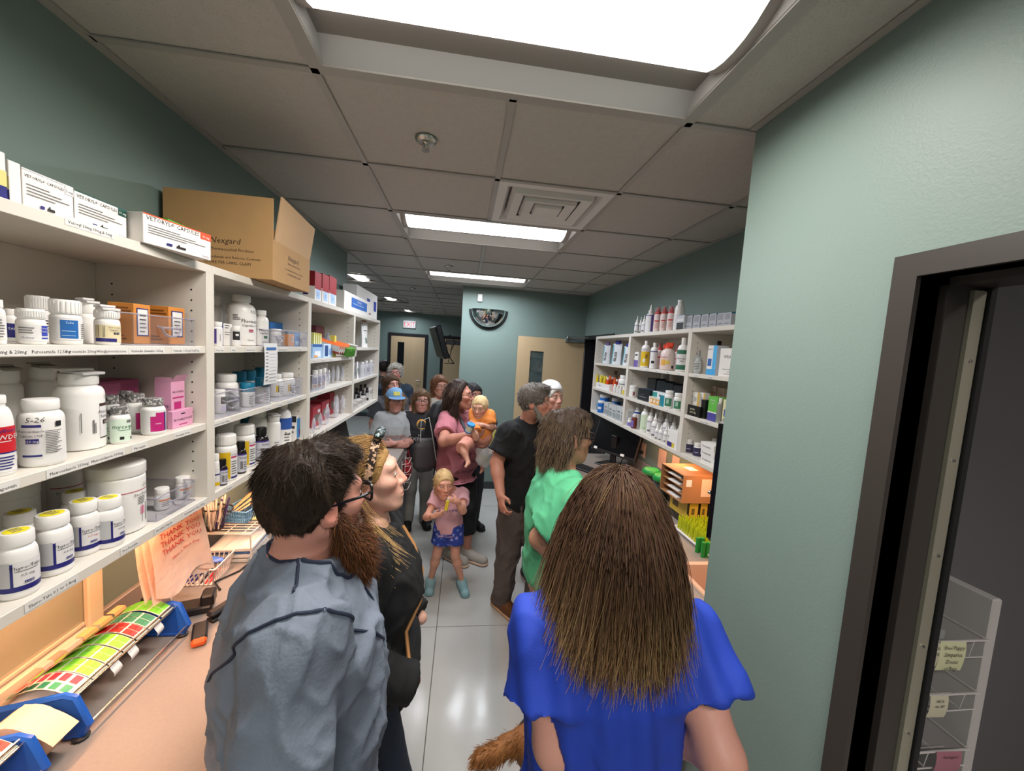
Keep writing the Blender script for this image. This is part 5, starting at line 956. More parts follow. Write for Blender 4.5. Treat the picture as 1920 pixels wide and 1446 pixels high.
for y in (.185, -.1): blue_end(y, t2)
for x, z in ((.062, .1), (.058, .112), (.092, .03), (-.085, .07)): obj('rod', MB().tube([(x, -.1, z), (x, .185, z)], .003, 6), STEEL, t2)
LIME = mat('lime_label', '76cf3a', .5); KRAFT = mat('kraft_backing', 'b58a55', .6); PINKP = mat('dusty_pink_backing', 'bf9080', .6)
def roll(y0, w, lb, kind, kr=KRAFT, grp='label rolls in the rack'):
    """roll of labels hanging in the rack with its strip curling forward over the rod"""
    t = thing('label_roll', lb, 'label roll', (-.985, y0, ZC), 0, grp)
    obj('roll', MB().lathe([(.012, -w / 2), (.042, -w / 2), (.042, w / 2), (.012, w / 2), (.012, -w / 2)], 18, Tr((-.035, 0, .05)) @ Rx(PI / 2), close=False), LBL, t)
    def strip_(u, v):
        a = v * 1.0; x = -.075 + .16 * a; z = .06 + .075 * math.sin(PI * (.12 + .62 * a)) - .012 * a; return (x, (u - .5) * w, z)
    mats = [mat('liner_white', 'd9dccb', .5)]
    m = MB().grid(strip_, 2, 10)
    def patch(u0, u1, v0, v1, c):
        if c not in mats: mats.append(c)
        m.use(mats.index(c)); 
        def g(a, b): x, y, z = strip_(u0 + (u1 - u0) * a, v0 + (v1 - v0) * b); return (x - .0003, y, z + .0012)
        m.grid(g, 1, 3)
    def words(s_, u, v, size, c):
        if c not in mats: mats.append(c)
        m.use(mats.index(c)); tv, tf = text_arr(s_)
        m.add([(lambda q: (q[0], q[1], q[2] + .002))(strip_(u + x * size / w, v - y * size / .16)) for x, y in tv], tf)
    if kind in ('lime', 'teal', 'red', 'navy', 'yellow', 'white'):
        c = {'lime': LIME, 'teal': K('3c7f5e'), 'red': K('d3352f'), 'navy': K('2a3050'), 'yellow': K('e6cf2f'), 'white': LBL}[kind]
        for k in range(4):
            for j in range(2): patch(.04 + .48 * j, .48 + .48 * j, .08 + k * .22, .27 + k * .22, c)
        for k in range(4):
            for j in range(2): words('PAID' if kind == 'red' else 'Give with food', .26 + .48 * j, .2 + k * .22, w * (.16 if kind == 'red' else .055), INK if kind != 'navy' else LBL)
    if kind in ('dots_g', 'dots_r'):
        c = K('2f8a62') if kind == 'dots_g' else K('d0374a')
        for k in range(6): patch(.12, .88, .06 + k * .15, .16 + k * .15, c)
    obj('label_strip', m, mats, t)
    if kr is not None: obj('backing_curl', MB().grid(lambda u, v: (-.10 + .13 * math.sin(v * 2.2), (u - .5) * w * .94, .07 + .115 * math.sin(v * 1.75)), 2, 6), kr, t)
for y0, w, kind, lb, kr in ((1.30, .05, 'lime', 'lime green caution label strip at the far blue end', None), (1.245, .045, 'teal', 'dark green label strip next to the lime strip', None), (1.20, .04, 'red', 'red PAID label strip in the rack', KRAFT), (1.155, .04, 'lime', 'lime label strip with brown curled backing, first of its kind', KRAFT), (1.11, .042, 'lime', 'lime label strip with brown backing in the middle of the rack', KRAFT), (1.065, .042, 'lime', 'lime label strip beside the red dots', PINKP), (1.028, .028, 'dots_r', 'red dot sticker strip in the rack', None), (1.002, .024, 'dots_g', 'green dot sticker strip by the near blue end', PINKP), (.855, .04, 'red', 'red and white label strip in the second rack', PINKP), (.81, .04, 'navy', 'navy label strip in the second rack', None), (.762, .045, 'yellow', 'yellow label strip in the second rack', PINKP)): roll(y0, w, lb, kind, kr)
t = thing('label_roll', 'large beige roll of labels standing between the two racks', 'label roll', (-.945, .925, ZC)); obj('roll', MB().lathe([(.02, -.03), (.062, -.03), (.062, .03), (.02, .03), (.02, -.03)], 24, Tr((0, 0, .062)) @ Rx(PI / 2), close=False), mat('beige_roll', 'd3b79d', .6), t)
obj('loose_strip', MB().grid(lambda u, v: (-.02 + .11 * v, (u - .5) * .06, .124 - .05 * v * v), 2, 8), mat('beige_roll', 'd3b79d', .6), t); obj('core', MB().lathe([(.0195, -.03), (.0195, .03)], 16, Tr((0, 0, .062)) @ Rx(PI / 2), close=False), KRAFT, t)
t = thing('pink_marker', 'bright pink marker lying at the corner of the worktop', 'marker', (-.875, .862, ZC), (0, 0, .5)); obj('barrel', MB().tube([(0, -.05, .009), (0, .03, .009)], .009, 10), K('e0258f', .3), t); obj('marker_cap', MB().tube([(0, .03, .009), (0, .06, .009)], .0095, 10), K('c01a78', .3), t)
for y, lb in ((1.10, 'torn white label strip hanging below the rack rod'), (1.155, 'short torn white label strip by the middle of the rack'), (1.25, 'white and green strip end hanging below the rack rod')):
    o = obj('loose_label', MB().grid(lambda u, v: (.004 * math.sin(5 * v), (u - .5) * .026, -.035 + .035 * v), 2, 5), mat('paper_white', 'dcdcdc', .6), None, (-.893, y, ZC + .1), (.15, 0, 0)); tag(o, lb, 'paper strip')
# tape dispenser
t = thing('tape_dispenser', 'black desk tape dispenser behind the label rack', 'tape dispenser', (-.97, 1.435, ZC), (0, 0, .35))
obj('body', MB().rbox((-.1, -.035, 0), (.11, .035, .028), .006).rbox((-.1, -.035, .02), (-.055, -.02, .07), .005).rbox((-.1, .02, .02), (-.055, .035, .07), .005).rbox((.075, -.03, .02), (.115, .03, .065), .006), mat('black_matte_plastic', '1e1a19', .4), t)
obj('tape', MB().lathe([(.014, -.012), (.036, -.012), (.036, .012), (.014, .012), (.014, -.012)], 20, Tr((-.045, 0, .06)) @ Rx(PI / 2), close=False), mat('clear_tape', 'c6bfae', .3), t)
t = thing('utility_knife', 'orange and black handled cutter beside the blue rack end', 'cutter', (-.82, 1.32, ZC), (0, 0, .5)); obj('handle', MB().rbox((-.02, -.055, 0), (.02, .055, .022), .006), K('d4581f', .4), t); obj('grip', MB().rbox((-.021, -.04, .004), (.021, .05, .026), .006), BLACKB, t)
t = thing('black_stapler', 'black stapler lying beside the tape dispenser', 'stapler', (-.80, 1.45, ZC), (0, 0, 1.1)); obj('base', MB().rbox((-.07, -.018, 0), (.07, .018, .012), .004), BLACKB, t); obj('arm', MB().rbox((-.07, -.017, .022), (.075, .017, .042), .007, Ry(-.08)), BLACKB, t)
# thank you bags hanging under the cabinet
t = thing('shopping_bags', 'pad of pale plastic THANK YOU bags hanging under the cabinet', 'plastic bags', (-.95, 1.375, 1.36), (0, 0, -.25))
BAG = mat('pale_bag_film', 'd8b5a2', .45, bump=.004, bscale=25)
def bagf(dx, w_, off):
    def f(u, v):
        z = -.285 * (1 - v) - .02 * (1 - v) * math.sin(u * 6 + off); x = dx + .012 * math.sin(6 * u + 4 * v + off) * (1 - v) + .05 * (1 - v); return (x, (u - .42) * w_ * (1 - .12 * v), z)
    return f
for k in range(3): obj('bag_sheet', MB().grid(bagf(-.012 * k, .2 + .02 * k, k * 1.3), 12, 14), BAG, t)
m = MB(); f0 = bagf(0, .2, 0)
def on(s_, u, v, size):
    tv, tf = text_arr(s_); m.add([(lambda q: (q[0] + .002, q[1], q[2]))(f0(u + x * size / .2, v + y * size / .285)) for x, y in tv], tf)
for k, s_ in enumerate(('THANK YOU',) * 5): on(s_, .55, .78 - k * .085, .028 if k == 0 else .024)
on('Have a Nice Day', .6, .34, .014)
obj('lettering', m, mat('bag_red', 'c0302f', .5), t); obj('hanger', MB().tube([(0, -.06, -.004), (.0, .10, -.004)], .004, 6), STEEL, t)
# white slatted basket with pens
t = thing('slatted_basket', 'white slatted plastic basket with pens on the left worktop', 'basket', (-1.015, 1.665, ZC), (0, 0, .06))
hx, hy, H = .062, .062, .072
def slat_basket(t, hx, hy, H, matl, fl=.014, n=8, sw=.005):
    obj('base', MB().rbox((-hx, -hy, 0), (hx, hy, .003), .001), matl, t)
    obj('rim', MB().tube([(-hx - fl, -hy - fl, H), (hx + fl, -hy - fl, H), (hx + fl, hy + fl, H), (-hx - fl, hy + fl, H)], .004, 6, True), matl, t)
    for k in range(n + 1):
        a = -1 + 2 * k / n
        for s in (-1, 1):
            obj('slat', MB().tube([(a * hx, s * hy, .002), (a * (hx + fl), s * (hy + fl), H)], sw * .5, 4), matl, t); obj('slat', MB().tube([(s * hx, a * hy, .002), (s * (hx + fl), a * (hy + fl), H)], sw * .5, 4), matl, t)
slat_basket(t, hx, hy, H, PWH)
for k, (c_, dx) in enumerate((('24347e', -.045), ('24347e', -.03), ('2a2a5e', -.015), ('d8d0c8', .0), ('1c1c22', .012), ('c8252d', .03), ('c8252d', .043))):
    o = obj('pen', MB().tube([(0, -.05, .0), (0, .045, .0)], .004, 7).tube([(0, .045, 0), (0, .056, 0)], [.0035, .001], 6), K(c_, .35), None, (-1.015 + dx, 1.66, ZC + .010), (.12, 0, .1)); tag(o, ('blue pen' if c_ in ('24347e', '2a2a5e') else 'red pen' if c_ == 'c8252d' else 'white pen' if c_ == 'd8d0c8' else 'black pen') + ' lying in the white slatted basket', 'pen', 'pens in the white basket')
o = obj('blue_case', MB().ell((0, 0, 0), (.05, .022, .009)), K('3f6cc0', .35), None, (-1.0, 1.675, ZC + .068), (.1, .1, .2)); tag(o, 'flat light blue oval case lying on the white basket', 'case')
# wire desk riser with cup, baskets, papers
t = thing('wire_riser', 'white wire desk riser shelf at the back of the left worktop', 'wire shelf', (-.985, 1.86, ZC))
hx, hy, H = .105, .115, .145
obj('shelf_frame', MB().tube([(-hx, -hy, H), (hx, -hy, H), (hx, hy, H), (-hx, hy, H)], .0035, 6, True), WIRE, t)
for k in range(9): y = -hy + 2 * hy * (k + .5) / 9; obj('shelf_wire', MB().tube([(-hx, y, H + .002), (hx, y, H + .002)], .0018, 5), WIRE, t)
for k in range(3): x = -hx + 2 * hx * (k + .5) / 3; obj('cross_wire', MB().tube([(x, -hy, H - .001), (x, hy, H - .001)], .0018, 5), WIRE, t)
for s in (-1, 1): obj('leg', MB().tube([(s * hx, -hy, H), (s * hx, -hy + .01, .004), (s * hx, hy - .01, .004), (s * hx, hy, H)], .0032, 6), WIRE, t)
for k, (zz, c_) in enumerate(((0, 'cfc7bf'), (.022, 'd6cec6'), (.044, '2f5f9a'), (.054, 'd6cec6'))):
    o = obj('paper_stack', MB().rbox((-.085, -.1, 0), (.085, .1, .019 if c_ != '2f5f9a' else .009), .004), K(c_, .6), None, (-.99 + .004 * k, 1.87 - .004 * k, ZC + zz), (0, 0, .03 * k)); tag(o, ('blue folder between the papers under the wire riser' if c_ == '2f5f9a' else ('lowest', 'second', '', 'topmost')[k] + ' stack of white papers under the wire riser'), 'papers')
ZR = ZC + .149
t = thing('pen_cup', 'black mesh pen cup full of white pens on the wire riser', 'pen cup', (-1.05, 1.79, ZR))
mesh_m = mat('black_mesh_wire', '231d20', .4)
for k in range(16): a = 2 * PI * k / 16; obj('mesh_wire', MB().tube([(.034 * math.cos(a), .034 * math.sin(a), 0), (.042 * math.cos(a + .35), .042 * math.sin(a + .35), .095)], .0012, 4), mesh_m, t)
obj('rim', MB().tube([(.042 * math.cos(k * PI / 8), .042 * math.sin(k * PI / 8), .095) for k in range(16)], .003, 6, True), mesh_m, t); obj('base', MB().lathe([(.035, 0), (.035, .004)], 16), mesh_m, t)
for k in range(12):
    a = 2.4 * k; r0 = .006 + .022 * (k % 3) / 2
    o = obj('pen', MB().tube([(0, 0, 0), (0, 0, .12)], .0042, 7).tube([(0, 0, .12), (0, 0, .132)], [.0045, .003], 7), K('d6cdc6' if k % 4 else '3a2e6e', .35), None, (-1.05 + r0 * math.cos(a), 1.79 + r0 * math.sin(a), ZR + .005), (-.2 * math.sin(a), .2 * math.cos(a), 0)); tag(o, 'white pen standing in the mesh cup' if k % 4 else 'purple pen standing in the mesh cup', 'pen', 'pens in the mesh cup')
t = thing('blue_basket', 'light blue perforated basket with wooden sticks on the wire riser', 'basket', (-.99, 1.905, ZR), (0, 0, -.12)); LB = mat('light_blue_plastic', '5e93bd', .4)
slat_basket(t, .05, .06, .055, LB, .008, 10, .0055); 
for zz in (.018, .036): obj('band', MB().tube([(-.054, -.064, zz), (.054, -.064, zz), (.054, .064, zz), (-.054, .064, zz)], .003, 5, True), LB, t)
for k in range(9):
    o = obj('wooden_stick', MB().rbox((-.004, -.085, -.001), (.004, .085, .001), .0006), mat('birch_stick', 'b98a62', .6), None, (-1.02 + .009 * k, 1.925 + .002 * k, ZR + .062 + .0045 * (k % 3)), (.22, .06 * (k - 4), -.12 - .03 * k)); tag(o, 'flat wooden stick fanned out of the light blue basket', 'wooden stick', 'wooden sticks in the blue basket')
t = thing('scissors', 'black handled scissors in front of the light blue basket', 'scissors', (-1.035, 1.835, ZR + .075), (.3, .2, .3))
for s in (-1, 1): obj('handle_loop', MB().tube([(s * .018 + .016 * math.cos(k * PI / 6), .022 * math.sin(k * PI / 6), 0) for k in range(12)], .0035, 6, True), BLACKB, t)
obj('blade', MB().rbox((-.005, -.09, -.001), (.005, -.018, .001), .0005), STEEL, t)
o = obj('note_pad', MB().rbox((-.035, -.04, 0), (.035, .04, .008), .001), K('d6cf8e', .6), None, (-.925, 1.92, ZR), (0, 0, .2)); tag(o, 'pad of pale yellow sticky notes on the wire riser', 'note pad')
o = obj('power_cable', MB().tube([(-1.09, 2.1, ZC + .004), (-.95, 1.98, ZC + .005), (-.88, 1.86, ZC + .005), (-.90, 1.70, ZC + .005), (-.95, 1.62, ZC + .006), (-.90, 1.57, ZC + .005)], .0035, 6), BLACKB); tag(o, 'thin black cable looping over the left worktop', 'cable')
t = thing('outlet_plate', 'beige double outlet plate on the wall under the left cabinet', 'outlet', (LX, 1.766, 1.13)); OUT = mat('almond_plate', 'd6b9a4', .4)
obj('plate', MB().rbox((0, -.057, -.057), (.006, .057, .057), .003), OUT, t)
for a, b in ((-.025, .022), (.025, .022), (-.025, -.022), (.025, -.022)): obj('socket', MB().rbox((.005, a - .014, b - .012), (.009, a + .014, b + .012), .003), OUT, t)
# computer screen back on the left worktop by the crowd, tablet on counter end
t = thing('counter_monitor', 'dark monitor on a stand near the end of the left worktop', 'monitor', (-.93, 3.05, ZC), (0, 0, -.25)); DK = mat('dark_monitor', '26272a', .35)
obj('panel', MB().rbox((-.02, -.25, .11), (.02, .25, .42), .006, Ry(-.25)), DK, t); obj('stand', MB().rbox((-.06, -.03, 0), (-.04, .03, .25), .004).rbox((-.12, -.1, 0), (.06, .1, .012), .004), DK, t)
o = obj('orange_pouch', MB().grid(lambda u, v: (.02 * math.sin(3 * v), (u - .5) * .1 * (1 - .3 * v), .16 * v), 5, 6), K('d08a5a', .5), None, (-.93, 2.66, ZC), (0, -.2, -.3)); tag(o, 'upright orange plastic pouch beside the dark monitor', 'pouch')
t = thing('cookie_tray', 'blue and tan snack tray on the end of the worktop', 'tray', (-.62, 3.35, ZC)); obj('tray', MB().rbox((-.05, -.07, 0), (.05, .07, .03), .006), K('3a6fb0', .4), t); obj('biscuits', MB().ell((0, 0, .032), (.04, .06, .012)), K('c99a62', .8), t)
o = obj('computer_mouse', MB().ell((0, 0, .0165), (.03, .05, .016)), BLACKB, None, (-.70, 3.5, ZC)); tag(o, 'black computer mouse by the snack tray', 'mouse')
# ================================================================== things on the right worktop
t = thing('desktop_monitor', 'black monitor facing the aisle on the right worktop', 'monitor', (1.40, 3.42, ZC), (0, 0, .5)); DKM = mat('black_matte_plastic', '1e1a19', .4)
B_ = Ry(.32); obj('panel', MB().rbox((-.02, -.26, .10), (.02, .26, .44), .006, B_), DKM, t); obj('display', MB().rbox((-.0225, -.245, .125), (-.0195, .245, .425), .001, B_), mat('screen_glass', '08080a', .28, spec=.2), t); obj('stand', MB().rbox((.03, -.03, 0), (.055, .03, .28), .004).rbox((-.09, -.11, 0), (.11, .11, .012), .004), DKM, t)
for y_, lb in ((.20, 1), (-.12, 2)): obj('sticker', MB().rbox((-.0245, y_ - .02, .112), (-.022, y_ + .02, .135), .0005, B_), WHITE2, t)
t = thing('keyboard', 'black keyboard in front of the right worktop monitor', 'keyboard', (1.13, 3.25, ZC), (0, 0, .5)); obj('base', MB().rbox((-.065, -.21, 0), (.065, .21, .016), .004), DKM, t)
for i in range(5):
    for j in range(14): obj('key', MB().rbox((-.056 + i * .023, -.2 + j * .0287, .016), (-.036 + i * .023, -.176 + j * .0287, .021), .001), BLACKB, t)
o = obj('computer_mouse', MB().ell((0, 0, .0165), (.03, .05, .016)), BLACKB, None, (1.12, 2.96, ZC), (0, 0, .4)); tag(o, 'black computer mouse by the right worktop keyboard', 'mouse')
o = obj('mouse_pad', MB().rbox((-.06, -.07, 0), (.06, .07, .003), .001), K('b98f80', .7), None, (1.25, 3.15, ZC)); tag(o, 'small pinkish paper pad under the monitor', 'paper pad')
def plate(x, y, z, w_, h_, lb, kind):
    t = thing('wall_plate', lb, 'outlet', (RX, y, z)); obj('plate', MB().rbox((-.006, -w_ / 2, -h_ / 2), (0, w_ / 2, h_ / 2), .003), mat('blush_plate', 'd8b7a8', .4), t)
    if kind: 
        for s in (-1, 1): obj('socket', MB().rbox((-.009, -.016, s * .022 - .013), (-.005, .016, s * .022 + .013), .003), mat('blush_plate', 'd8b7a8', .4), t)
plate(RX, 3.634, 1.10, .08, .1, 'small blush switch plate under the far right cabinet', 1); plate(RX, 3.25, 1.11, .075, .13, 'blush outlet plate with a black plug', 1); plate(RX, 2.92, 1.12, .12, .16, 'wide blush notice on the wall behind the green lids', 0); plate(RX, 2.72, 1.13, .10, .14, 'second blush notice behind the green lids', 0)
o = obj('plug_cord', MB().rbox((1.60, 3.235, 1.08), (1.632, 3.265, 1.105), .004).tube([(1.6, 3.25, 1.09), (1.54, 3.30, 1.08), (1.5, 3.36, 1.0), (1.5, 3.42, ZC + .004)], .004, 6), BLACKB); tag(o, 'black plug and cord in the blush outlet', 'cord')
t = thing('tissue_figurine', 'small cream figurine holding pens by the outlet', 'figurine', (1.42, 3.02, ZC)); 
obj('body', MB().ell((0, 0, .033), (.028, .028, .032)).ell((.0, 0, .07), (.02, .02, .02)), K('d8c3a8', .6), t); obj('ear', MB().ell((.0, .014, .098), (.006, .006, .02)), K('d8c3a8', .6), t); obj('ear', MB().ell((.0, -.014, .098), (.006, .006, .02)), K('d8c3a8', .6), t)
o = obj('pen', MB().tube([(0, 0, 0), (.02, .05, .10)], .004, 6), K('4a58b0', .35), None, (1.40, 3.05, ZC + .01)); tag(o, 'blue pen leaning by the cream figurine', 'pen')
for k in range(6):
    o = obj('tissue', MB().grid(lambda u, v: ((u - .5) * .05 + .01 * math.sin(9 * v), .01 * math.sin(6 * u), v * (.09 + .012 * (k % 2))), 5, 5), K(('d9c9bd', 'cfd3d6', 'd6bfae')[k % 3], .7), None, (1.40 + .03 * (k % 2), 2.92 - .038 * k, ZC), (0, 0, k * .8)); tag(o, 'crumpled paper sachet in the row on the right worktop', 'paper sachet', 'crumpled paper sachets')
GL = mat('green_lid', '1f8a3c', .35); FOOD = mat('dark_treat_pack', '3f4a46', .4, speck=(60, .5, .4))
for k, (x, y, lb) in enumerate(((1.40, 2.63, 'clear jar with domed green lid next to the tissues'), (1.41, 2.49, 'clear jar with domed green lid beside the cardboard cubby'), (1.535, 2.60, 'clear jar with domed green lid at the back against the wall'), (1.535, 2.455, 'clear jar with domed green lid behind the cardboard cubby'))):
    t = thing('treat_jar', lb, 'jar', (x, y, ZC), 0, 'green-lidded treat jars'); obj('jar_glass', MB().lathe([(.052, 0), (.055, .01), (.055, .17), (.05, .18)], 20), CLEAR, t); obj('contents', MB().lathe([(.048, .004), (.05, .15), (.0005, .155)], 16), FOOD, t); obj('lid', MB().lathe([(.06, .175), (.064, .18), (.064, .2), (.052, .214), (.0005, .218)], 22), GL, t)
# cardboard cubby standing on yellow pamphlet boxes
KR = mat('orange_brown_card', 'a3744c', .7)
c0, c1 = at_y(1277, 944, 2.12), at_y(1338, 890, 2.12)
xa, xb, za, zb = c0.x, 1.60, c0.z, at_y(1277, 892, 2.12).z
t = thing('cardboard_cubby', 'brown cardboard cubby of slips on top of the pamphlet boxes', 'cubby', ((xa + xb) / 2, 2.25, za)); hx, hy, H = (xb - xa) / 2, .13, zb - za; w = .004
obj('shell', MB().box((-hx, -hy, 0), (hx, -hy + w, H)).box((-hx, hy - w, 0), (hx, hy, H)).box((-hx, -hy + w, 0), (hx, hy - w, w)).box((-hx, -hy + w, H - w), (hx, hy - w, H)).box((hx - w, -hy + w, w), (hx, hy - w, H - w)), KR, t)
for k in range(3): obj('cubby_shelf', MB().box((-hx + .01, -hy + w, H * (k + 1) / 4), (hx - w, hy - w, H * (k + 1) / 4 + .003)), KR, t)
obj('barcode_sticker', MB().box((-hx + .02, -hy - .001, H * .6), (-hx + .055, -hy, H * .85)), WHITE2, t); obj('shipping_label', MB().box((-hx + .12, -hy - .001, H * .25), (-hx + .19, -hy, H * .88)), mat('pale_label', 'dcc4ae', .6), t); obj('top_label', MB().box((-.03, -.03, H), (.03, .05, H + .001)), WHITE2, t)
for k in range(4): 
    o = obj('paper_slip', MB().rbox((-.05, -.06, 0), (.05, .06, .006), .001), WHITE2, None, ((xa + xb) / 2 - .07, 2.25, za + H * k / 4 + .005), (0, -.05, .05 * k)); tag(o, 'stack of paper slips in one slot of the cardboard cubby', 'papers', 'paper slips in the cubby')
for k in range(3):
    x0, x1 = (1.40, 1.47) if k == 0 else (1.475, 1.53) if k == 1 else (1.535, 1.60)
    carton('pamphlet_box', 'yellow and black patterned pamphlet box under the cardboard cubby', 'carton', (x0, 2.14, ZC), (x1, 2.36, za - .001), mat('black_yellow_print', '2a2418', .5), [('N', .1, .25, .9, .95, 'c9a93a'), ('N', .3, .5, .6, .75, '6a5a2a'), ('F', .05, .3, .95, .95, 'c9a93a'), ('F', .2, .5, .5, .8, '5a4a20')], 1, group='pamphlet boxes under the cubby')
o = obj('cardboard_sleeve', MB().rbox((-.004, -.07, 0), (.004, .07, .22), .001), K('cdb7a4', .7), None, (1.565, 2.03, ZC + .012), (0, .12, .5)); tag(o, 'upright printed card leaning beside the cubby', 'card')
# white tray of yellow-green tubes
t = thing('tube_tray', 'white tray packed with yellow-green tubes by the sink', 'tray', (1.46, 1.96, ZC)); obj('tray', MB().rbox((-.15, -.17, 0), (.15, .17, .01), .005).tube([(-.15, -.17, .014), (.15, -.17, .014), (.15, .17, .014), (-.15, .17, .014)], .008, 6, True), WHITE, t)
tb = MB().tube([(0, 0, 0), (0, 0, .075)], .0055, 6).tube([(0, 0, .075), (0, 0, .083)], [.004, .002], 6).mesh('yellow_green_tube'); tb.materials.append(mat('yellow_green_plastic', 'a9b81e', .35))
for i in range(12):
    for j in range(14):
        o = obj('yellow_green_tube', tb, None, None, (1.46 - .132 + i * .024, 1.96 - .155 + j * .0235, ZC + .0105), (R_.uniform(-.06, .06), R_.uniform(-.06, .06), 0)); tag(o, 'thin yellow-green tube standing in the white tray', 'tube', 'yellow-green tubes in the tray')
for k in range(4): o = obj('green_tube', MB().tube([(0, 0, 0), (0, 0, .085)], .011, 10), K('1f8a34', .4), None, (1.335 - .0 + .03 * (k // 2), 1.775 + .026 * (k % 2), ZC + .011)) if False else obj('green_tube', MB().tube([(0, 0, 0), (0, 0, .08)], .0105, 10), K('1f8a34', .4), None, (1.285 + .024 * (k % 2), 1.80 + .05 * (k // 2), ZC)); tag(o, 'thick green tube standing at the edge of the tray', 'tube', 'thick green tubes')
# black flat panel on the nook side wall, seen edge on
q = at_y(1338, 880, 1.45); t = thing('side_panel_screen', 'black flat panel screen on the side wall beside the sink', 'screen', (1.11, 1.45, 1.45))
xe = q.x - 1.11
obj('panel', MB().rbox((xe, -.02, -.27), (xe + .42, .02, .25), .02), mat('black_glossy_plastic', '101012', .25), t); obj('mount', MB().rbox((xe + .1, -.134, -.08), (xe + .3, -.02, .08), .004), BLACKB, t); obj('knob', MB().ell((xe - .006, 0, -.06), .008), STEEL, t)
# ================================================================== side room rack
PX = 1.495; t = thing('display_rack', 'white wire display rack with end panel in the side room', 'display rack', (1.31, 1.02, 0))
W_ = mat('rack_white', 'b9b4b4', .45)
obj('end_panel', MB().rbox((PX - 1.31, -.17, 0), (PX - 1.31 + .03, .165, 1.316), .004), W_, t); obj('end_panel', MB().rbox((-.20, -.17, 0), (-.17, .165, 1.316), .004), W_, t)
obj('back_board', MB().box((-.17, .155, .1), (PX - 1.31, .165, 1.3)), mat('rack_back', '7b7d88', .6), t)
for k, zz in enumerate((1.197, 1.037, .862, .69)):
    obj('basket_rim', MB().tube([(-.17, -.17, zz), (PX - 1.31, -.17, zz), (PX - 1.31, .15, zz - .0), (-.17, .15, zz)], .004, 6, True), W_, t)
    for j in range(7): y = -.17 + .32 * j / 6; obj('basket_wire', MB().tube([(-.17, y, zz - .05), (PX - 1.31, y, zz - .05)], .002, 5), W_, t)
    for j in range(4): x = -.17 + (PX - 1.31 + .17) * (j + .5) / 4; obj('basket_wire', MB().tube([(x, -.17, zz), (x, -.165, zz - .05), (x, .15, zz - .05)], .002, 5), W_, t)
def note(lb, u0, v0, w_, h_, c_, words_, tilt=0.05):
    p = at_y(u0, v0, .846); o = thing('paper_note', lb, 'paper note', p, (0, tilt, 0)); obj('sheet', MB().grid(lambda u, v: ((u - .5) * w_, -.004 * math.sin(v * 3), (v - .5) * h_), 2, 4), K(c_, .7), o)
    m = MB()
    for k, s_ in enumerate(words_): put_text(m, s_, h_ * .2, Tr((0, -.006, h_ * (.26 - .24 * k))) @ Rx(PI / 2), .9, .2, width=w_ * .9)
    obj('writing', m, INK, o)
note('pale yellow handwritten note about puppy packs on the rack', 1782, 1230, .085, .085, 'c2c3a0', ('free Puppy', 'Simparica', 'Doses', 'in Bags')); note('cream sticker note lettered SIMPARICA PUPPY PACK on the rack', 1738, 1228, .07, .07, 'b3b09c', ('SIMPARICA', 'PUPPY PACK')); note('small cream handwritten note on the second rack basket', 1757, 1325, .06, .065, 'bdb8a2', ('## $-', 'xx. #0'))
for lb, u0, v0, w_, h_, c_, s_ in (('dusty pink price card on the second rack basket', 1712, 1335, .06, .075, 'a06a78', 'nexgard'), ('dusty pink price card on the lowest rack basket', 1775, 1430, .085, .07, 'a06a78', 'heartgard')): note(lb, u0, v0, w_, h_, c_, (s_, ''))
for k, (zz, lb) in enumerate(((.815, 'green carton lying in the third rack basket'), (.840, 'second green carton lying in the third rack basket'))): carton('green_carton', lb, 'carton', (1.15, .90, zz), (1.33, 1.05, zz + .022), '1f7a45', [('N', .5, .3, .6, 'Heartgard', WHITE2, .5), ('T', .5, .4, .2, 'Heartgard', WHITE2, .5)], 1)
carton('red_white_carton', 'dark red and white carton in the top rack basket', 'carton', (1.15, .93, 1.15), (1.30, 1.05, 1.27), '7a1f2a', [('N', 0, .55, 1, .8, WHITE2)], 1); carton('clear_film_pack', 'grey film wrapped pack beside the red carton in the rack', 'carton', (1.33, .9, 1.15), (1.43, 1.0, 1.19), '8a8f90', [], 1)
t = thing('red_tote', 'small red cloth bag hanging beside the end of the left worktop', 'bag', (-.50, 3.86, .62)); m = MB(); crumple(m, (0, 0, .08), (.05, .05, .09), 5, 12, 9); obj('bag_cloth', m, K('b5202c', .7), t); obj('strap', MB().tube([(-.03, 0, .15), (0, 0, .27), (.03, 0, .15)], .006, 6), K('b5202c', .7), t)
t = thing('wire_hook_rack', 'small white wire rack hooked on the end of the left worktop', 'wire rack', (-.505, 3.62, .60))
for k in range(4): obj('wire_loop', MB().tube([(-.005, -.10, .08 * k), (.05, -.10, .08 * k + .01), (.06, -.08, .08 * k + .015), (.06, .08, .08 * k + .015), (.05, .10, .08 * k + .01), (-.005, .10, .08 * k)], .0028, 6), WIRE, t)
for y in (-.1, .1): obj('upright', MB().tube([(0, y, -.02), (0, y, .27)], .003, 6), WIRE, t)
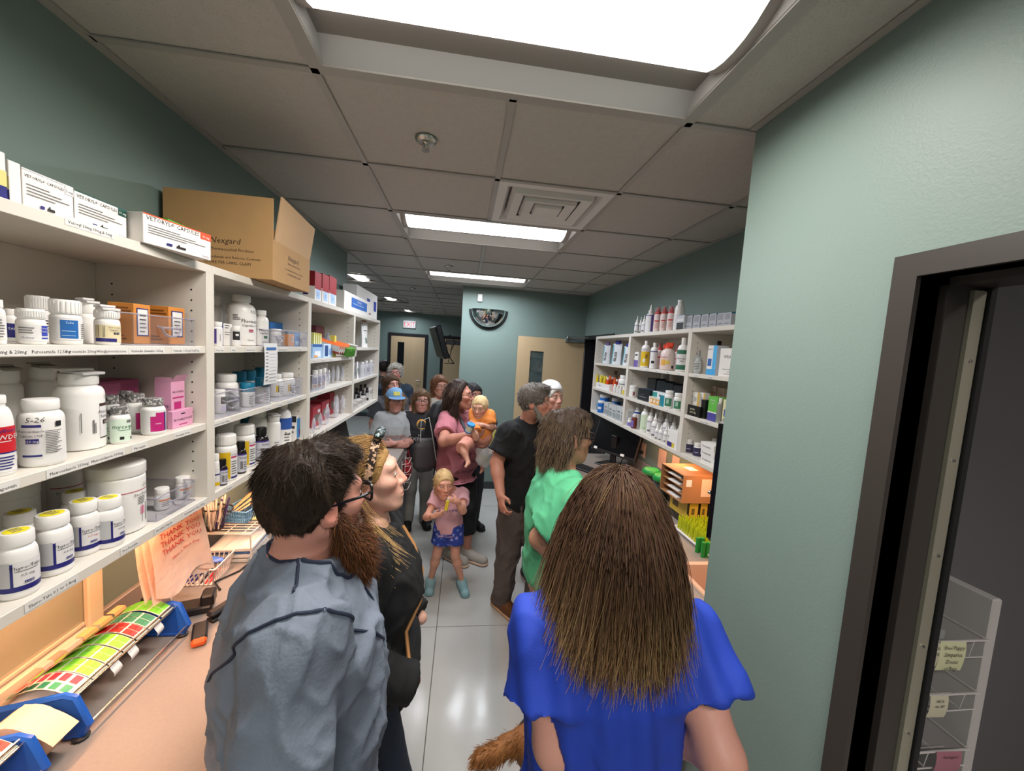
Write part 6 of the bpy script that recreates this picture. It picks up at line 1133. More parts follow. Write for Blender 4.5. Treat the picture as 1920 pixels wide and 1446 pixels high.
# ================================================================== people: implicit surfaces meshed with surface nets
V3 = lambda *a: np.array(a, dtype=np.float64)
class Fld:
    def __init__(s, lo, hi, h, zones=()):
        s.ax = []
        for k in range(3):
            c = [lo[k]]
            while c[-1] < hi[k]:
                st = h
                for a, b, hz in zones:
                    if a[k] - hz <= c[-1] <= b[k]: st = min(st, hz)
                    elif c[-1] < a[k] and c[-1] + st > a[k]: st = min(st, max(hz, a[k] - c[-1]))
                c.append(c[-1] + st)
            s.ax.append(np.array(c, dtype=np.float32))
        s.v = np.full([len(a) for a in s.ax], .2, np.float32); s.h = h
    def _loc(s, lo, hi, m):
        sl = []
        for k in range(3):
            i0 = max(0, int(np.searchsorted(s.ax[k], lo[k] - m)) - 1); i1 = min(len(s.ax[k]), int(np.searchsorted(s.ax[k], hi[k] + m)) + 1)
            if i1 - i0 < 1: return None
            sl.append(slice(i0, i1))
        X = s.ax[0][sl[0]][:, None, None]; Y = s.ax[1][sl[1]][None, :, None]; Z = s.ax[2][sl[2]][None, None, :]
        return tuple(sl), X, Y, Z
    def mix(s, sl, d, k, op):
        a = s.v[sl]
        if op == 'u': h = np.clip(.5 + .5 * (a - d) / k, 0, 1); s.v[sl] = a * (1 - h) + d * h - k * h * (1 - h)
        else: d = -d; h = np.clip(.5 - .5 * (a - d) / k, 0, 1); s.v[sl] = a * (1 - h) + d * h + k * h * (1 - h)
    def cap(s, a, b, ra, rb, k=.02, op='u', flat=False, fl=None):
        a, b = np.asarray(a, float), np.asarray(b, float); r = max(ra, rb); L = s._loc(np.minimum(a, b) - r, np.maximum(a, b) + r, k + 2.5 * s.h)
        if L is None: return
        sl, X, Y, Z = L; ba = b - a; bb = max(ba @ ba, 1e-9)
        px, py, pz = X - a[0], Y - a[1], Z - a[2]; t0 = (px * ba[0] + py * ba[1] + pz * ba[2]) / bb; t = np.clip(t0, 0, 1)
        dx, dy, dz = px - t * ba[0], py - t * ba[1], pz - t * ba[2]
        d = np.sqrt(dx * dx + dy * dy + dz * dz) - (ra + (rb - ra) * t)
        if flat: d = np.maximum(d, (t0 - 1) * math.sqrt(bb))
        s.mix(sl, d.astype(np.float32), k, op)
    def ell(s, c, r, R=None, k=.02, op='u'):
        c = np.asarray(c, float); r = np.asarray(r if hasattr(r, '__len__') else (r, r, r), float); m = r.max(); L = s._loc(c - m, c + m, k + 2.5 * s.h)
        if L is None: return
        sl, X, Y, Z = L; px, py, pz = X - c[0], Y - c[1], Z - c[2]
        if R is not None: px, py, pz = [R[0][i] * px + R[1][i] * py + R[2][i] * pz for i in range(3)]
        k0 = np.sqrt((px / r[0]) ** 2 + (py / r[1]) ** 2 + (pz / r[2]) ** 2); k1 = np.sqrt((px / r[0] ** 2) ** 2 + (py / r[1] ** 2) ** 2 + (pz / r[2] ** 2) ** 2)
        s.mix(sl, (k0 * (k0 - 1) / np.maximum(k1, 1e-6)).astype(np.float32), k, op)
    def loft(s, lv, k=.02, op='u', p=2.3, z0=None):
        """lv rows: z, cx, cy, a, b (ellipse half axes)"""
        lv = np.array(sorted(lv)); m = max(lv[:, 3].max(), lv[:, 4].max()); lo = V3(lv[:, 1].min() - m, lv[:, 2].min() - m, lv[0, 0]); hi = V3(lv[:, 1].max() + m, lv[:, 2].max() + m, lv[-1, 0])
        L = s._loc(lo, hi, k + 2.5 * s.h)
        if L is None: return
        sl, X, Y, Z = L; z = Z.ravel(); f = lambda i: np.interp(z, lv[:, 0], lv[:, i])[None, None, :]
        cx, cy, a, b = f(1), f(2), f(3), f(4); q = (np.abs((X - cx) / a) ** p + np.abs((Y - cy) / b) ** p) ** (1 / p); d = (q - 1) * np.minimum(a, b)
        d = np.maximum(d, np.maximum(lv[0, 0] - Z, Z - lv[-1, 0])); s.mix(sl, d.astype(np.float32), k, op)
    def half(s, n, c, lo, hi, k=.01):      # keep n.p < c inside the box lo..hi
        L = s._loc(np.asarray(lo, float), np.asarray(hi, float), 0)
        if L is None: return
        sl, X, Y, Z = L; d = -(n[0] * X + n[1] * Y + n[2] * Z - c); s.mix(sl, np.broadcast_to(d, s.v[sl].shape).astype(np.float32), k, 's')
    def mesh(s, smooth=1):
        v = s.v; n = v.shape; neg = v < 0; P = []; C = []; quads = []
        cid = lambda i, j, k: (i.astype(np.int64) * n[1] + j) * n[2] + k
        for ax in range(3):
            A = [slice(None)] * 3; B = [slice(None)] * 3; A[ax] = slice(0, -1); B[ax] = slice(1, None)
            e = np.argwhere(neg[tuple(A)] != neg[tuple(B)])
            if len(e) == 0: continue
            o1, o2 = [(1, 2), (2, 0), (0, 1)][ax]
            e = e[(e[:, o1] > 0) & (e[:, o2] > 0) & (e[:, o1] < n[o1] - 1) & (e[:, o2] < n[o2] - 1)]
            e2 = e.copy(); e2[:, ax] += 1; va = v[tuple(e.T)].astype(float); vb = v[tuple(e2.T)].astype(float); t = va / (va - vb)
            pos = np.stack([s.ax[k][e[:, k]].astype(float) for k in range(3)], 1); pos[:, ax] += t * (s.ax[ax][e2[:, ax]] - s.ax[ax][e[:, ax]])
            cs = []
            for d1, d2 in ((0, 0), (-1, 0), (-1, -1), (0, -1)):
                c = e.copy(); c[:, o1] += d1; c[:, o2] += d2; cc = cid(c[:, 0], c[:, 1], c[:, 2]); cs.append(cc); P.append(pos); C.append(cc)
            q = np.stack(cs, 1); flip = va > 0; q[flip] = q[flip][:, ::-1]; quads.append(q)
        P = np.concatenate(P); C = np.concatenate(C); Q = np.concatenate(quads); u, inv = np.unique(C, return_inverse=True); cnt = np.bincount(inv).astype(float)
        V = np.stack([np.bincount(inv, P[:, k]) / cnt for k in range(3)], 1); Q = np.searchsorted(u, Q)
        for _ in range(smooth):
            a = np.concatenate([Q[:, i] for i in range(4)]); b = np.concatenate([Q[:, (i + 1) % 4] for i in range(4)]); w = np.bincount(a, minlength=len(V)).astype(float)
            S_ = np.stack([np.bincount(a, V[b, k], len(V)) for k in range(3)], 1) / np.maximum(w, 1)[:, None]; V = V * .5 + S_ * .5
        return V, Q
def vnormals(V, Q):
    n = np.cross(V[Q[:, 2]] - V[Q[:, 0]], V[Q[:, 3]] - V[Q[:, 1]]); N = np.zeros_like(V)
    for i in range(4): 
        for k in range(3): N[:, k] += np.bincount(Q[:, i], n[:, k], len(V))
    return N / np.maximum(np.linalg.norm(N, axis=1), 1e-12)[:, None]
def waves(P, scale, seed, n=7, aniso=(1, 1, 1)):
    q = np.random.RandomState(seed); o = np.zeros(len(P)); P = P * np.array(aniso)
    W_ = P + .35 / scale * np.sin(P[:, [1, 2, 0]] * scale * 1.7 + q.rand(3) * 6)
    for _ in range(n): d = q.randn(3); d /= np.linalg.norm(d); o += np.sin(W_ @ d * scale * q.uniform(.6, 1.7) + q.rand() * 6.28)
    return o / math.sqrt(n)
def np_mesh(name, V, Q, material, parent, colr=None, smooth=True):
    me = bpy.data.meshes.new(name); me.vertices.add(len(V)); me.vertices.foreach_set('co', np.ascontiguousarray(V, np.float32).ravel())
    k = Q.shape[1]; me.loops.add(Q.size); me.loops.foreach_set('vertex_index', np.ascontiguousarray(Q, np.int32).ravel()); me.polygons.add(len(Q)); me.polygons.foreach_set('loop_start', np.arange(0, Q.size, k, dtype=np.int32))
    me.polygons.foreach_set('loop_total', np.full(len(Q), k, np.int32)); me.polygons.foreach_set('use_smooth', np.full(len(Q), smooth)); me.update(calc_edges=True)
    if colr is not None:
        a = me.color_attributes.new('Col', 'FLOAT_COLOR', 'POINT'); a.data.foreach_set('color', np.concatenate([colr, np.ones((len(V), 1))], 1).astype(np.float32).ravel())
    me.validate(); return obj(name, me, material, parent)
def Rot(yaw=0, pitch=0, roll=0):      # head orientation: yaw left +, pitch up +
    return np.array(Rz(yaw) @ Rx(pitch) @ Ry(roll))[:3, :3]
SKIN = mat('skin', 'c58f78', .48, attr=True, bump=.0004, bscale=220); HAIRM = mat('hair_strands', '4a3626', .5, attr=True, spec=.2)
def skincol(V, base, hd, hs, hR, hc, lips=True, brow=None, flush=.35):
    b = np.array(lin(base)); C = np.tile(b, (len(V), 1)); L = ((V - hc) @ hR) / hs
    def blob(c, r, col, a):
        nonlocal C
        d = (((L - np.array(c)) / np.array(r)) ** 2).sum(1); w = np.clip(1.3 - d, 0, 1)[:, None] * a; C = C * (1 - w) + np.array(col) * w
    red = b * np.array([1.05, .62, .58])
    for s in (-1, 1): blob((s * .045, .08, -.03), (.03, .04, .028), red, flush); blob((s * .08, 0, -.005), (.016, .03, .04), red, flush)
    blob((0, .115, -.02), (.018, .02, .016), red, flush)
    if lips: blob((0, .102, -.062), (.024, .02, .0085), b * np.array([.86, .42, .42]), .85)
    for s in (-1, 1):
        if brow is not None: blob((s * .032, .092, .034), (.021, .03, .0052), lin(brow), .85)
        blob((s * .032, .086, .0155), (.017, .02, .0032), b * .28, .8)
    return C
def strands(name, P, r, c0, c1, parent, taper=.35, mat_=None, gam=1.0):
    """P (n,m,3) polylines -> one mesh of thin three-sided strands coloured from root c0 to tip c1 (n,3)"""
    n, m, _ = P.shape; T = np.gradient(P, axis=1); T /= np.maximum(np.linalg.norm(T, axis=2, keepdims=True), 1e-9); ref = np.where(np.abs(T[..., 2:3]) > .9, np.array([1., 0, 0]), np.array([0, 0, 1.]))
    A = np.cross(T, ref); A /= np.maximum(np.linalg.norm(A, axis=2, keepdims=True), 1e-9); B_ = np.cross(T, A); t = np.linspace(0, 1, m)[None, :, None]; rr = np.asarray(r).reshape(-1, 1, 1) * (1 - (1 - taper) * t ** 2)
    V = np.stack([P + rr * (A * math.cos(a) + B_ * math.sin(a)) for a in (0, 2.094, 4.189)], 2).reshape(-1, 3)
    i = np.arange(n)[:, None, None] * m * 3; j = np.arange(m - 1)[None, :, None] * 3; k = np.arange(3)[None, None, :]; k2 = (k + 1) % 3
    Q = np.stack([(i + j + k), (i + j + k2), (i + j + 3 + k2), (i + j + 3 + k)], -1).reshape(-1, 4)
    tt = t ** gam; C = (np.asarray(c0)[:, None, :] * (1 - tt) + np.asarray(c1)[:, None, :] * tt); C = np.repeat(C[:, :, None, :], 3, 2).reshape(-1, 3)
    o = np_mesh(name, V, Q, mat_ or HAIRM, parent, C); o['kind'] = 'stuff'; return o
def grow(n, m, length, seed, hc, hs, hR, region, target, gain=.25, thick=.015, start=None, wob=.15, body=None, lenvar=.25, curl=0, lift=.3):
    """hair strands grown over the skull. region(dir)->bool mask in head frame; target(p,dir0,k)->direction in head frame"""
    q = np.random.RandomState(seed); D = q.randn(n * 8, 3); D /= np.linalg.norm(D, axis=1)[:, None]; D = D[region(D)][:n]; n = len(D)
    cc = np.array([0, -.012, .03]); rad = np.array([.079, .099, .094])
    off = q.rand(n) * thick; p = cc + D * (rad + .002); nor = D / rad; nor /= np.linalg.norm(nor, axis=1)[:, None]; vel = nor * lift + target(p, D, 0) * (1 - lift)
    L = length * (1 - lenvar * q.rand(n)); st = (L / (m - 1))[:, None]; P = [p.copy()]; w = q.randn(n, 3) * wob
    for k in range(1, m):
        tg = target(p, D, k / m) + w; vel = vel * (1 - gain) + tg * gain; vel /= np.maximum(np.linalg.norm(vel, axis=1), 1e-6)[:, None]
        if curl: vel = vel + curl * np.stack([np.sin(k * 1.3 + off * 900), np.cos(k * 1.7 + off * 700), 0 * off], 1)
        p = p + vel * st; rel = p - cc; rr = rad + .006 + (off * min(1, k / 2))[:, None]; e = np.sqrt(((rel / rr) ** 2).sum(1)); ins = e < 1; p[ins] = cc + rel[ins] / e[ins][:, None]
        nk = np.array([0, -.02, -.12]); rn = p[:, :2] - nk[:2]; dn = np.linalg.norm(rn, axis=1); low = (p[:, 2] < -.03) & (dn < .06); p[low, :2] = nk[:2] + rn[low] / dn[low][:, None] * .06
        if body is not None:
            c, rb = body; rel = p - c; rb2 = rb + (off * .8)[:, None]; q2 = 1 - (rel[:, 0] / rb2[:, 0]) ** 2 - (rel[:, 2] / rb2[:, 2]) ** 2; yy = np.sqrt(np.clip(q2, 0, 1)) * rb2[:, 1]; ins = (q2 > 0) & (np.abs(rel[:, 1]) < yy); p[ins, 1] = c[1] + np.where(rel[ins, 1] > .03, 1, -1) * yy[ins]
        P.append(p.copy())
    return hc + (np.stack(P, 1) * hs) @ hR.T
def jit(c, n, seed, a=.25):
    q = np.random.RandomState(seed); c = np.array(lin(c)); return c[None, :] * (1 + a * (q.rand(n, 1) * 2 - 1)) * (1 + .06 * q.randn(n, 3))
def head_prims(f, T, hs, ear=True, nose=1.0, jaw=1.0):
    E = lambda c, r, k=.012, op='u': f.ell(T(c), np.array(r) * hs, T.R, k * hs, op)
    Cc = lambda a, b, ra, rb, k=.01, op='u': f.cap(T(a), T(b), ra * hs, rb * hs, k * hs, op)
    E((0, -.012, .03), (.077, .097, .092), .02); E((0, .032, -.035), (.063 * jaw, .068, .078), .035)
    for s in (-1, 1):
        Cc((s * .054 * jaw, .0, -.045), (s * .024 * jaw, .068, -.094), .018, .017, .025); E((s * .043, .06, -.014), (.022, .028, .02), .025)
    E((0, .083, -.099), (.022, .018, .017), .022); Cc((-.036, .077, .036), (.036, .077, .036), .016, .016, .02)
    for s in (-1, 1): E((s * .033, .104, .012), (.021, .017, .0145), .014, 's')
    Cc((0, .091, .022), (0, .116 * nose ** .4, -.021), .008, .0115, .012)
    for s in (-1, 1): E((s * .0125, .101, -.026), (.0095, .012, .0085), .009)
    E((0, .086, -.06), (.03, .021, .028), .02)
    Cc((-.017, .1005, -.0575), (.017, .1005, -.0575), .0055, .0055, .006); Cc((-.015, .0995, -.0690), (.015, .0995, -.0690), .0064, .0064, .006)
    Cc((-.021, .1075, -.0632), (.021, .1075, -.0632), .0022, .0022, .004, 's')
    for s in (-1, 1):
        E((s * .032, .079, .0125), (.0148, .0148, .0148), .006)
    if ear:
        for s in (-1, 1): E((s * .081, -.008, -.003), (.009, .021, .033), .008); E((s * .088, -.004, .002), (.006, .0115, .019), .006, 's'); E((s * .083, .004, -.024), (.007, .009, .011), .006)
class HT:
    def __init__(s, hc, R, hs): s.c = np.asarray(hc, float); s.R = R; s.s = hs
    def __call__(s, p): return s.c + s.R @ (np.asarray(p, float) * s.s)
def hand_prims(f, w, d, nrm, side, s=1.0, curl=.35, thumb=.5, k=.006):
    """w wrist, d finger direction, nrm palm normal (side the fingers curl to), side +1/-1: thumb direction sign along cross(d,nrm)"""
    d = np.asarray(d, float); d /= np.linalg.norm(d); nrm = np.asarray(nrm, float); nrm -= d * (nrm @ d); nrm /= np.linalg.norm(nrm); sd = np.cross(d, nrm) * side
    w = np.asarray(w, float); R = np.stack([sd, d, nrm], 1)
    f.ell(w + d * .05 * s, np.array([.041, .056, .0155]) * s, R, .014)
    f.cap(w - d * .02 * s, w + d * .02 * s, .026 * s, .025 * s, .015)
    for i, (o, L) in enumerate(((.030, .072), (.010, .08), (-.010, .074), (-.029, .058))):
        p = w + d * (.092 - .004 * abs(i - 1)) * s + sd * o * s; a = curl * .5; q = d
        for j, fr in enumerate((.45, .32, .23)):
            dr = d * math.cos(a) + nrm * math.sin(a); e = p + dr * L * fr * s * 1.05; f.cap(p, e, (.0092 - .0007 * j) * s, (.0086 - .0008 * j) * s, .004); p = e; a += curl
    p = w + d * .025 * s + sd * .03 * s
    t1 = d * .6 + sd * (.75 - .3 * thumb) + nrm * (.2 + .4 * thumb); t1 /= np.linalg.norm(t1); e = p + t1 * .04 * s; f.cap(p, e, .0125 * s, .0105 * s, .012); t2 = d * .9 + sd * (.3 - .4 * thumb) + nrm * .3; t2 /= np.linalg.norm(t2); f.cap(e, e + t2 * .03 * s, .0105 * s, .0085 * s, .004)
DEF = dict(shoulder=(.178, -.005, 1.40), elbow=(.235, -.03, 1.14), wrist=(.245, .04, .90), hip=(.09, 0, .92), knee=(.1, .02, .5), ankle=(.105, -.015, .085))
class Person:
    """builds a figure: body frame x right, y forward, z up, origin on the floor"""
    def __init__(p, label, loc, heading, H=1.7, build=1.0, skin='c58f78', head=(0, 0, 0), headpos=None, hs=None, pose=None, res=.011, hres=.0045, girth=1.0, brow='4a3a2a', ear=True, hands=(0.3, 0.3), handn=None, belly=0, bust=0, legs=True, jaw=1.0, nose=1.0, eyecol='3a4a58', lean=(0, 0), face=True, child=False, handres=.0065, name='person', sk=None, posew=None, headw=None, foot=True):
        p.root = thing(name, label, 'person', loc, math.atan2(-heading[0], heading[1])); s = p.s = sk or H / 1.75; p.H = H; ang = math.atan2(-heading[0], heading[1]); p.W2L = np.array(Rz(-ang))[:3, :3]; p.loc = V3(*loc)
        p.w2l = lambda w: p.W2L @ (V3(*w) - p.loc); p.g = girth; p.build = build; p.child = child
        J = {}
        for n_, c in DEF.items():
            for sd, sg in (('r', 1), ('l', -1)): J[n_ + sd] = V3(c[0] * sg * (build if n_ in ('shoulder', 'elbow', 'wrist') else girth ** .5), c[1], c[2]) * s
        for n_, c in (pose or {}).items(): J[n_] = V3(*c) * s
        for n_, c in (posew or {}).items(): J[n_] = p.w2l(c)
        p.J = J; p.hs = hs if hs else s ** .5; p.lean = lean
        p.hR = Rot(*head); top = H - .124 * p.hs
        p.hc = V3(*(headpos)) if headpos is not None else V3(lean[0] * 1.15, .015 + lean[1] * 1.15, top)
        if headw is not None: p.hc = p.w2l(headw)
        p.T = HT(p.hc, p.hR, p.hs)
        g = girth
        def LV(rows): return [(z * s, lean[0] * max(0, (z - .95) / .55), y * s + lean[1] * max(0, (z - .95) / .55), a * s, b * s) for z, y, a, b in rows]
        p.LV = LV; bw = build
        p.torso = [(.845, 0, .12 * g, .10 * g), (.90, -.005, .165 * g, .115 * g), (1.0, 0, .158 * g, .11 * g + belly * .7), (1.1, .0 + belly * .3, .147 * g, .105 * g + belly), (1.22, .005 + bust * .3, .16 * g * bw ** .5, .112 * g + bust * .8 + belly * .5), (1.32, .0 + bust * .2, .172 * bw * g ** .6, .115 * g + bust * .5), (1.40, -.01, .160 * bw, .095 * g ** .5), (1.445, -.015, .115 * bw, .068), (1.485, -.015, .066, .058)]
        xs = [J[k][0] for k in J]; ys = [J[k][1] for k in J]
        lo = V3(min(xs) - .16, min(ys) - .2, min(-.02, min(J[k][2] for k in J) - .12)); hi = V3(max(xs) + .16, max(ys) + .2, max(H, p.hc[2] + .13 * p.hs) + .03); lo[:2] = np.minimum(lo[:2], p.hc[:2] - .16); hi[:2] = np.maximum(hi[:2], p.hc[:2] + .16); p.lo, p.hi = lo, hi
        z = [(p.hc - .125 * p.hs, p.hc + .135 * p.hs, hres)]
        for sd, cu in zip('rl', hands):
            if cu is not None: z.append((J['wrist' + sd] - .1 * s, J['wrist' + sd] + .1 * s, handres))
        f = Fld(lo, hi, res, z); p.res = res
        f.loft(LV(p.torso), .03)
        nb = V3(lean[0], -.02 * s + lean[1], 1.44 * s)
        f.cap(nb, p.T((0, -.022, -.06)), .058 * s ** .5 * p.hs ** .5, .054 * p.hs, .03)
        for sd in 'rl':
            S_, E_, W_ = J['shoulder' + sd], J['elbow' + sd], J['wrist' + sd]; aw = g ** .7 * s
            f.ell(S_, np.array([.054, .056, .056]) * s * g ** .5, None, .03); f.cap(S_, E_, .052 * aw, .041 * aw, .03); f.cap(E_, E_ + (W_ - E_) * .35, .041 * aw, .04 * aw, .02); f.cap(E_ + (W_ - E_) * .3, W_, .04 * aw, .027 * aw, .02)
            if legs:
                Hh, Kk, A = J['hip' + sd], J['knee' + sd], J['ankle' + sd]; f.cap(Hh, Kk, .088 * s * g, .056 * s * g ** .7, .03); f.cap(Kk, Kk + (A - Kk) * .3, .055 * s * g ** .7, .057 * s * g ** .7, .02); f.cap(Kk + (A - Kk) * .28, A, .057 * s * g ** .7, .036 * s, .02)
                f.cap(A, A + V3(0, .11, -.05) * s, .034 * s, .03 * s, .02)
        hn = handn or {}
        for sd, sg, cu in zip('rl', (1, -1), hands):
            if cu is None: continue
            E_, W_ = J['elbow' + sd], J['wrist' + sd]; d = (W_ - E_) / np.linalg.norm(W_ - E_); dd, nn = hn.get(sd, (d, (-sg, .25, 0))); side = 1 if (np.cross(np.array(dd, float), np.array(nn, float)) @ V3(0, 1, .3)) > 0 else -1
            hand_prims(f, W_, dd, nn, side, s if not child else s * 1.05, cu)
        head_prims(f, p.T, p.hs, ear, nose, jaw)
        V, Q = f.mesh(1); p.skin = skin
        C = skincol(V, skin, 0, p.hs, p.hR, p.hc, True, brow); p.body = np_mesh('body', V, Q, SKIN, p.root, C)
        if face:
            for sg in (-1, 1):
                e = MB(); Mx = Matrix.Translation(p.T((sg * .032, .0813, .0125))) @ Matrix(p.hR.tolist()).to_4x4() @ Matrix.Diagonal((p.hs, p.hs, p.hs * .58, 1))
                e.ell((0, 0, 0), .0138, 12, 8, Mx @ Rx(-PI / 2)); e.use(1).lathe([(.0066, .0124), (.0032, .0136), (.0005, .0138)], 12, Mx @ Rx(-PI / 2) @ Tr((0, 0, .0006)), close=False); e.use(2).lathe([(.0032, .0138), (.0005, .0141)], 10, Mx @ Rx(-PI / 2) @ Tr((0, 0, .0007)), close=False)
                obj('eye', e, [mat('eye_white', 'd9d3cd', .2), mat('iris_' + eyecol, eyecol, .2), mat('pupil', '0a0a0c', .15)], p.root)
    def fld(p, lo=None, hi=None, h=None, zones=()): return Fld(p.lo if lo is None else lo, p.hi if hi is None else hi, h or p.res, zones)
    def done(p, name, f, material, folds=0, fscale=22, seed=1, aniso=(1, 1, .6), colr=None, smooth=1, thing_=None, extra=None):
        V, Q = f.mesh(smooth)
        if folds: N = vnormals(V, Q); w = waves(V, fscale, seed, 6, aniso); w2 = waves(V, fscale * 2.3, seed + 5, 6, aniso); V = V + N * (folds * 1.5 * (np.clip(1 - np.abs(w) * 1.15, 0, 1) ** 2.2)[:, None] + folds * .6 * (np.clip(1 - np.abs(w2) * 1.1, 0, 1) ** 2)[:, None] - folds * .5)
        if extra is not None: V = extra(V, vnormals(V, Q))
        return np_mesh(name, V, Q, material, thing_ or p.root, colr(V) if colr else None)
    def shirt(p, material, hem=.88, sleeve=.55, loose=.014, neck=.075, folds=.004, seed=3, name='shirt', h=None, neckfwd=.025, fscale=26, slr=1.0, flare=.0, colr=None, vneck=0, extra=None, sleeves='rl', crop=None, neckz=1.525):
        s, J, g = p.s, p.J, p.g; f = p.fld(h=h or p.res * .8); LV = p.LV
        rows = [(z, y, a + loose / s, b + loose / s) for z, y, a, b in p.torso if z <= 1.46 and z > hem]
        top = [(1.495, -.012, .085 * p.build, .068)]
        i = ([r for r in p.torso if r[0] <= hem] or [(hem - .05,) + p.torso[1][1:]])[-1]; j = [r for r in p.torso if r[0] > hem][0]; t = (hem - i[0]) / (j[0] - i[0]); hr = [(hem, i[1] + (j[1] - i[1]) * t, max(i[2] + (j[2] - i[2]) * t, .13 * g) + (loose + flare) / s, max(i[3] + (j[3] - i[3]) * t, .1 * g) + (loose + flare) / s)]
        f.loft(LV(rows + hr + top), .02)
        for sd in sleeves:
            S_, E_, W_ = J['shoulder' + sd], J['elbow' + sd], J['wrist' + sd]; aw = g ** .7 * s
            f.ell(S_, np.array([.056, .058, .058]) * s * g ** .5 + loose * .7, None, .035)
            if sleeve <= 1: 
                e = S_ + (E_ - S_) * sleeve; f.cap(S_, e, .056 * aw + loose, (.052 * aw + loose * 1.5) * slr, .03, flat=True); d = (E_ - S_) / np.linalg.norm(E_ - S_); f.cap(e - d * .03, e + d * .08, .047 * aw, .047 * aw, .006, 's')
            else:
                f.cap(S_, E_, .055 * aw + loose, .045 * aw + loose, .03); e = E_ + (W_ - E_) * (sleeve - 1); f.cap(E_, e, .045 * aw + loose, .033 * aw + loose, .025, flat=True)
        c = V3(p.lean[0], neckfwd * s + p.lean[1], neckz * s); f.ell(c, np.array([neck, neck * .95, neck * .85]) * s, None, .012, 's')
        if vneck: f.ell(c + V3(0, .06, -.05) * s, np.array([.04, .06, vneck]) * s, None, .02, 's')
        wl = max(.012, 2.6 * f.h) / s; f.loft(LV([(hem - .05, hr[0][1], hr[0][2] - wl, hr[0][3] - wl), (hem + .02, hr[0][1], hr[0][2] - wl, hr[0][3] - wl)]), .006, 's')
        return p.done(name, f, material, folds, fscale, seed, colr=colr, extra=extra)
    def pants(p, material, top=.93, end=.05, loose=.014, folds=.004, seed=5, name='trousers', cuff=None, h=None, colr=None):
        s, J, g = p.s, p.J, p.g; f = p.fld(h=h or p.res * .85, hi=V3(p.hi[0], p.hi[1], (top + .06) * s)); rows = [(z, y, a + .002, b + .002) for z, y, a, b in p.torso if .85 < z < top]; f.loft(p.LV(rows + [(top, 0, .150 * g, .106 * g), (.80, 0, .13 * g, .10 * g)]), .03)
        for sd in 'rl':
            Hh, Kk, A = J['hip' + sd], J['knee' + sd], J['ankle' + sd]; lk = .06 * s * g ** .7 + loose; e = A + V3(0, 0, (end - .085) * s) if end < .45 else None
            if e is not None: f.cap(Hh, Kk, .092 * s * g + loose * .6, lk, .03); f.cap(Kk, e, lk, (cuff or .05) * s + loose * .6, .025, flat=True)
            else: t = (J['hip' + sd][2] - end * s) / (Hh[2] - Kk[2]); q = Hh + (Kk - Hh) * t; f.cap(Hh, q, .092 * s * g + loose, .085 * s * g + loose * 1.4, .03, flat=True)
        return p.done(name, f, material, folds, 18, seed, colr=colr)
    def shoes(p, material, sole, L=.25, w=.046, high=.06, style='shoe', cols=None):
        s = p.s
        for sd, sg in zip('rl', (1, -1)):
            A = p.J['ankle' + sd]; d = p.J['ankle' + sd] - p.J['knee' + sd]; y = V3(.12 * sg, 1, 0); y /= np.linalg.norm(y); b = V3(A[0], A[1], 0); heel = b - y * .05 * s; toe = b + y * (L - .09) * s; z0 = max(0, A[2] - .085 * s)
            heel[2] = toe[2] = z0
            lo, hi = np.minimum(heel, toe) - .09 * s, np.maximum(heel, toe) + .09 * s; lo[2] = z0 - .02; hi[2] = z0 + .22 * s; f = Fld(lo, hi, .006 if s > .8 else .005); up = V3(0, 0, 1)
            f.cap(heel + up * .042 * s, toe + up * .035 * s, w * .9 * s, w * s, .02); f.cap(heel + up * .05 * s, A + up * high * s * .6, w * .95 * s, w * .98 * s, .03, flat=True); f.cap(b + up * .075 * s + y * .02 * s, b + y * .07 * s + up * .05 * s, w * .85 * s, w * .8 * s, .03)
            f.half((0, 0, -1), -(z0 + .012 * s), lo, hi, .006); p.done('shoe', f, material, .0008, 40, 3)
            f2 = Fld(lo, hi, .006 if s > .8 else .005); f2.cap(heel + up * .01 * s, toe + up * .01 * s, w * 1.02 * s, w * 1.12 * s, .01); f2.half((0, 0, 1), z0 + .02 * s, lo, hi, .004); f2.half((0, 0, -1), -(z0 + .0005), lo, hi, .003); p.done('shoe_sole', f2, sole)
    def haircap(p, material, thick=.012, cut=((.0, .72, -.69), .012), ears=True, extra=(), h=.0055, folds=.002, colr=None, seed=2, name='hair', temple=0):
        """scalp shell minus the face; extra: ellipsoids/capsules in head frame that add bulk"""
        material.node_tree.nodes['Principled BSDF'].inputs['Specular IOR Level'].default_value = .15
        hs, T = p.hs, p.T; f = Fld(p.hc - .36 * hs, p.hc + .2 * hs, h * max(hs, .8)); f.ell(T((0, -.012, .032)), (np.array([.079, .099, .094]) + thick) * hs, p.hR, .02)
        for e in extra:
            if len(e) == 2: f.ell(T(e[0]), np.array(e[1]) * hs, p.hR, .025)
            else: f.cap(T(e[0]), T(e[1]), e[2] * hs, e[3] * hs, .025)
        # cut the face away: ellipsoid in front of the hair line, and below the ears in front
        f.ell(T((0, .118, -.035)), np.array([.078, .092, .115]) * hs, p.hR, .012, 's')
        if temple: f.ell(T((0, .13, -.015 + temple * 1.2)), np.array([.14, .085 + temple, .098]) * hs, p.hR, .015, 's')
        if ears: f.ell(T((0, .05, -.07)), np.array([.13, .058, .075]) * hs, p.hR, .012, 's'); [f.ell(T((sg * .1, .0, -.03)), np.array([.035, .03, .045]) * hs, p.hR, .01, 's') for sg in (-1, 1)]
        if cut: n, c = cut; n = p.hR @ np.array(n); f.half(n, c * hs + n @ p.hc, f_lo(f), f_hi(f), .012)
        return p.done(name, f, material, folds, 60, seed, (1, 1, .35), colr=colr)
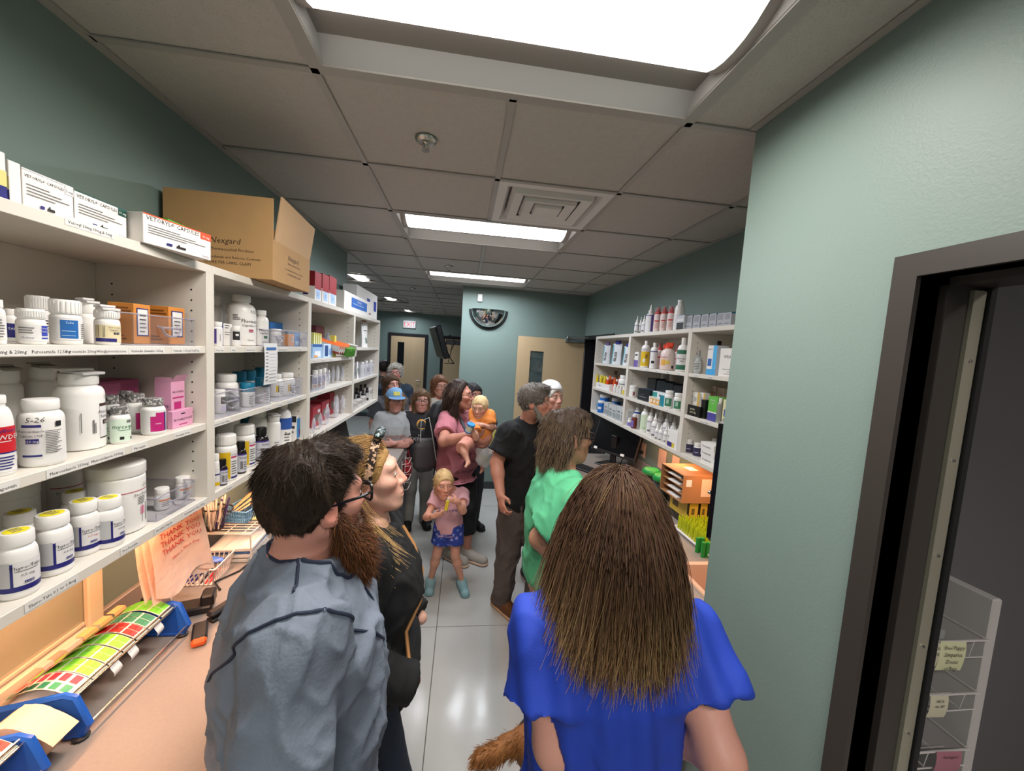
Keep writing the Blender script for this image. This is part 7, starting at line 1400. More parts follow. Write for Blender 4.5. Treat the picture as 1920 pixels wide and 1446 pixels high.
    def glasses(p, col_='141216', w=.026, hh=.019, round_=False, th=.0022):
        T, hs = p.T, p.hs; t = bpy.data.objects.new('glasses', None); m = MB(); M_ = K(col_, .3)
        for sg in (-1, 1):
            pts = []
            for k in range(16): a = 2 * PI * k / 16; e = .55 if not round_ else 1; cx, cz = math.copysign(abs(math.cos(a)) ** e, math.cos(a)), math.copysign(abs(math.sin(a)) ** e, math.sin(a)); pts.append(T((sg * .034 + cx * w, .112 - .004 * abs(cx), .012 + cz * hh)))
            m.tube(pts, th * hs, 5, True); m.tube([T((sg * (.034 + w), .108, .016)), T((sg * .078, .07, .016)), T((sg * .083, -.01, .014)), T((sg * .082, -.03, -.004))], th * hs, 5)
        m.tube([T((-.008, .113, .014)), T((0, .117, .018)), T((.008, .113, .014))], .002 * hs, 5)
        obj('glasses', m, M_, p.root)
def f_lo(f): return V3(*[a[0] for a in f.ax])
def f_hi(f): return V3(*[a[-1] for a in f.ax])
def flat_print(p, name, mats, draw, parent=None):
    m = MB(); draw(m); return obj(name, m, mats, parent or p.root)
def shirt_print(p, shirt, name, mats, items, zc, w, xoff=0, a0=0):
    """project flat artwork onto the front of a shirt: items (kind...) in metres around (xoff, zc); uses ray casts on the shirt mesh"""
    dg = bpy.context.evaluated_depsgraph_get(); from mathutils.bvhtree import BVHTree
    me = shirt.data; bt = BVHTree.FromPolygons([v.co[:] for v in me.vertices], [q.vertices[:] for q in me.polygons]); m = MB(); d0 = Vector((math.sin(a0), math.cos(a0), 0)); rt = Vector((math.cos(a0), -math.sin(a0), 0))
    def hit(x, z):
        o = rt * (-(x + xoff)) + Vector((0, 0, zc + z)); o = Vector((-rt.x * x, -rt.y * x, 0)) + Vector((xoff, 0, zc + z)) + d0 * .6
        h = bt.ray_cast(o, -d0); return (h[0] + d0 * .0022) if h[0] else o - d0 * .45
    if len(items) > 1 and all(i[1] == 't' for i in items): return [shirt_print(p, shirt, name, mats, [i], zc, w, xoff, a0) for i in items][-1]
    for it in items:
        mi, kind = it[0], it[1]; m.use(mi)
        if kind == 't': s_, size, x, z = it[2:6]; tv, tf = text_arr(s_); m.add([hit(x + a * size, z + b * size) for a, b in tv], tf)
        else: poly = it[2]; m.add([hit(x, z) for x, z in poly], [tuple(range(len(poly)))])
    return obj(name, m, mats, p.root)
# ================================================================== the people
def dep(u, v, d): w = ray(u, v) * d; return V3(w[0], w[1], w[2] + CZ)
def fur(o, n, m, length, flow, seed, c0, c1, parent, name='hair_strand', lift=.25, grav=.1, r=.0006, region=None, wob=.2, lenvar=.4, frame=None, sink=.003, gam=1.0, curl=0):
    """strands rooted on an existing hair mesh, lying along flow(P) (body frame)"""
    me = o.data; nv = len(me.vertices); V = np.empty(nv * 3, np.float32); me.vertices.foreach_get('co', V); V = V.reshape(-1, 3).astype(float); N = np.empty(nv * 3, np.float32); me.vertices.foreach_get('normal', N); N = N.reshape(-1, 3).astype(float)
    q = np.random.RandomState(seed); ok = np.arange(nv)
    if region is not None: ok = ok[region(V[ok])]
    i = q.choice(ok, n); p = V[i] + q.randn(n, 3) * .002 - N[i] * sink; Nn = N[i]; fl = flow(p); fl = fl - Nn * (fl * Nn).sum(1)[:, None] * .8; fl /= np.maximum(np.linalg.norm(fl, axis=1), 1e-6)[:, None]
    vel = fl + Nn * lift + q.randn(n, 3) * wob; vel /= np.linalg.norm(vel, axis=1)[:, None]; st = (length * (1 - lenvar * q.rand(n)) / (m - 1))[:, None]; P = [p.copy()]; ph = q.rand(n) * 6.28
    for k in range(1, m):
        vel = vel + V3(0, 0, -grav) + q.randn(n, 3) * wob * .25
        if curl: vel = vel + curl * np.stack([np.sin(k * 1.1 + ph), np.cos(k * 1.3 + ph * 2), np.sin(k * .9 + ph * 3)], 1)
        vel /= np.linalg.norm(vel, axis=1)[:, None]; p = p + vel * st; P.append(p.copy())
    return strands(name, np.stack(P, 1), r * (1 + .4 * q.rand(n)), jit(c0, n, seed + 1), jit(c1, n, seed + 2), parent, gam=gam)
CLOTH = lambda n, c, r=.85, b=.0006, sc=300, v=.03: mat(n, c, r, bump=b, bscale=sc, var=v, vscale=9)
def bvh(o):
    from mathutils.bvhtree import BVHTree
    return BVHTree.FromPolygons([v.co[:] for v in o.data.vertices], [q.vertices[:] for q in o.data.polygons])
def draped(p, o, pts, r, material, name, seg=6, lift=.001, flat=None):
    """tube laid on the surface of cloth o: pts are (from, towards) rays in body frame"""
    bt = bvh(o); P = []
    for a, b in pts:
        a, b = Vector(a), Vector(b); h = bt.ray_cast(a, (b - a).normalized())
        if h[0]: P.append(h[0] + h[1] * lift)
    if len(P) > 1:
        m = MB(); m.tube(P, r, seg); return obj(name, m, material, p.root)
def nearest_on(o, pts, lift=.001):
    bt = bvh(o); out = []
    for q in pts: h = bt.find_nearest(Vector(q)); out.append(h[0] + h[1] * lift)
    return out
# ---------------------------------------------------------------- 1 bearded man, grey-blue shirt
hw = dep(590, 940, .87); hd = V3(.95, .31, 0)
A = Person('bearded man in grey-blue long-sleeved shirt and black glasses by the left worktop', (hw[0] - .015, hw[1] - .005, 0), hd[:2], H=hw[2] + .158, build=1.1, girth=1.18, belly=.03, skin='b98272', head=(.47, -.03, 0), headw=hw, res=.009, hres=.0032, brow='2a1e18', hands=(.5, .5), pose={'elbowr': (.30, -.03, 1.12), 'wristr': (.27, .13, .93), 'elbowl': (-.30, 0, 1.14), 'wristl': (-.26, .12, .93)}, ear=True, hs=.97)
GS = mat('washed_grey_blue_jersey', '697280', .9, bump=.0012, bscale=140, var=.16, vscale=7); SEAM = mat('navy_seam', '20283c', .8)
sh = A.shirt(GS, hem=.84, sleeve=1.97, loose=.022, neck=.082, folds=.010, seed=4, h=.007, fscale=27, neckfwd=.015, neckz=1.51)
A.pants(mat('khaki_twill', '9c8468', .85, bump=.0005, bscale=300), loose=.02, h=.012); A.shoes(K('3a2a20', .6), K('201a16', .6))
S_ = A.J['shoulderr']; E_ = A.J['elbowr']; ax = (E_ - S_) / np.linalg.norm(E_ - S_); ax = V3(.75, 0, -.55); ax /= np.linalg.norm(ax); u1 = V3(0, 1, 0); u2 = np.cross(ax, u1)
ring = [S_ - ax * .012 + (u1 * math.cos(a) + u2 * math.sin(a)) * .3 for a in np.linspace(0, 2 * PI, 44)]
def cast_ring(o, c, rg): 
    bt = bvh(o); P = []
    for q in rg:
        q, cc = Vector(q), Vector(c); h = bt.ray_cast(q, (cc - q).normalized())
        if h[0]: P.append(h[0] + h[1] * .0012)
    return P
P = cast_ring(sh, S_ - ax * .012, ring); m = MB()
if len(P) > 3: m.tube(P, .0034, 6); obj('armhole_seam', m, SEAM, A.root)
P = [q for q in cast_ring(sh, (0, 0, 0), []) ]
draped(A, sh, [((x, -.01 + .0 * x, 1.7), (x, -.01, 1.0)) for x in np.linspace(.085, .185, 9) * A.s * 1.05], .0032, SEAM, 'shoulder_seam')
nb = V3(0, .015 * A.s, 1.505 * A.s); draped(A, sh, [(nb + V3(math.cos(a) * .092, math.sin(a) * .088 + .0, .12) * A.s, nb + V3(math.cos(a) * .092, math.sin(a) * .088, -.1) * A.s) for a in np.linspace(0, 2 * PI, 34)], .0042, SEAM, 'neckband_seam')
draped(A, sh, [((x, .4, z), (x, 0, z)) for x, z in [(.02, 1.38 * A.s), (.02, 1.34 * A.s), (.02, 1.29 * A.s), (.02, 1.25 * A.s), (-.02, 1.245 * A.s), (-.02, 1.3 * A.s), (-.02, 1.38 * A.s)]], .0028, SEAM, 'placket_seam')
HB = mat('dark_brown_hair', '2a211b', .5, bump=.002, bscale=120)
hc_ = A.haircap(HB, thick=.010, cut=((0, .3, -1), .078), temple=.03, extra=[((0, .03, .108), (.062, .06, .032)), ((0, -.04, .06), (.082, .075, .08))], h=.0045, folds=.007)
hl = lambda P: (P - A.hc) @ A.hR
def flowA(P): L = hl(P); f = np.stack([L[:, 0] * 2.0, .9 + 0 * L[:, 1], -.25 - 2.0 * np.maximum(0, .05 - L[:, 2])], 1); f[L[:, 1] < -.02] = np.stack([L[:, 0] * 3, 0 * L[:, 0], -1 + 0 * L[:, 0]], 1)[L[:, 1] < -.02]; return f @ A.hR.T
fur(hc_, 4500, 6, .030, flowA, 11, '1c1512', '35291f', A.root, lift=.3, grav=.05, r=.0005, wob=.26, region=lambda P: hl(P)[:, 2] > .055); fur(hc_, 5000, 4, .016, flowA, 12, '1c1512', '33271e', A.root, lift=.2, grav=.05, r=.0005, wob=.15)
f = A.fld(A.hc - .28, A.hc + .16, .0055); T = A.T
for sg in (-1, 1): f.cap(T((sg * .073, .012, -.02)), T((sg * .06, .055, -.095)), .012, .028, .02); f.cap(T((sg * .012, .1, -.045)), T((sg * .04, .085, -.07)), .01, .014, .012)
f.ell(T((0, .085, -.135)), (.066, .055, .062), A.hR, .03); f.ell(T((0, .095, -.18)), (.052, .045, .06), A.hR, .03); f.ell(T((0, .095, -.062)), (.02, .02, .0045), A.hR, .01, 's')
bd = A.done('beard', f, mat('beard_base', '4a2e1e', .6, bump=.003, bscale=90), .004, 50, 3)
def flowB(P): L = hl(P); return np.stack([L[:, 0] * 1.5, .45 + 0 * L[:, 0], -.9 + 0 * L[:, 0]], 1) @ A.hR.T
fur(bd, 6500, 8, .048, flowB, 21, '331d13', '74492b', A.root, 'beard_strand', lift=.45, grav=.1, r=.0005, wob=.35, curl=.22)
A.glasses('100e10', .027, .021, th=.0036)
# ---------------------------------------------------------------- 2 blonde woman, black sweatshirt
hw = dep(690, 897, 1.24)
Bp = Person('blonde woman in black sweatshirt with leopard headband beside the bearded man', (hw[0] + .025, hw[1] + .0, 0), (1, .06), H=hw[2] + .119, build=.88, girth=.98, bust=.03, skin='cf9f8c', head=(.06, .14, 0), headw=hw, res=.009, hres=.0032, brow='9a7a52', hands=(None, None), hs=.96, pose={'elbowr': (.25, -.05, 1.12), 'wristr': (.17, .16, 1.0), 'elbowl': (-.24, -.03, 1.12), 'wristl': (-.13, .17, 1.0), 'kneer': (.10, .12, .50), 'ankler': (.11, -.02, .085), 'anklel': (-.10, .10, .085)}, nose=.95, jaw=.9)
BK = CLOTH('black_fleece', '131315', .9)
sh = Bp.shirt(BK, hem=.80, sleeve=1.95, loose=.026, neck=.086, folds=.007, seed=8, h=.0085, neckfwd=.035, fscale=26)
f = Bp.fld(h=.009); s_ = Bp.s; f.ell(V3(.0, .135, .985) * s_, V3(.155, .045, .085) * s_, None, .02); Bp.done('front_pocket', f, BK, .003, 18, 3)
Bp.pants(mat('dark_navy_denim', '1c2636', .8, bump=.0006, bscale=350, var=.08), loose=.004, h=.010, folds=.003); Bp.shoes(K('2a2a2e', .6), K('d0d0d0', .6))
draped(Bp, sh, [((x, y, z), (x * .3, 0, z)) for x, y, z in [(-.11, .35, 1.42 * s_), (-.06, .4, 1.36 * s_), (.0, .4, 1.28 * s_), (.07, .4, 1.19 * s_), (.13, .38, 1.10 * s_), (.2, .3, 1.03 * s_)]], .006, mat('tan_leather_strap', 'b07a45', .5), 'bag_strap', lift=.003)
HBl = mat('honey_blonde_base', '9c7a4c', .5, bump=.002, bscale=90)
hcB = Bp.haircap(HBl, thick=.003, cut=None, temple=.004, extra=[((0, -.075, -.02), (0, -.085, -.15), .055, .045)], h=.005, folds=.002)
def regB(D): return ~((D[:, 1] > .55) & (D[:, 2] < .62)) & ~((D[:, 1] > .0) & (D[:, 2] < .22)) & (D[:, 2] > -.55)
def tgB(p, D, k): b = np.clip(1.1 - k * 2.2, 0, 1); return np.stack([D[:, 0] * .25 * b, -1.0 * b + 0 * D[:, 0], -.25 - .9 * (1 - b) + 0 * D[:, 0]], 1)
PB = grow(4200, 18, .36, 31, Bp.hc, Bp.hs, Bp.hR, regB, tgB, gain=.35, thick=.016, wob=.10, lift=.15, lenvar=.2, body=(V3(0, -.0, -.37), V3(.2, .115, .2)))
def tgB2(p, D, k): return np.stack([.14 + 0 * D[:, 0], -.05 + 1.1 * k + 0 * D[:, 0], -1 + 0 * D[:, 0]], 1)
PB2 = grow(1500, 18, .33, 33, Bp.hc, Bp.hs, Bp.hR, lambda D: (D[:, 0] > .3) & (D[:, 1] < -.12) & (D[:, 1] > -.8) & (D[:, 2] < .5) & (D[:, 2] > -.5), tgB2, gain=.35, thick=.02, wob=.10, lift=.1, lenvar=.25, curl=.05); PB = np.concatenate([PB, PB2])
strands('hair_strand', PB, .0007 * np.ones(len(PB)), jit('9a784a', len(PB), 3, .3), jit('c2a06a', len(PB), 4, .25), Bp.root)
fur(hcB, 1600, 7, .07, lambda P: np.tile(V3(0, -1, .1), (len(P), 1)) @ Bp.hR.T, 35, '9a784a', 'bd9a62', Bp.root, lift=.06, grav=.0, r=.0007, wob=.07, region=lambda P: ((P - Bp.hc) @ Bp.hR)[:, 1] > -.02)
band = [Bp.T((.0895 * math.sin(a), .035 * math.cos(a) + .012, .028 + .112 * math.cos(a))) for a in np.linspace(-1.75, 1.75, 24)]
lp = mat('leopard_satin', 'c9a58a', .4, speck=(85, .5, .04)); m = MB()
for o_ in (-.008, 0, .008): m.tube([Vector(b) + Vector(Bp.hR @ V3(0, o_, 0)) for b in band], .0052, 6)
obj('headband', m, lp, Bp.root)
kn = MB()
for sg in (-1, 1): kn.ell(Bp.T((sg * .028, .055, .148)), (.03, .016, .013), 12, 8)
kn.ell(Bp.T((0, .052, .146)), .014); obj('headband_bow', kn, mat('bow_print', '8fa6aa', .4, speck=(60, .52, .05)), Bp.root)
# ---------------------------------------------------------------- 3 woman in blue scrubs, seen from behind
hw = V3(.338, .768, 1.560)
C = Person('woman in royal blue scrub top with long brown ombre hair, seen from behind', (.342, .755, 0), (.08, 1), H=1.678, build=.95, girth=1.02, bust=.02, skin='c79080', headw=hw, head=(-.05, 0, 0), res=.009, hres=.005, hands=(.4, .4), hs=.96, posew={'shoulderr': (.492, .732, 1.335), 'shoulderl': (.200, .765, 1.332), 'elbowl': dep(1040, 1398, .78), 'elbowr': dep(1352, 1420, .73), 'wristl': (.23, .93, 1.02), 'wristr': (.47, .92, 1.03)})
SB = mat('royal_blue_poplin', '1a3aa6', .75, bump=.0005, bscale=320, var=.04, vscale=5)
def sf(V, N): w = np.sin(V[:, 0] * 42 + .8 * np.sin(V[:, 2] * 6)) * np.clip((1.33 - V[:, 2]) * 3, 0, 1) * (V[:, 1] < .02); return V + N * ((w + .6 * np.sin(V[:, 0] * 90 + V[:, 2] * 14)) * .011)[:, None]
shC = C.shirt(SB, hem=.74, sleeve=.56, loose=.022, neck=.083, folds=.004, seed=12, h=.007, slr=1.18, fscale=22, extra=sf)
C.pants(mat('navy_scrub_trousers', '1b2448', .8), loose=.025, h=.012); C.shoes(K('2a2a2e', .6), K('d0d0d0', .6))
hcC = C.haircap(mat('brown_hair_base', '3c2b20', .5, bump=.002, bscale=100), thick=.003, cut=None, ears=False, extra=[((0, -.055, -.02), (0, -.085, -.16), .066, .045), ((-.05, -.035, -.02), (-.055, -.06, -.15), .033, .026), ((.05, -.035, -.02), (.055, -.06, -.15), .033, .026)], h=.006)
def regC(D): return (D[:, 1] < .55) & (D[:, 2] > -.45) & ~((D[:, 1] > .25) & (D[:, 2] < .3))
def tgC(p, D, k): b = np.clip(1 - k * 2.5, 0, 1); return np.stack([D[:, 0] * (.7 * b - .0), D[:, 1] * (.7 * b + .02) - .15 * b, -.75 + 0 * D[:, 0]], 1)
PC_ = grow(9000, 22, .285, 41, C.hc, C.hs, C.hR, regC, tgC, gain=.4, thick=.014, wob=.05, lift=.1, lenvar=.22, body=(V3(0, .005, -.40), V3(.23, .118, .22)))
n = len(PC_); q = np.random.RandomState(5); PC_[:, :, 0] += (np.linspace(0, 1, 22) ** 3)[None, :] * (q.randn(n)[:, None] * .012); hi_ = (q.rand(n) < .6)[:, None]
strands('hair_strand', PC_, .00075 * (1 + .3 * q.rand(n)), jit('4f392c', n, 6, .3), np.where(hi_, jit('b8966a', n, 7, .25), jit('6e5138', n, 8, .3)), C.root, gam=2.8)
# ---------------------------------------------------------------- 4 woman in green t-shirt
hw = dep(1063, 820, 1.72)
D_ = Person('woman in mint green t-shirt with tousled brown bob by the right worktop', (hw[0] + .0, hw[1] - .01, 0), (.96, .05), H=hw[2] + .121, build=.98, girth=1.1, bust=.035, belly=.03, skin='b98a70', head=(.12, -.03, 0), headw=hw, res=.0095, hres=.004, hs=.97, hands=(.5, .5), posew={'elbowr': dep(1012, 1010, 1.63), 'wristr': dep(1075, 1068, 1.60)}, pose={'elbowl': (-.25, .05, 1.13), 'wristl': (-.18, .25, 1.05)})
MG = CLOTH('mint_green_jersey', '56b183', .85)
shD = D_.shirt(MG, hem=.96, sleeve=.72, loose=.022, neck=.08, folds=.006, seed=15, h=.009, slr=1.12, fscale=26); D_.pants(mat('charcoal_denim', '37373a', .8, bump=.0006, bscale=300), loose=.012, h=.012); D_.shoes(K('3a3230', .6), K('c8c8c8', .6))
hcD = D_.haircap(mat('ash_brown_base', '3b3029', .5, bump=.002, bscale=90), thick=.007, cut=None, ears=False, extra=[((0, -.07, -.02), (.0, -.08, -.085), .056, .045), ((.065, -.03, -.02), (.062, -.045, -.08), .032, .028), ((-.065, -.03, -.02), (-.062, -.045, -.08), .032, .028), ((0, .04, .1), (.065, .06, .03))], h=.006, folds=.006)
hl2 = lambda P: (P - D_.hc) @ D_.hR
def flowD(P): L = hl2(P); f = np.stack([L[:, 0] * 5, -.6 - 3 * L[:, 1] * 0 + 0 * L[:, 0], -.9 + 0 * L[:, 0]], 1); return f @ D_.hR.T
fur(hcD, 4200, 9, .06, flowD, 51, '3a2f25', '7a6652', D_.root, lift=.2, grav=.14, r=.0007, wob=.18, curl=.10)
D_.glasses('2a1a22', .026, .018)
shirt_print(D_, shD, 'chest_print', [K('d9a63a', .6), K('7a3a28', .6), K('1f4a52', .6), K('c9ccb8', .6)], [(0, 'p', [(-.05, -.02), (-.02, -.05), (.05, -.09), (.06, -.06), (.0, .0), (-.02, .05), (-.05, .03)]), (1, 'p', [(-.02, -.01), (.02, -.06), (.035, -.04), (.005, .01)]), (2, 'p', [(.01, .02), (.05, .0), (.09, -.03), (.085, .01), (.04, .035), (.01, .06)]), (3, 'p', [(-.045, .045), (-.015, .055), (-.01, .075), (-.04, .08)])], 1.24 * D_.s, .2, .03)
# ---------------------------------------------------------------- 5 man in black t-shirt
hw = dep(1003, 755, 2.68)
E5 = Person('grey-haired bearded man in black t-shirt and brown work trousers', (.475, 2.69, 0), (.66, -.75), H=hw[2] + .126, build=1.08, girth=1.16, belly=.03, skin='b9806c', head=(.48, 0, 0), headw=hw, res=.0105, hres=.0042, brow='6a5a4e', hs=1.0, hands=(.7, .4), posew={'elbowr': dep(931, 868, 2.62), 'wristr': dep(938, 925, 2.54), 'ankler': (.37, 2.735, .085), 'anklel': (.60, 2.64, .085), 'kneer': (.39, 2.69, .5), 'kneel': (.59, 2.62, .5)}, pose={'elbowl': (-.27, .03, 1.12), 'wristl': (-.24, .15, .92)})
E5.shirt(CLOTH('black_cotton', '121214', .9), hem=.86, sleeve=.66, loose=.022, neck=.082, folds=.006, seed=18, slr=1.0, fscale=26, flare=.016)
E5.pants(CLOTH('taupe_canvas', '544c49', .85), loose=.024, folds=.009, seed=6, cuff=.055); BOOT = mat('brown_leather', '5c3b20', .5, bump=.001, bscale=80); E5.shoes(BOOT, K('b89a78', .7), L=.29, w=.05, high=.05)
hc5 = E5.haircap(mat('grey_hair_base', '5b534c', .55, bump=.002, bscale=120), thick=.012, cut=None, extra=[((0, .05, .108), (.06, .05, .022))], h=.006, folds=.003)
hl5 = lambda P: (P - E5.hc) @ E5.hR
fur(hc5, 1500, 5, .03, lambda P: (np.tile(V3(0, .6, -.5), (len(P), 1))) @ E5.hR.T, 61, '4d453f', '9a948c', E5.root, lift=.35, r=.0011, wob=.3)
f = E5.fld(E5.hc - .2, E5.hc + .15, .007); T = E5.T
for sg in (-1, 1): f.cap(T((sg * .072, .012, -.02)), T((sg * .055, .055, -.095)), .01, .02, .02); f.cap(T((sg * .012, .1, -.046)), T((sg * .035, .085, -.07)), .008, .011, .01)
f.ell(T((0, .082, -.115)), (.045, .032, .034), E5.hR, .03); b5 = E5.done('beard', f, mat('grey_beard', '7d746b', .7, bump=.002, bscale=120), .003, 50, 3)
fur(b5, 1200, 5, .025, lambda P: np.tile(V3(0, .3, -1), (len(P), 1)) @ E5.hR.T, 63, '6f665e', 'a39b92', E5.root, 'beard_strand', lift=.4, r=.001, wob=.3)
# ---------------------------------------------------------------- 6 white haired person with white cap
hw = dep(1034, 746, 3.2)
F6 = Person('white-haired person in a white cap behind the man in black', (hw[0], hw[1], 0), (.35, -.93), H=hw[2] + .12, skin='c0907f', headw=hw, head=(.1, 0, 0), res=.012, hres=.005, hs=.95, brow='8a8078', hands=(None, None), build=.9)
F6.shirt(CLOTH('slate_grey_knit', '5a5f66'), sleeve=1.9, folds=.004); F6.pants(CLOTH('dark_blue_trousers', '2b3142')); F6.shoes(K('3a3230', .6), K('c8c8c8', .6)); h6 = F6.haircap(mat('white_hair', 'bdb9b2', .5, bump=.002, bscale=100), thick=.016, cut=None, h=.007, folds=.004)
f = F6.fld(F6.hc - .05, F6.hc + .2, .008); f.ell(F6.T((0, -.02, .06)), (.098, .115, .092), F6.hR, .02); f.half(tuple(-(F6.hR @ V3(0, 0, 1))), -(.075 + (F6.hR @ V3(0, 0, 1)) @ F6.hc), f_lo(f), f_hi(f), .01); F6.done('cap', f, K('d8d8d8', .7)); obj('cap_brim', MB().ell((0, 0, 0), (.07, .06, .006), 14, 6, Matrix.Translation(F6.T((0, -.12, .075))) @ Matrix(F6.hR.tolist()).to_4x4()), K('d8d8d8', .7), F6.root)
# ---------------------------------------------------------------- 7 woman in pink t-shirt carrying the baby
hw = dep(862, 742, 3.3)
G7 = Person('woman in dusty pink t-shirt with backpack carrying a blond baby', (-.01, 3.44, 0), (.78, -.62), H=hw[2] + .122, build=.92, girth=1.15, bust=.05, belly=.05, skin='b9806c', headw=hw, head=(.45, 0, 0), res=.0105, hres=.0045, hs=.98, brow='3a2c26', hands=(.6, .6), handres=.0075, posew={'elbowr': dep(832, 828, 3.02), 'wristr': dep(886, 815, 2.92), 'ankler': (-.03, 3.43, .085), 'anklel': (.115, 3.42, .085), 'kneer': (-.03, 3.42, .5), 'kneel': (.11, 3.42, .5)}, handn={'r': ((-.75, .55, .15), (-.3, -.8, .1))}, pose={'elbowl': (-.28, .10, 1.13), 'wristl': (-.10, .32, 1.08)})
PK = CLOTH('dusty_pink_jersey', 'b06c76', .85); shG = G7.shirt(PK, hem=.80, sleeve=.72, loose=.022, neck=.084, folds=.007, seed=22, slr=.95, fscale=26, flare=.03)
G7.pants(CLOTH('black_capri', '101012', .8), end=.27, loose=.016, cuff=.07); G7.shoes(mat('grey_knit_sneaker', '9a9288', .8, bump=.002, bscale=60), K('c9a890', .6), L=.27, w=.05)
h7 = G7.haircap(mat('dark_brown_streaked', '2f2420', .5, bump=.003, bscale=70), thick=.016, cut=None, ears=False, temple=.03, extra=[((0, -.07, 0), (0, -.085, -.16), .06, .05), ((.07, -.02, .02), (.075, -.02, -.15), .03, .03), ((-.07, -.02, .02), (-.075, -.02, -.15), .03, .03)], h=.007, folds=.006)
fur(h7, 2200, 8, .10, lambda P: np.tile(V3(0, -.3, -1), (len(P), 1)) @ G7.hR.T, 71, '2b201c', '5a4438', G7.root, lift=.15, r=.0009, wob=.12, curl=.05, region=lambda P: ((P - G7.hc) @ G7.hR)[:, 1] < .03); fur(h7, 200, 8, .12, lambda P: np.tile(V3(0, -.4, -1), (len(P), 1)) @ G7.hR.T, 72, 'b9a998', '7a6252', G7.root, lift=.2, r=.0008, wob=.12, region=lambda P: ((P - G7.hc) @ G7.hR)[:, 1] < .04)
G7.glasses('5a2a2a', .026, .016)
shirt_print(G7, shG, 'shirt_lettering', [K('4a2a30', .7)], [(0, 't', 'NANA', .085, -.02, .02), (0, 't', 'is my name', .05, -.02, -.07), (0, 't', 'spoiling', .05, -.02, -.15), (0, 't', 'is my game', .05, -.02, -.24)], 1.16 * G7.s, .3, .02)
STR = mat('grey_strap', '4e5056', .8); s_ = G7.s
for sg in (-1, 1): draped(G7, shG, [((sg * .115 * s_, y, z), (sg * .11 * s_, 0, z - dz)) for y, z, dz in ((-.35, 1.40 * s_, 0), (-.1, 1.7 * s_, .4), (-.02, 1.7 * s_, .4), (.06, 1.68 * s_, .4), (.4, 1.40 * s_, 0), (.4, 1.30 * s_, 0), (.4, 1.2 * s_, 0))], .016, STR, 'backpack_strap', lift=.002)
bp = thing('backpack', 'black backpack worn on the back of the woman in pink', 'backpack', tuple(np.array(G7.loc) + G7.W2L.T @ V3(0, -.25, .95) * 1), math.atan2(-.78, -.62) if False else math.atan2(-.78, -.62))
BPK = mat('black_nylon', '17171a', .6, bump=.001, bscale=120)
f = Fld(V3(-.2, -.16, -.05), V3(.2, .16, .55), .011); f.loft([(0, 0, 0, .13, .07), (.05, 0, 0, .15, .09), (.35, 0, .02, .14, .08), (.46, 0, .03, .09, .05), (.48, 0, .03, .03, .03)], .02, p=2.8); V, Q = f.mesh(1); np_mesh('pack_body', V, Q, BPK, bp); f = Fld(V3(-.2, -.2, -.05), V3(.2, .16, .4), .011); f.ell((0, -.085, .13), (.12, .04, .11), None, .01); V, Q = f.mesh(1); np_mesh('front_pocket', V, Q, BPK, bp); obj('zip_pull', MB().tube([(.02, -.135, .2), (.03, -.14, .1), (.01, -.14, .02)], .004, 5), K('b9b9b9', .5), bp)
sb = thing('sling_bag', 'dark grey sling bag with white zip hanging between the women', 'bag', tuple(dep(797, 852, 3.35)), .5)
f = Fld(V3(-.16, -.1, -.2), V3(.16, .1, .2), .009); f.loft([(-.15, 0, 0, .06, .03), (-.1, 0, 0, .105, .05), (.08, 0, 0, .10, .045), (.14, 0, 0, .06, .03)], .02, p=2.6); V, Q = f.mesh(1); np_mesh('bag_body', V, Q, mat('charcoal_nylon', '3b3838', .6, bump=.001, bscale=90), sb); obj('cord', MB().tube([(-.06, -.03, .12), (-.07, -.05, .3), (.0, -.05, .33), (.03, -.055, .2), (.08, -.06, -.05)], .004, 5), K('a9a9a4', .6), sb)
# ---------------------------------------------------------------- 8 baby in orange shirt
hw = dep(900, 764, 2.98); zb = hw[2] - .56
H8 = Person('blond baby in orange shirt held by the woman in pink', (hw[0] + .02, hw[1] + .02, zb), (-.45, -.89), H=.66, sk=.365, hs=.70, skin='d09a84', headw=hw, head=(.15, -.25, 0), res=.009, hres=.0042, handres=.005, brow='b99a70', child=True, girth=1.35, build=1.05, hands=(.6, .6), posew={'elbowr': dep(893, 822, 2.86), 'wristr': dep(884, 800, 2.80), 'kneer': dep(868, 840, 2.84), 'ankler': dep(878, 868, 2.80), 'kneel': dep(900, 845, 3.12), 'anklel': dep(905, 880, 3.2)}, pose={'elbowl': (-.26, .06, 1.15), 'wristl': (-.12, .22, 1.2)})
H8.shirt(CLOTH('orange_jersey', 'd9823c', .85), hem=.88, sleeve=.75, loose=.010, neck=.09, folds=.003, seed=3, slr=1.15); H8.pants(CLOTH('pale_nappy_shorts', 'c98a78'), end=.75, loose=.008)
h8 = H8.haircap(mat('pale_blond', 'cdb084', .5, bump=.002, bscale=120), thick=.007, cut=None, h=.005, folds=.002); fur(h8, 700, 5, .022, lambda P: np.tile(V3(0, .5, -.6), (len(P), 1)) @ H8.hR.T, 81, 'b8945c', 'e6d2a8', H8.root, lift=.4, r=.0009, wob=.25)
t = thing('snack_cup', 'blue lidded snack cup in the baby\'s hand', 'cup', tuple(dep(881, 802, 2.76)), (.3, .3, 0)); obj('cup', MB().lathe([(.022, -.035), (.026, .02), (.026, .022)], 16), K('d9d2b8', .4), t); obj('lid', MB().lathe([(.03, .02), (.031, .03), (.028, .034), (.0005, .035)], 16), K('3a86c8', .4), t); obj('base_ring', MB().lathe([(.024, -.04), (.025, -.03)], 16), K('3a86c8', .4), t)
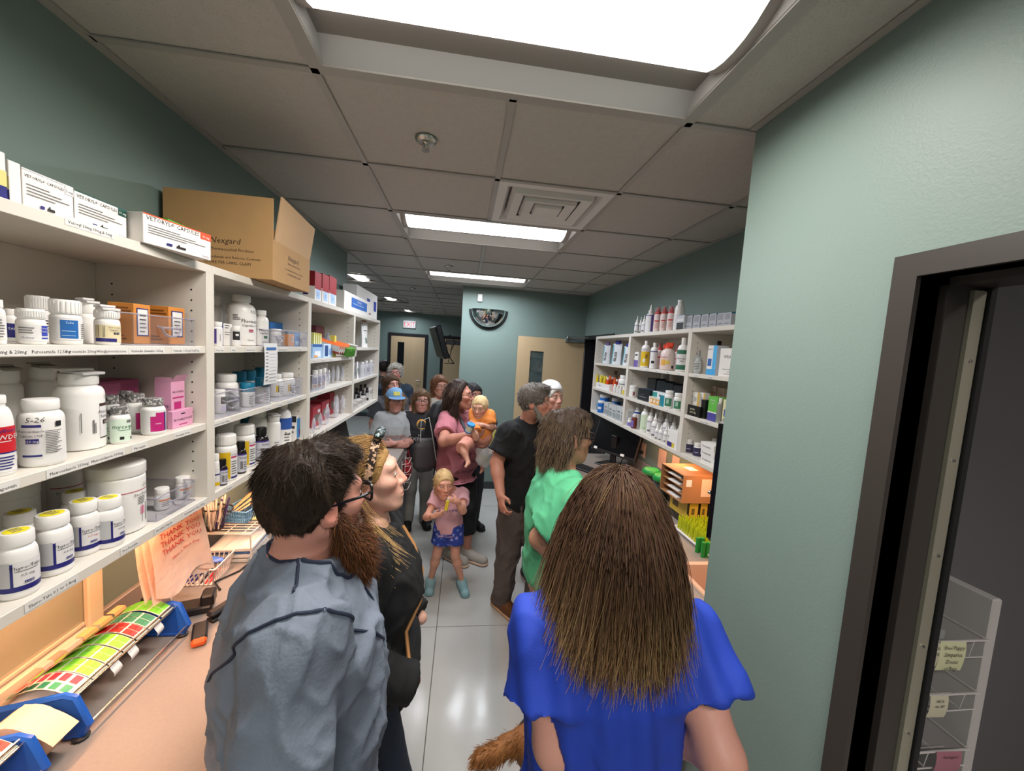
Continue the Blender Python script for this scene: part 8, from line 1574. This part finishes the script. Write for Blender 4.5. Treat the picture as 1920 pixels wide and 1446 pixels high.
# ---------------------------------------------------------------- 9 toddler girl
hw = dep(832, 908, 2.95)
I9 = Person('blond toddler girl in pink shirt and blue floral shorts', (-.05, 2.99, 0), (.12, -.99), H=hw[2] + .108, sk=.555, hs=.84, skin='cf957e', headw=hw, head=(.12, -.05, 0), res=.0085, hres=.0038, handres=.0045, brow='b08a68', child=True, girth=1.12, build=.98, hands=(1.2, 1.2), posew={'elbowr': dep(800, 970, 2.90), 'wristr': dep(814, 968, 2.80), 'elbowl': dep(868, 958, 2.86), 'wristl': dep(857, 940, 2.80), 'ankler': (-.175, 3.03, .05), 'anklel': (.075, 3.0, .05), 'kneer': (-.135, 2.99, .28), 'kneel': (.01, 2.98, .28), 'hipr': (-.10, 2.99, .52), 'hipl': (.0, 2.99, .52)}, handn={'r': ((-.85, .35, .35), (0, -.9, .3)), 'l': ((.75, .3, .3), (0, -.9, -.2))}, eyecol='4a5a66')
sI = I9.shirt(CLOTH('pale_pink_jersey', 'd3a3ac', .85), hem=.84, sleeve=.55, loose=.011, neck=.085, folds=.0035, seed=31, slr=1.05, flare=.022)
I9.pants(mat('blue_floral_cotton', '33448f', .8, speck=None, var=.0), end=.68, loose=.010, name='shorts', colr=None)
MATS['blue_floral_cotton'].node_tree  # floral colours from a Voronoi pattern
def floral():
    nt = MATS['blue_floral_cotton'].node_tree; b = nt.nodes['Principled BSDF']; t = nt.nodes.new('ShaderNodeTexCoord'); v = nt.nodes.new('ShaderNodeTexVoronoi'); v.inputs['Scale'].default_value = 26; r = nt.nodes.new('ShaderNodeValToRGB'); e = r.color_ramp.elements
    e[0].position = 0; e[0].color = (*lin('d8a0c0'), 1); e[1].position = .42; e[1].color = (*lin('2b3f94'), 1); x = e.new(.25); x.color = (*lin('6f86cc'), 1); nt.links.new(t.outputs['Object'], v.inputs['Vector']); nt.links.new(v.outputs['Distance'], r.inputs[0]); nt.links.new(r.outputs[0], b.inputs['Base Color'])
floral()
CROC = mat('aqua_foam', '86aab0', .7); I9.shoes(CROC, K('6f949c', .7), L=.30, w=.062, high=.0)
h9 = I9.haircap(mat('light_blond', 'c9a878', .5, bump=.002, bscale=120), thick=.008, cut=None, extra=[((0, .0, .115), (.022, .022, .03)), ((.06, -.02, -.02), (.055, -.03, -.1), .022, .012), ((-.06, -.02, -.02), (-.055, -.03, -.1), .022, .012)], h=.0048, folds=.002, ears=False); fur(h9, 900, 6, .035, lambda P: np.tile(V3(0, -.4, -.4), (len(P), 1)) @ I9.hR.T, 91, 'b08a58', 'e2c898', I9.root, lift=.25, r=.0009, wob=.2)
shirt_print(I9, sI, 'shirt_print', [K('4a4a8a', .6)], [(0, 't', 'Minnie'[:0] + 'love', .05, .01, 0)], 1.2 * I9.s, .2, 0)
t = thing('snack_pouch', 'yellow snack pouch held by the toddler', 'pouch', tuple(dep(838, 947, 2.74)), (0, .15, 0)); obj('pouch', MB().rbox((-.012, -.006, -.045), (.012, .006, .035), .004), K('d9c23a', .4), t); obj('spout', MB().tube([(0, 0, .035), (0, 0, .05)], .006, 8), K('d8d8d8', .4), t)
# ---------------------------------------------------------------- 10-16 people in the background
def bg(label, u, v, d, heading, skin, hairc, style, shirtc, H=None, head=(0, 0, 0), sleeve=.75, hs=.95, glasses=None, brow='3a2c24', pantsc='2a2c33', girth=1.0, build=.92, seed=1, pose=None, hands=(None, None), hx=None, sm=None, posew=None, shoes='1b1b1d', cuff=None, handn=None):
    hw = dep(u, v, d); loc = (hw[0], hw[1], 0) if hx is None else hx
    p = Person(label, loc, heading, H=hw[2] + .125 * hs, skin=skin, headw=hw, head=head, res=.012, hres=.0052, hs=hs, brow=brow, hands=hands, girth=girth, build=build, bust=.02, pose=pose, ear=True, posew=posew, handres=.008, handn=handn)
    s = p.shirt(CLOTH('cloth_' + shirtc, shirtc, .85) if sm is None else sm, sleeve=sleeve, folds=.005, seed=seed, hem=.85, loose=.018, slr=1.0); p.pants(CLOTH('trousers_' + pantsc, pantsc, .8), loose=.016, seed=seed, cuff=cuff); p.shoes(K(shoes, .6), K('2a2a2a', .6))
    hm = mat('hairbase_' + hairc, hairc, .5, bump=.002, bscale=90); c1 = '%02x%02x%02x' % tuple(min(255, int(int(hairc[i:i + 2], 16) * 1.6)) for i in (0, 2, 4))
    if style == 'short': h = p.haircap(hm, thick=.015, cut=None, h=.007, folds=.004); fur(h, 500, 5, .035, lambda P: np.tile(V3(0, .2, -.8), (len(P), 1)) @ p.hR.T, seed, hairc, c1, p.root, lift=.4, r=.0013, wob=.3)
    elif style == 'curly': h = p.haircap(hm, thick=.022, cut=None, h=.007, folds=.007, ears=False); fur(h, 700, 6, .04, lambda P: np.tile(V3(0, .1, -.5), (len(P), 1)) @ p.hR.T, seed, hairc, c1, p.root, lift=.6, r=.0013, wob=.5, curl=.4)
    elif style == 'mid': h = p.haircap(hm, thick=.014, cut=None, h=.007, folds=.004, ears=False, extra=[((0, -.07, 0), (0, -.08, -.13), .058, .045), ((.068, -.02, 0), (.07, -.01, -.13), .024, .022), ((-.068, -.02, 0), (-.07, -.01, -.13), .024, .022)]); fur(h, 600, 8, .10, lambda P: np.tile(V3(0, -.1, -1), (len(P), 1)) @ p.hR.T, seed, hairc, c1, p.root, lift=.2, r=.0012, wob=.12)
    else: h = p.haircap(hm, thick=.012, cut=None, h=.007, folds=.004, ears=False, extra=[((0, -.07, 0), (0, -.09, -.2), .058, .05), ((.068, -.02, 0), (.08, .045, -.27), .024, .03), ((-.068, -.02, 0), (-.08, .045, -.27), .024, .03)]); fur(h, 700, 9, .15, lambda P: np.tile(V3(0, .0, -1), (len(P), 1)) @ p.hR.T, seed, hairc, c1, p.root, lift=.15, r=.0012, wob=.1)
    if glasses: p.glasses(glasses, .027, .019)
    return p, s
X1, _ = bg('dark-haired person in navy sleeves behind the baby holding a plastic bag', 887, 742, 4.05, (.5, -.86), 'a87868', '2e2c2c', 'short', '2f3f58', girth=1.05, seed=101, hands=(None, .6), posew={'elbowl': dep(924, 803, 3.75), 'wristl': dep(909, 806, 3.35)})
t = thing('plastic_bag', 'translucent white plastic bag of snacks hanging from a hand', 'plastic bag', tuple(dep(907, 872, 3.08)), .2)
m = MB(); crumple(m, (0, 0, .08), (.075, .06, .1), 9, 14, 12); m.tube([(0, 0, .17), (.0, 0, .26)], [.03, .012], 8); obj('bag_film', m, mat('milky_film', 'c9cdd0', .35, alpha=.62), t); obj('snack', MB().ell((.0, 0, .05), (.035, .03, .03)), K('b9c07a', .6), t)
o = obj('yellow_leaflet', MB().rbox((-.03, -.002, -.07), (.03, .002, .07), .001), K('c9c46a', .6), None, tuple(dep(926, 822, 3.3)), (0, .5, .3)); tag(o, 'yellow leaflet held beside the plastic bag', 'leaflet')
X2, _ = bg('person with short brown hair and white shirt behind the woman in pink', 824, 725, 4.3, (.4, -.92), 'c08a78', '5b3c28', 'mid', 'bcb8ae', seed=103, glasses='6a4a3a')
X3, sX = bg('girl with long brown hair, black glasses and EXPLORE sweatshirt', 790, 752, 4.05, (.22, -.97), 'c48d7e', '5b4430', 'long', '26262a', sleeve=1.9, glasses='141216', seed=105, head=(.02, 0, 0), pantsc='8d8a84', hs=.94, build=.85)
shirt_print(X3, sX, 'shirt_print', [K('d8d8d8', .7), K('d99a3a', .7), K('5f8fa0', .7), K('17171a', .7)], [(1, 'p', [(.05 * math.cos(a), .06 + .05 * math.sin(a)) for a in np.linspace(0, 2 * PI, 14)[:-1]]), (2, 'p', [(-.08, -.02), (-.03, .05), (0, .0), (.035, .06), (.08, -.02)]), (0, 't', 'LET\'S', .03, 0, -.06), (0, 't', 'EXPLORE', .055, 0, -.11)], 1.27 * X3.s, .2, 0)
for sd in 'rl':
    S_, E_ = X3.J['shoulder' + sd], X3.J['elbow' + sd]; f = X3.fld(h=.011); f.cap(S_ + (E_ - S_) * .3, S_ + (E_ - S_) * .72, .078, .074, .01, flat=True); f.half(tuple((S_ - E_) / np.linalg.norm(S_ - E_)), float((S_ - E_) / np.linalg.norm(S_ - E_) @ (S_ + (E_ - S_) * .3)), f_lo(f), f_hi(f), .006); X3.done('sleeve_panel', f, CLOTH('pale_aqua_panel', '9fc2c6', .85), .003)
X4, sX4 = bg('girl in light blue cap and grey t-shirt with arms crossed', 741, 752, 3.95, (.3, -.95), 'c48d7e', '6b5138', 'mid', 'a3a5a6', seed=107, hs=.94, build=.88, pantsc='6a6d72', hands=(.4, .4), pose={'elbowr': (.24, .06, 1.12), 'wristr': (-.02, .20, 1.10), 'elbowl': (-.24, .06, 1.12), 'wristl': (.03, .23, 1.14)}, handn={'r': ((-1, .1, .1), (0, -1, 0)), 'l': ((1, .1, 0), (0, -1, 0))})
f = X4.fld(X4.hc - .06, X4.hc + .18, .007); f.ell(X4.T((0, -.008, .045)), V3(.096, .113, .098), X4.hR, .02); n_ = X4.hR @ V3(0, .12, 1); n_ /= np.linalg.norm(n_); f.half(tuple(-n_), -(.045 + n_ @ X4.hc), f_lo(f), f_hi(f), .008); X4.done('cap', f, K('6f98c0', .8)); Mx = Matrix.Translation(X4.T((0, .125, .052))) @ Matrix(X4.hR.tolist()).to_4x4() @ Rx(-.15)
obj('cap_brim', MB().ell((0, 0, 0), (.082, .07, .006), 16, 6, Mx), K('5f86ad', .8), X4.root); obj('cap_patch', MB().rbox((-.032, -.003, -.02), (.032, .003, .02), .002, Matrix.Translation(X4.T((0, .098, .092))) @ Matrix(X4.hR.tolist()).to_4x4() @ Rx(.45)), K('c9c05a', .7), X4.root)
shirt_print(X4, sX4, 'shirt_lettering', [K('b06a62', .7)], [(0, 't', 'GOLDEN', .05, 0, 0)], 1.18 * X4.s, .2, 0)
bg('woman with brown bob behind the girl in the cap', 733, 722, 4.5, (.55, -.83), 'c48d7e', '4b382a', 'mid', '4a4a4e', seed=109, head=(.1, 0, 0))
bg('older woman with short curly grey hair and glasses in navy top', 742, 700, 5.2, (.05, -1), 'c08a7c', '8a857c', 'curly', '24303f', seed=111, glasses='8a3a44', brow='8a8078')
bg('person in dark clothes standing back-on by the exit door', 720, 690, 6.3, (-.4, .9), '8a6050', '1d1614', 'short', '2b2622', seed=113, sleeve=1.9)
# ---------------------------------------------------------------- dog behind the woman in blue
t = thing('dog', 'reddish golden dog with feathered tail behind the woman in blue', 'dog', (.56, 1.37, 0), -.06); t.scale = (.9, .9, .9)
FUR_ = mat('golden_red_fur', '8a5a30', .7, bump=.003, bscale=90, var=.15, vscale=14)
f = Fld(V3(-.42, -.2, -.01), V3(.55, .2, .75), .011)
f.ell((-.18, 0, .40), (.14, .095, .115), None, .05); f.ell((.03, 0, .40), (.2, .095, .10), None, .06); f.ell((.2, 0, .38), (.14, .10, .135), None, .06)
for sg in (-1, 1):
    f.cap((-.20, sg * .07, .38), (-.14, sg * .075, .24), .075, .05, .03); f.cap((-.14, sg * .075, .24), (-.25, sg * .075, .14), .042, .026, .02); f.cap((-.25, sg * .075, .14), (-.225, sg * .075, .03), .024, .022, .015); f.cap((-.225, sg * .075, .02), (-.17, sg * .075, .016), .022, .02, .01)
    f.cap((.24, sg * .075, .32), (.23, sg * .075, .17), .045, .03, .03); f.cap((.23, sg * .075, .17), (.24, sg * .075, .03), .028, .023, .015); f.cap((.24, sg * .075, .02), (.29, sg * .075, .016), .023, .02, .01)
f.cap((.28, 0, .44), (.38, 0, .56), .08, .065, .05); f.ell((.42, 0, .60), (.075, .06, .06), None, .03); f.cap((.46, 0, .585), (.535, 0, .565), .038, .026, .02)
for sg in (-1, 1): f.cap((.40, sg * .055, .635), (.405, sg * .075, .565), .022, .026, .015)
f.cap((-.29, 0, .45), (-.37, -.01, .43), .035, .03, .03)
V, Q = f.mesh(1); db = np_mesh('body', V, Q, FUR_, t)
tp = [V3(-.28, 0, .45), V3(-.33, -.015, .43), V3(-.40, -.045, .425), V3(-.455, -.085, .45), V3(-.48, -.115, .47)]
f = Fld(V3(-.55, -.2, .3), V3(-.2, .1, .6), .006)
for a, b, ra, rb in zip(tp[:-1], tp[1:], (.03, .032, .034, .028), (.032, .034, .028, .012)): f.cap(a, b, ra, rb, .015)
V, Q = f.mesh(1); tl = np_mesh('tail', V, Q, FUR_, t)
fur(tl, 1500, 6, .05, lambda P: np.tile(V3(-.8, -.45, -.25), (len(P), 1)), 121, '6f4422', 'a9743f', t, 'tail_hair', lift=.35, r=.0008, wob=.2)
fur(db, 2500, 4, .022, lambda P: np.tile(V3(-.7, 0, -.6), (len(P), 1)), 122, '7a4c26', 'a06a38', t, 'fur_hair', lift=.3, r=.0008, wob=.2)
obj('eye', MB().ell((.47, .035, .618), .009).ell((.47, -.035, .618), .009), K('1a1210', .2), t); obj('nose', MB().ell((.555, 0, .575), (.014, .018, .012)), K('1a1516', .35), t); obj('collar', MB().tube([(.31 + .02 * math.cos(a), .088 * math.sin(a), .475 + .075 * math.cos(a)) for a in np.linspace(0, 2 * PI, 18)[:-1]], .008, 6, True), K('2a5a9a', .6), t)
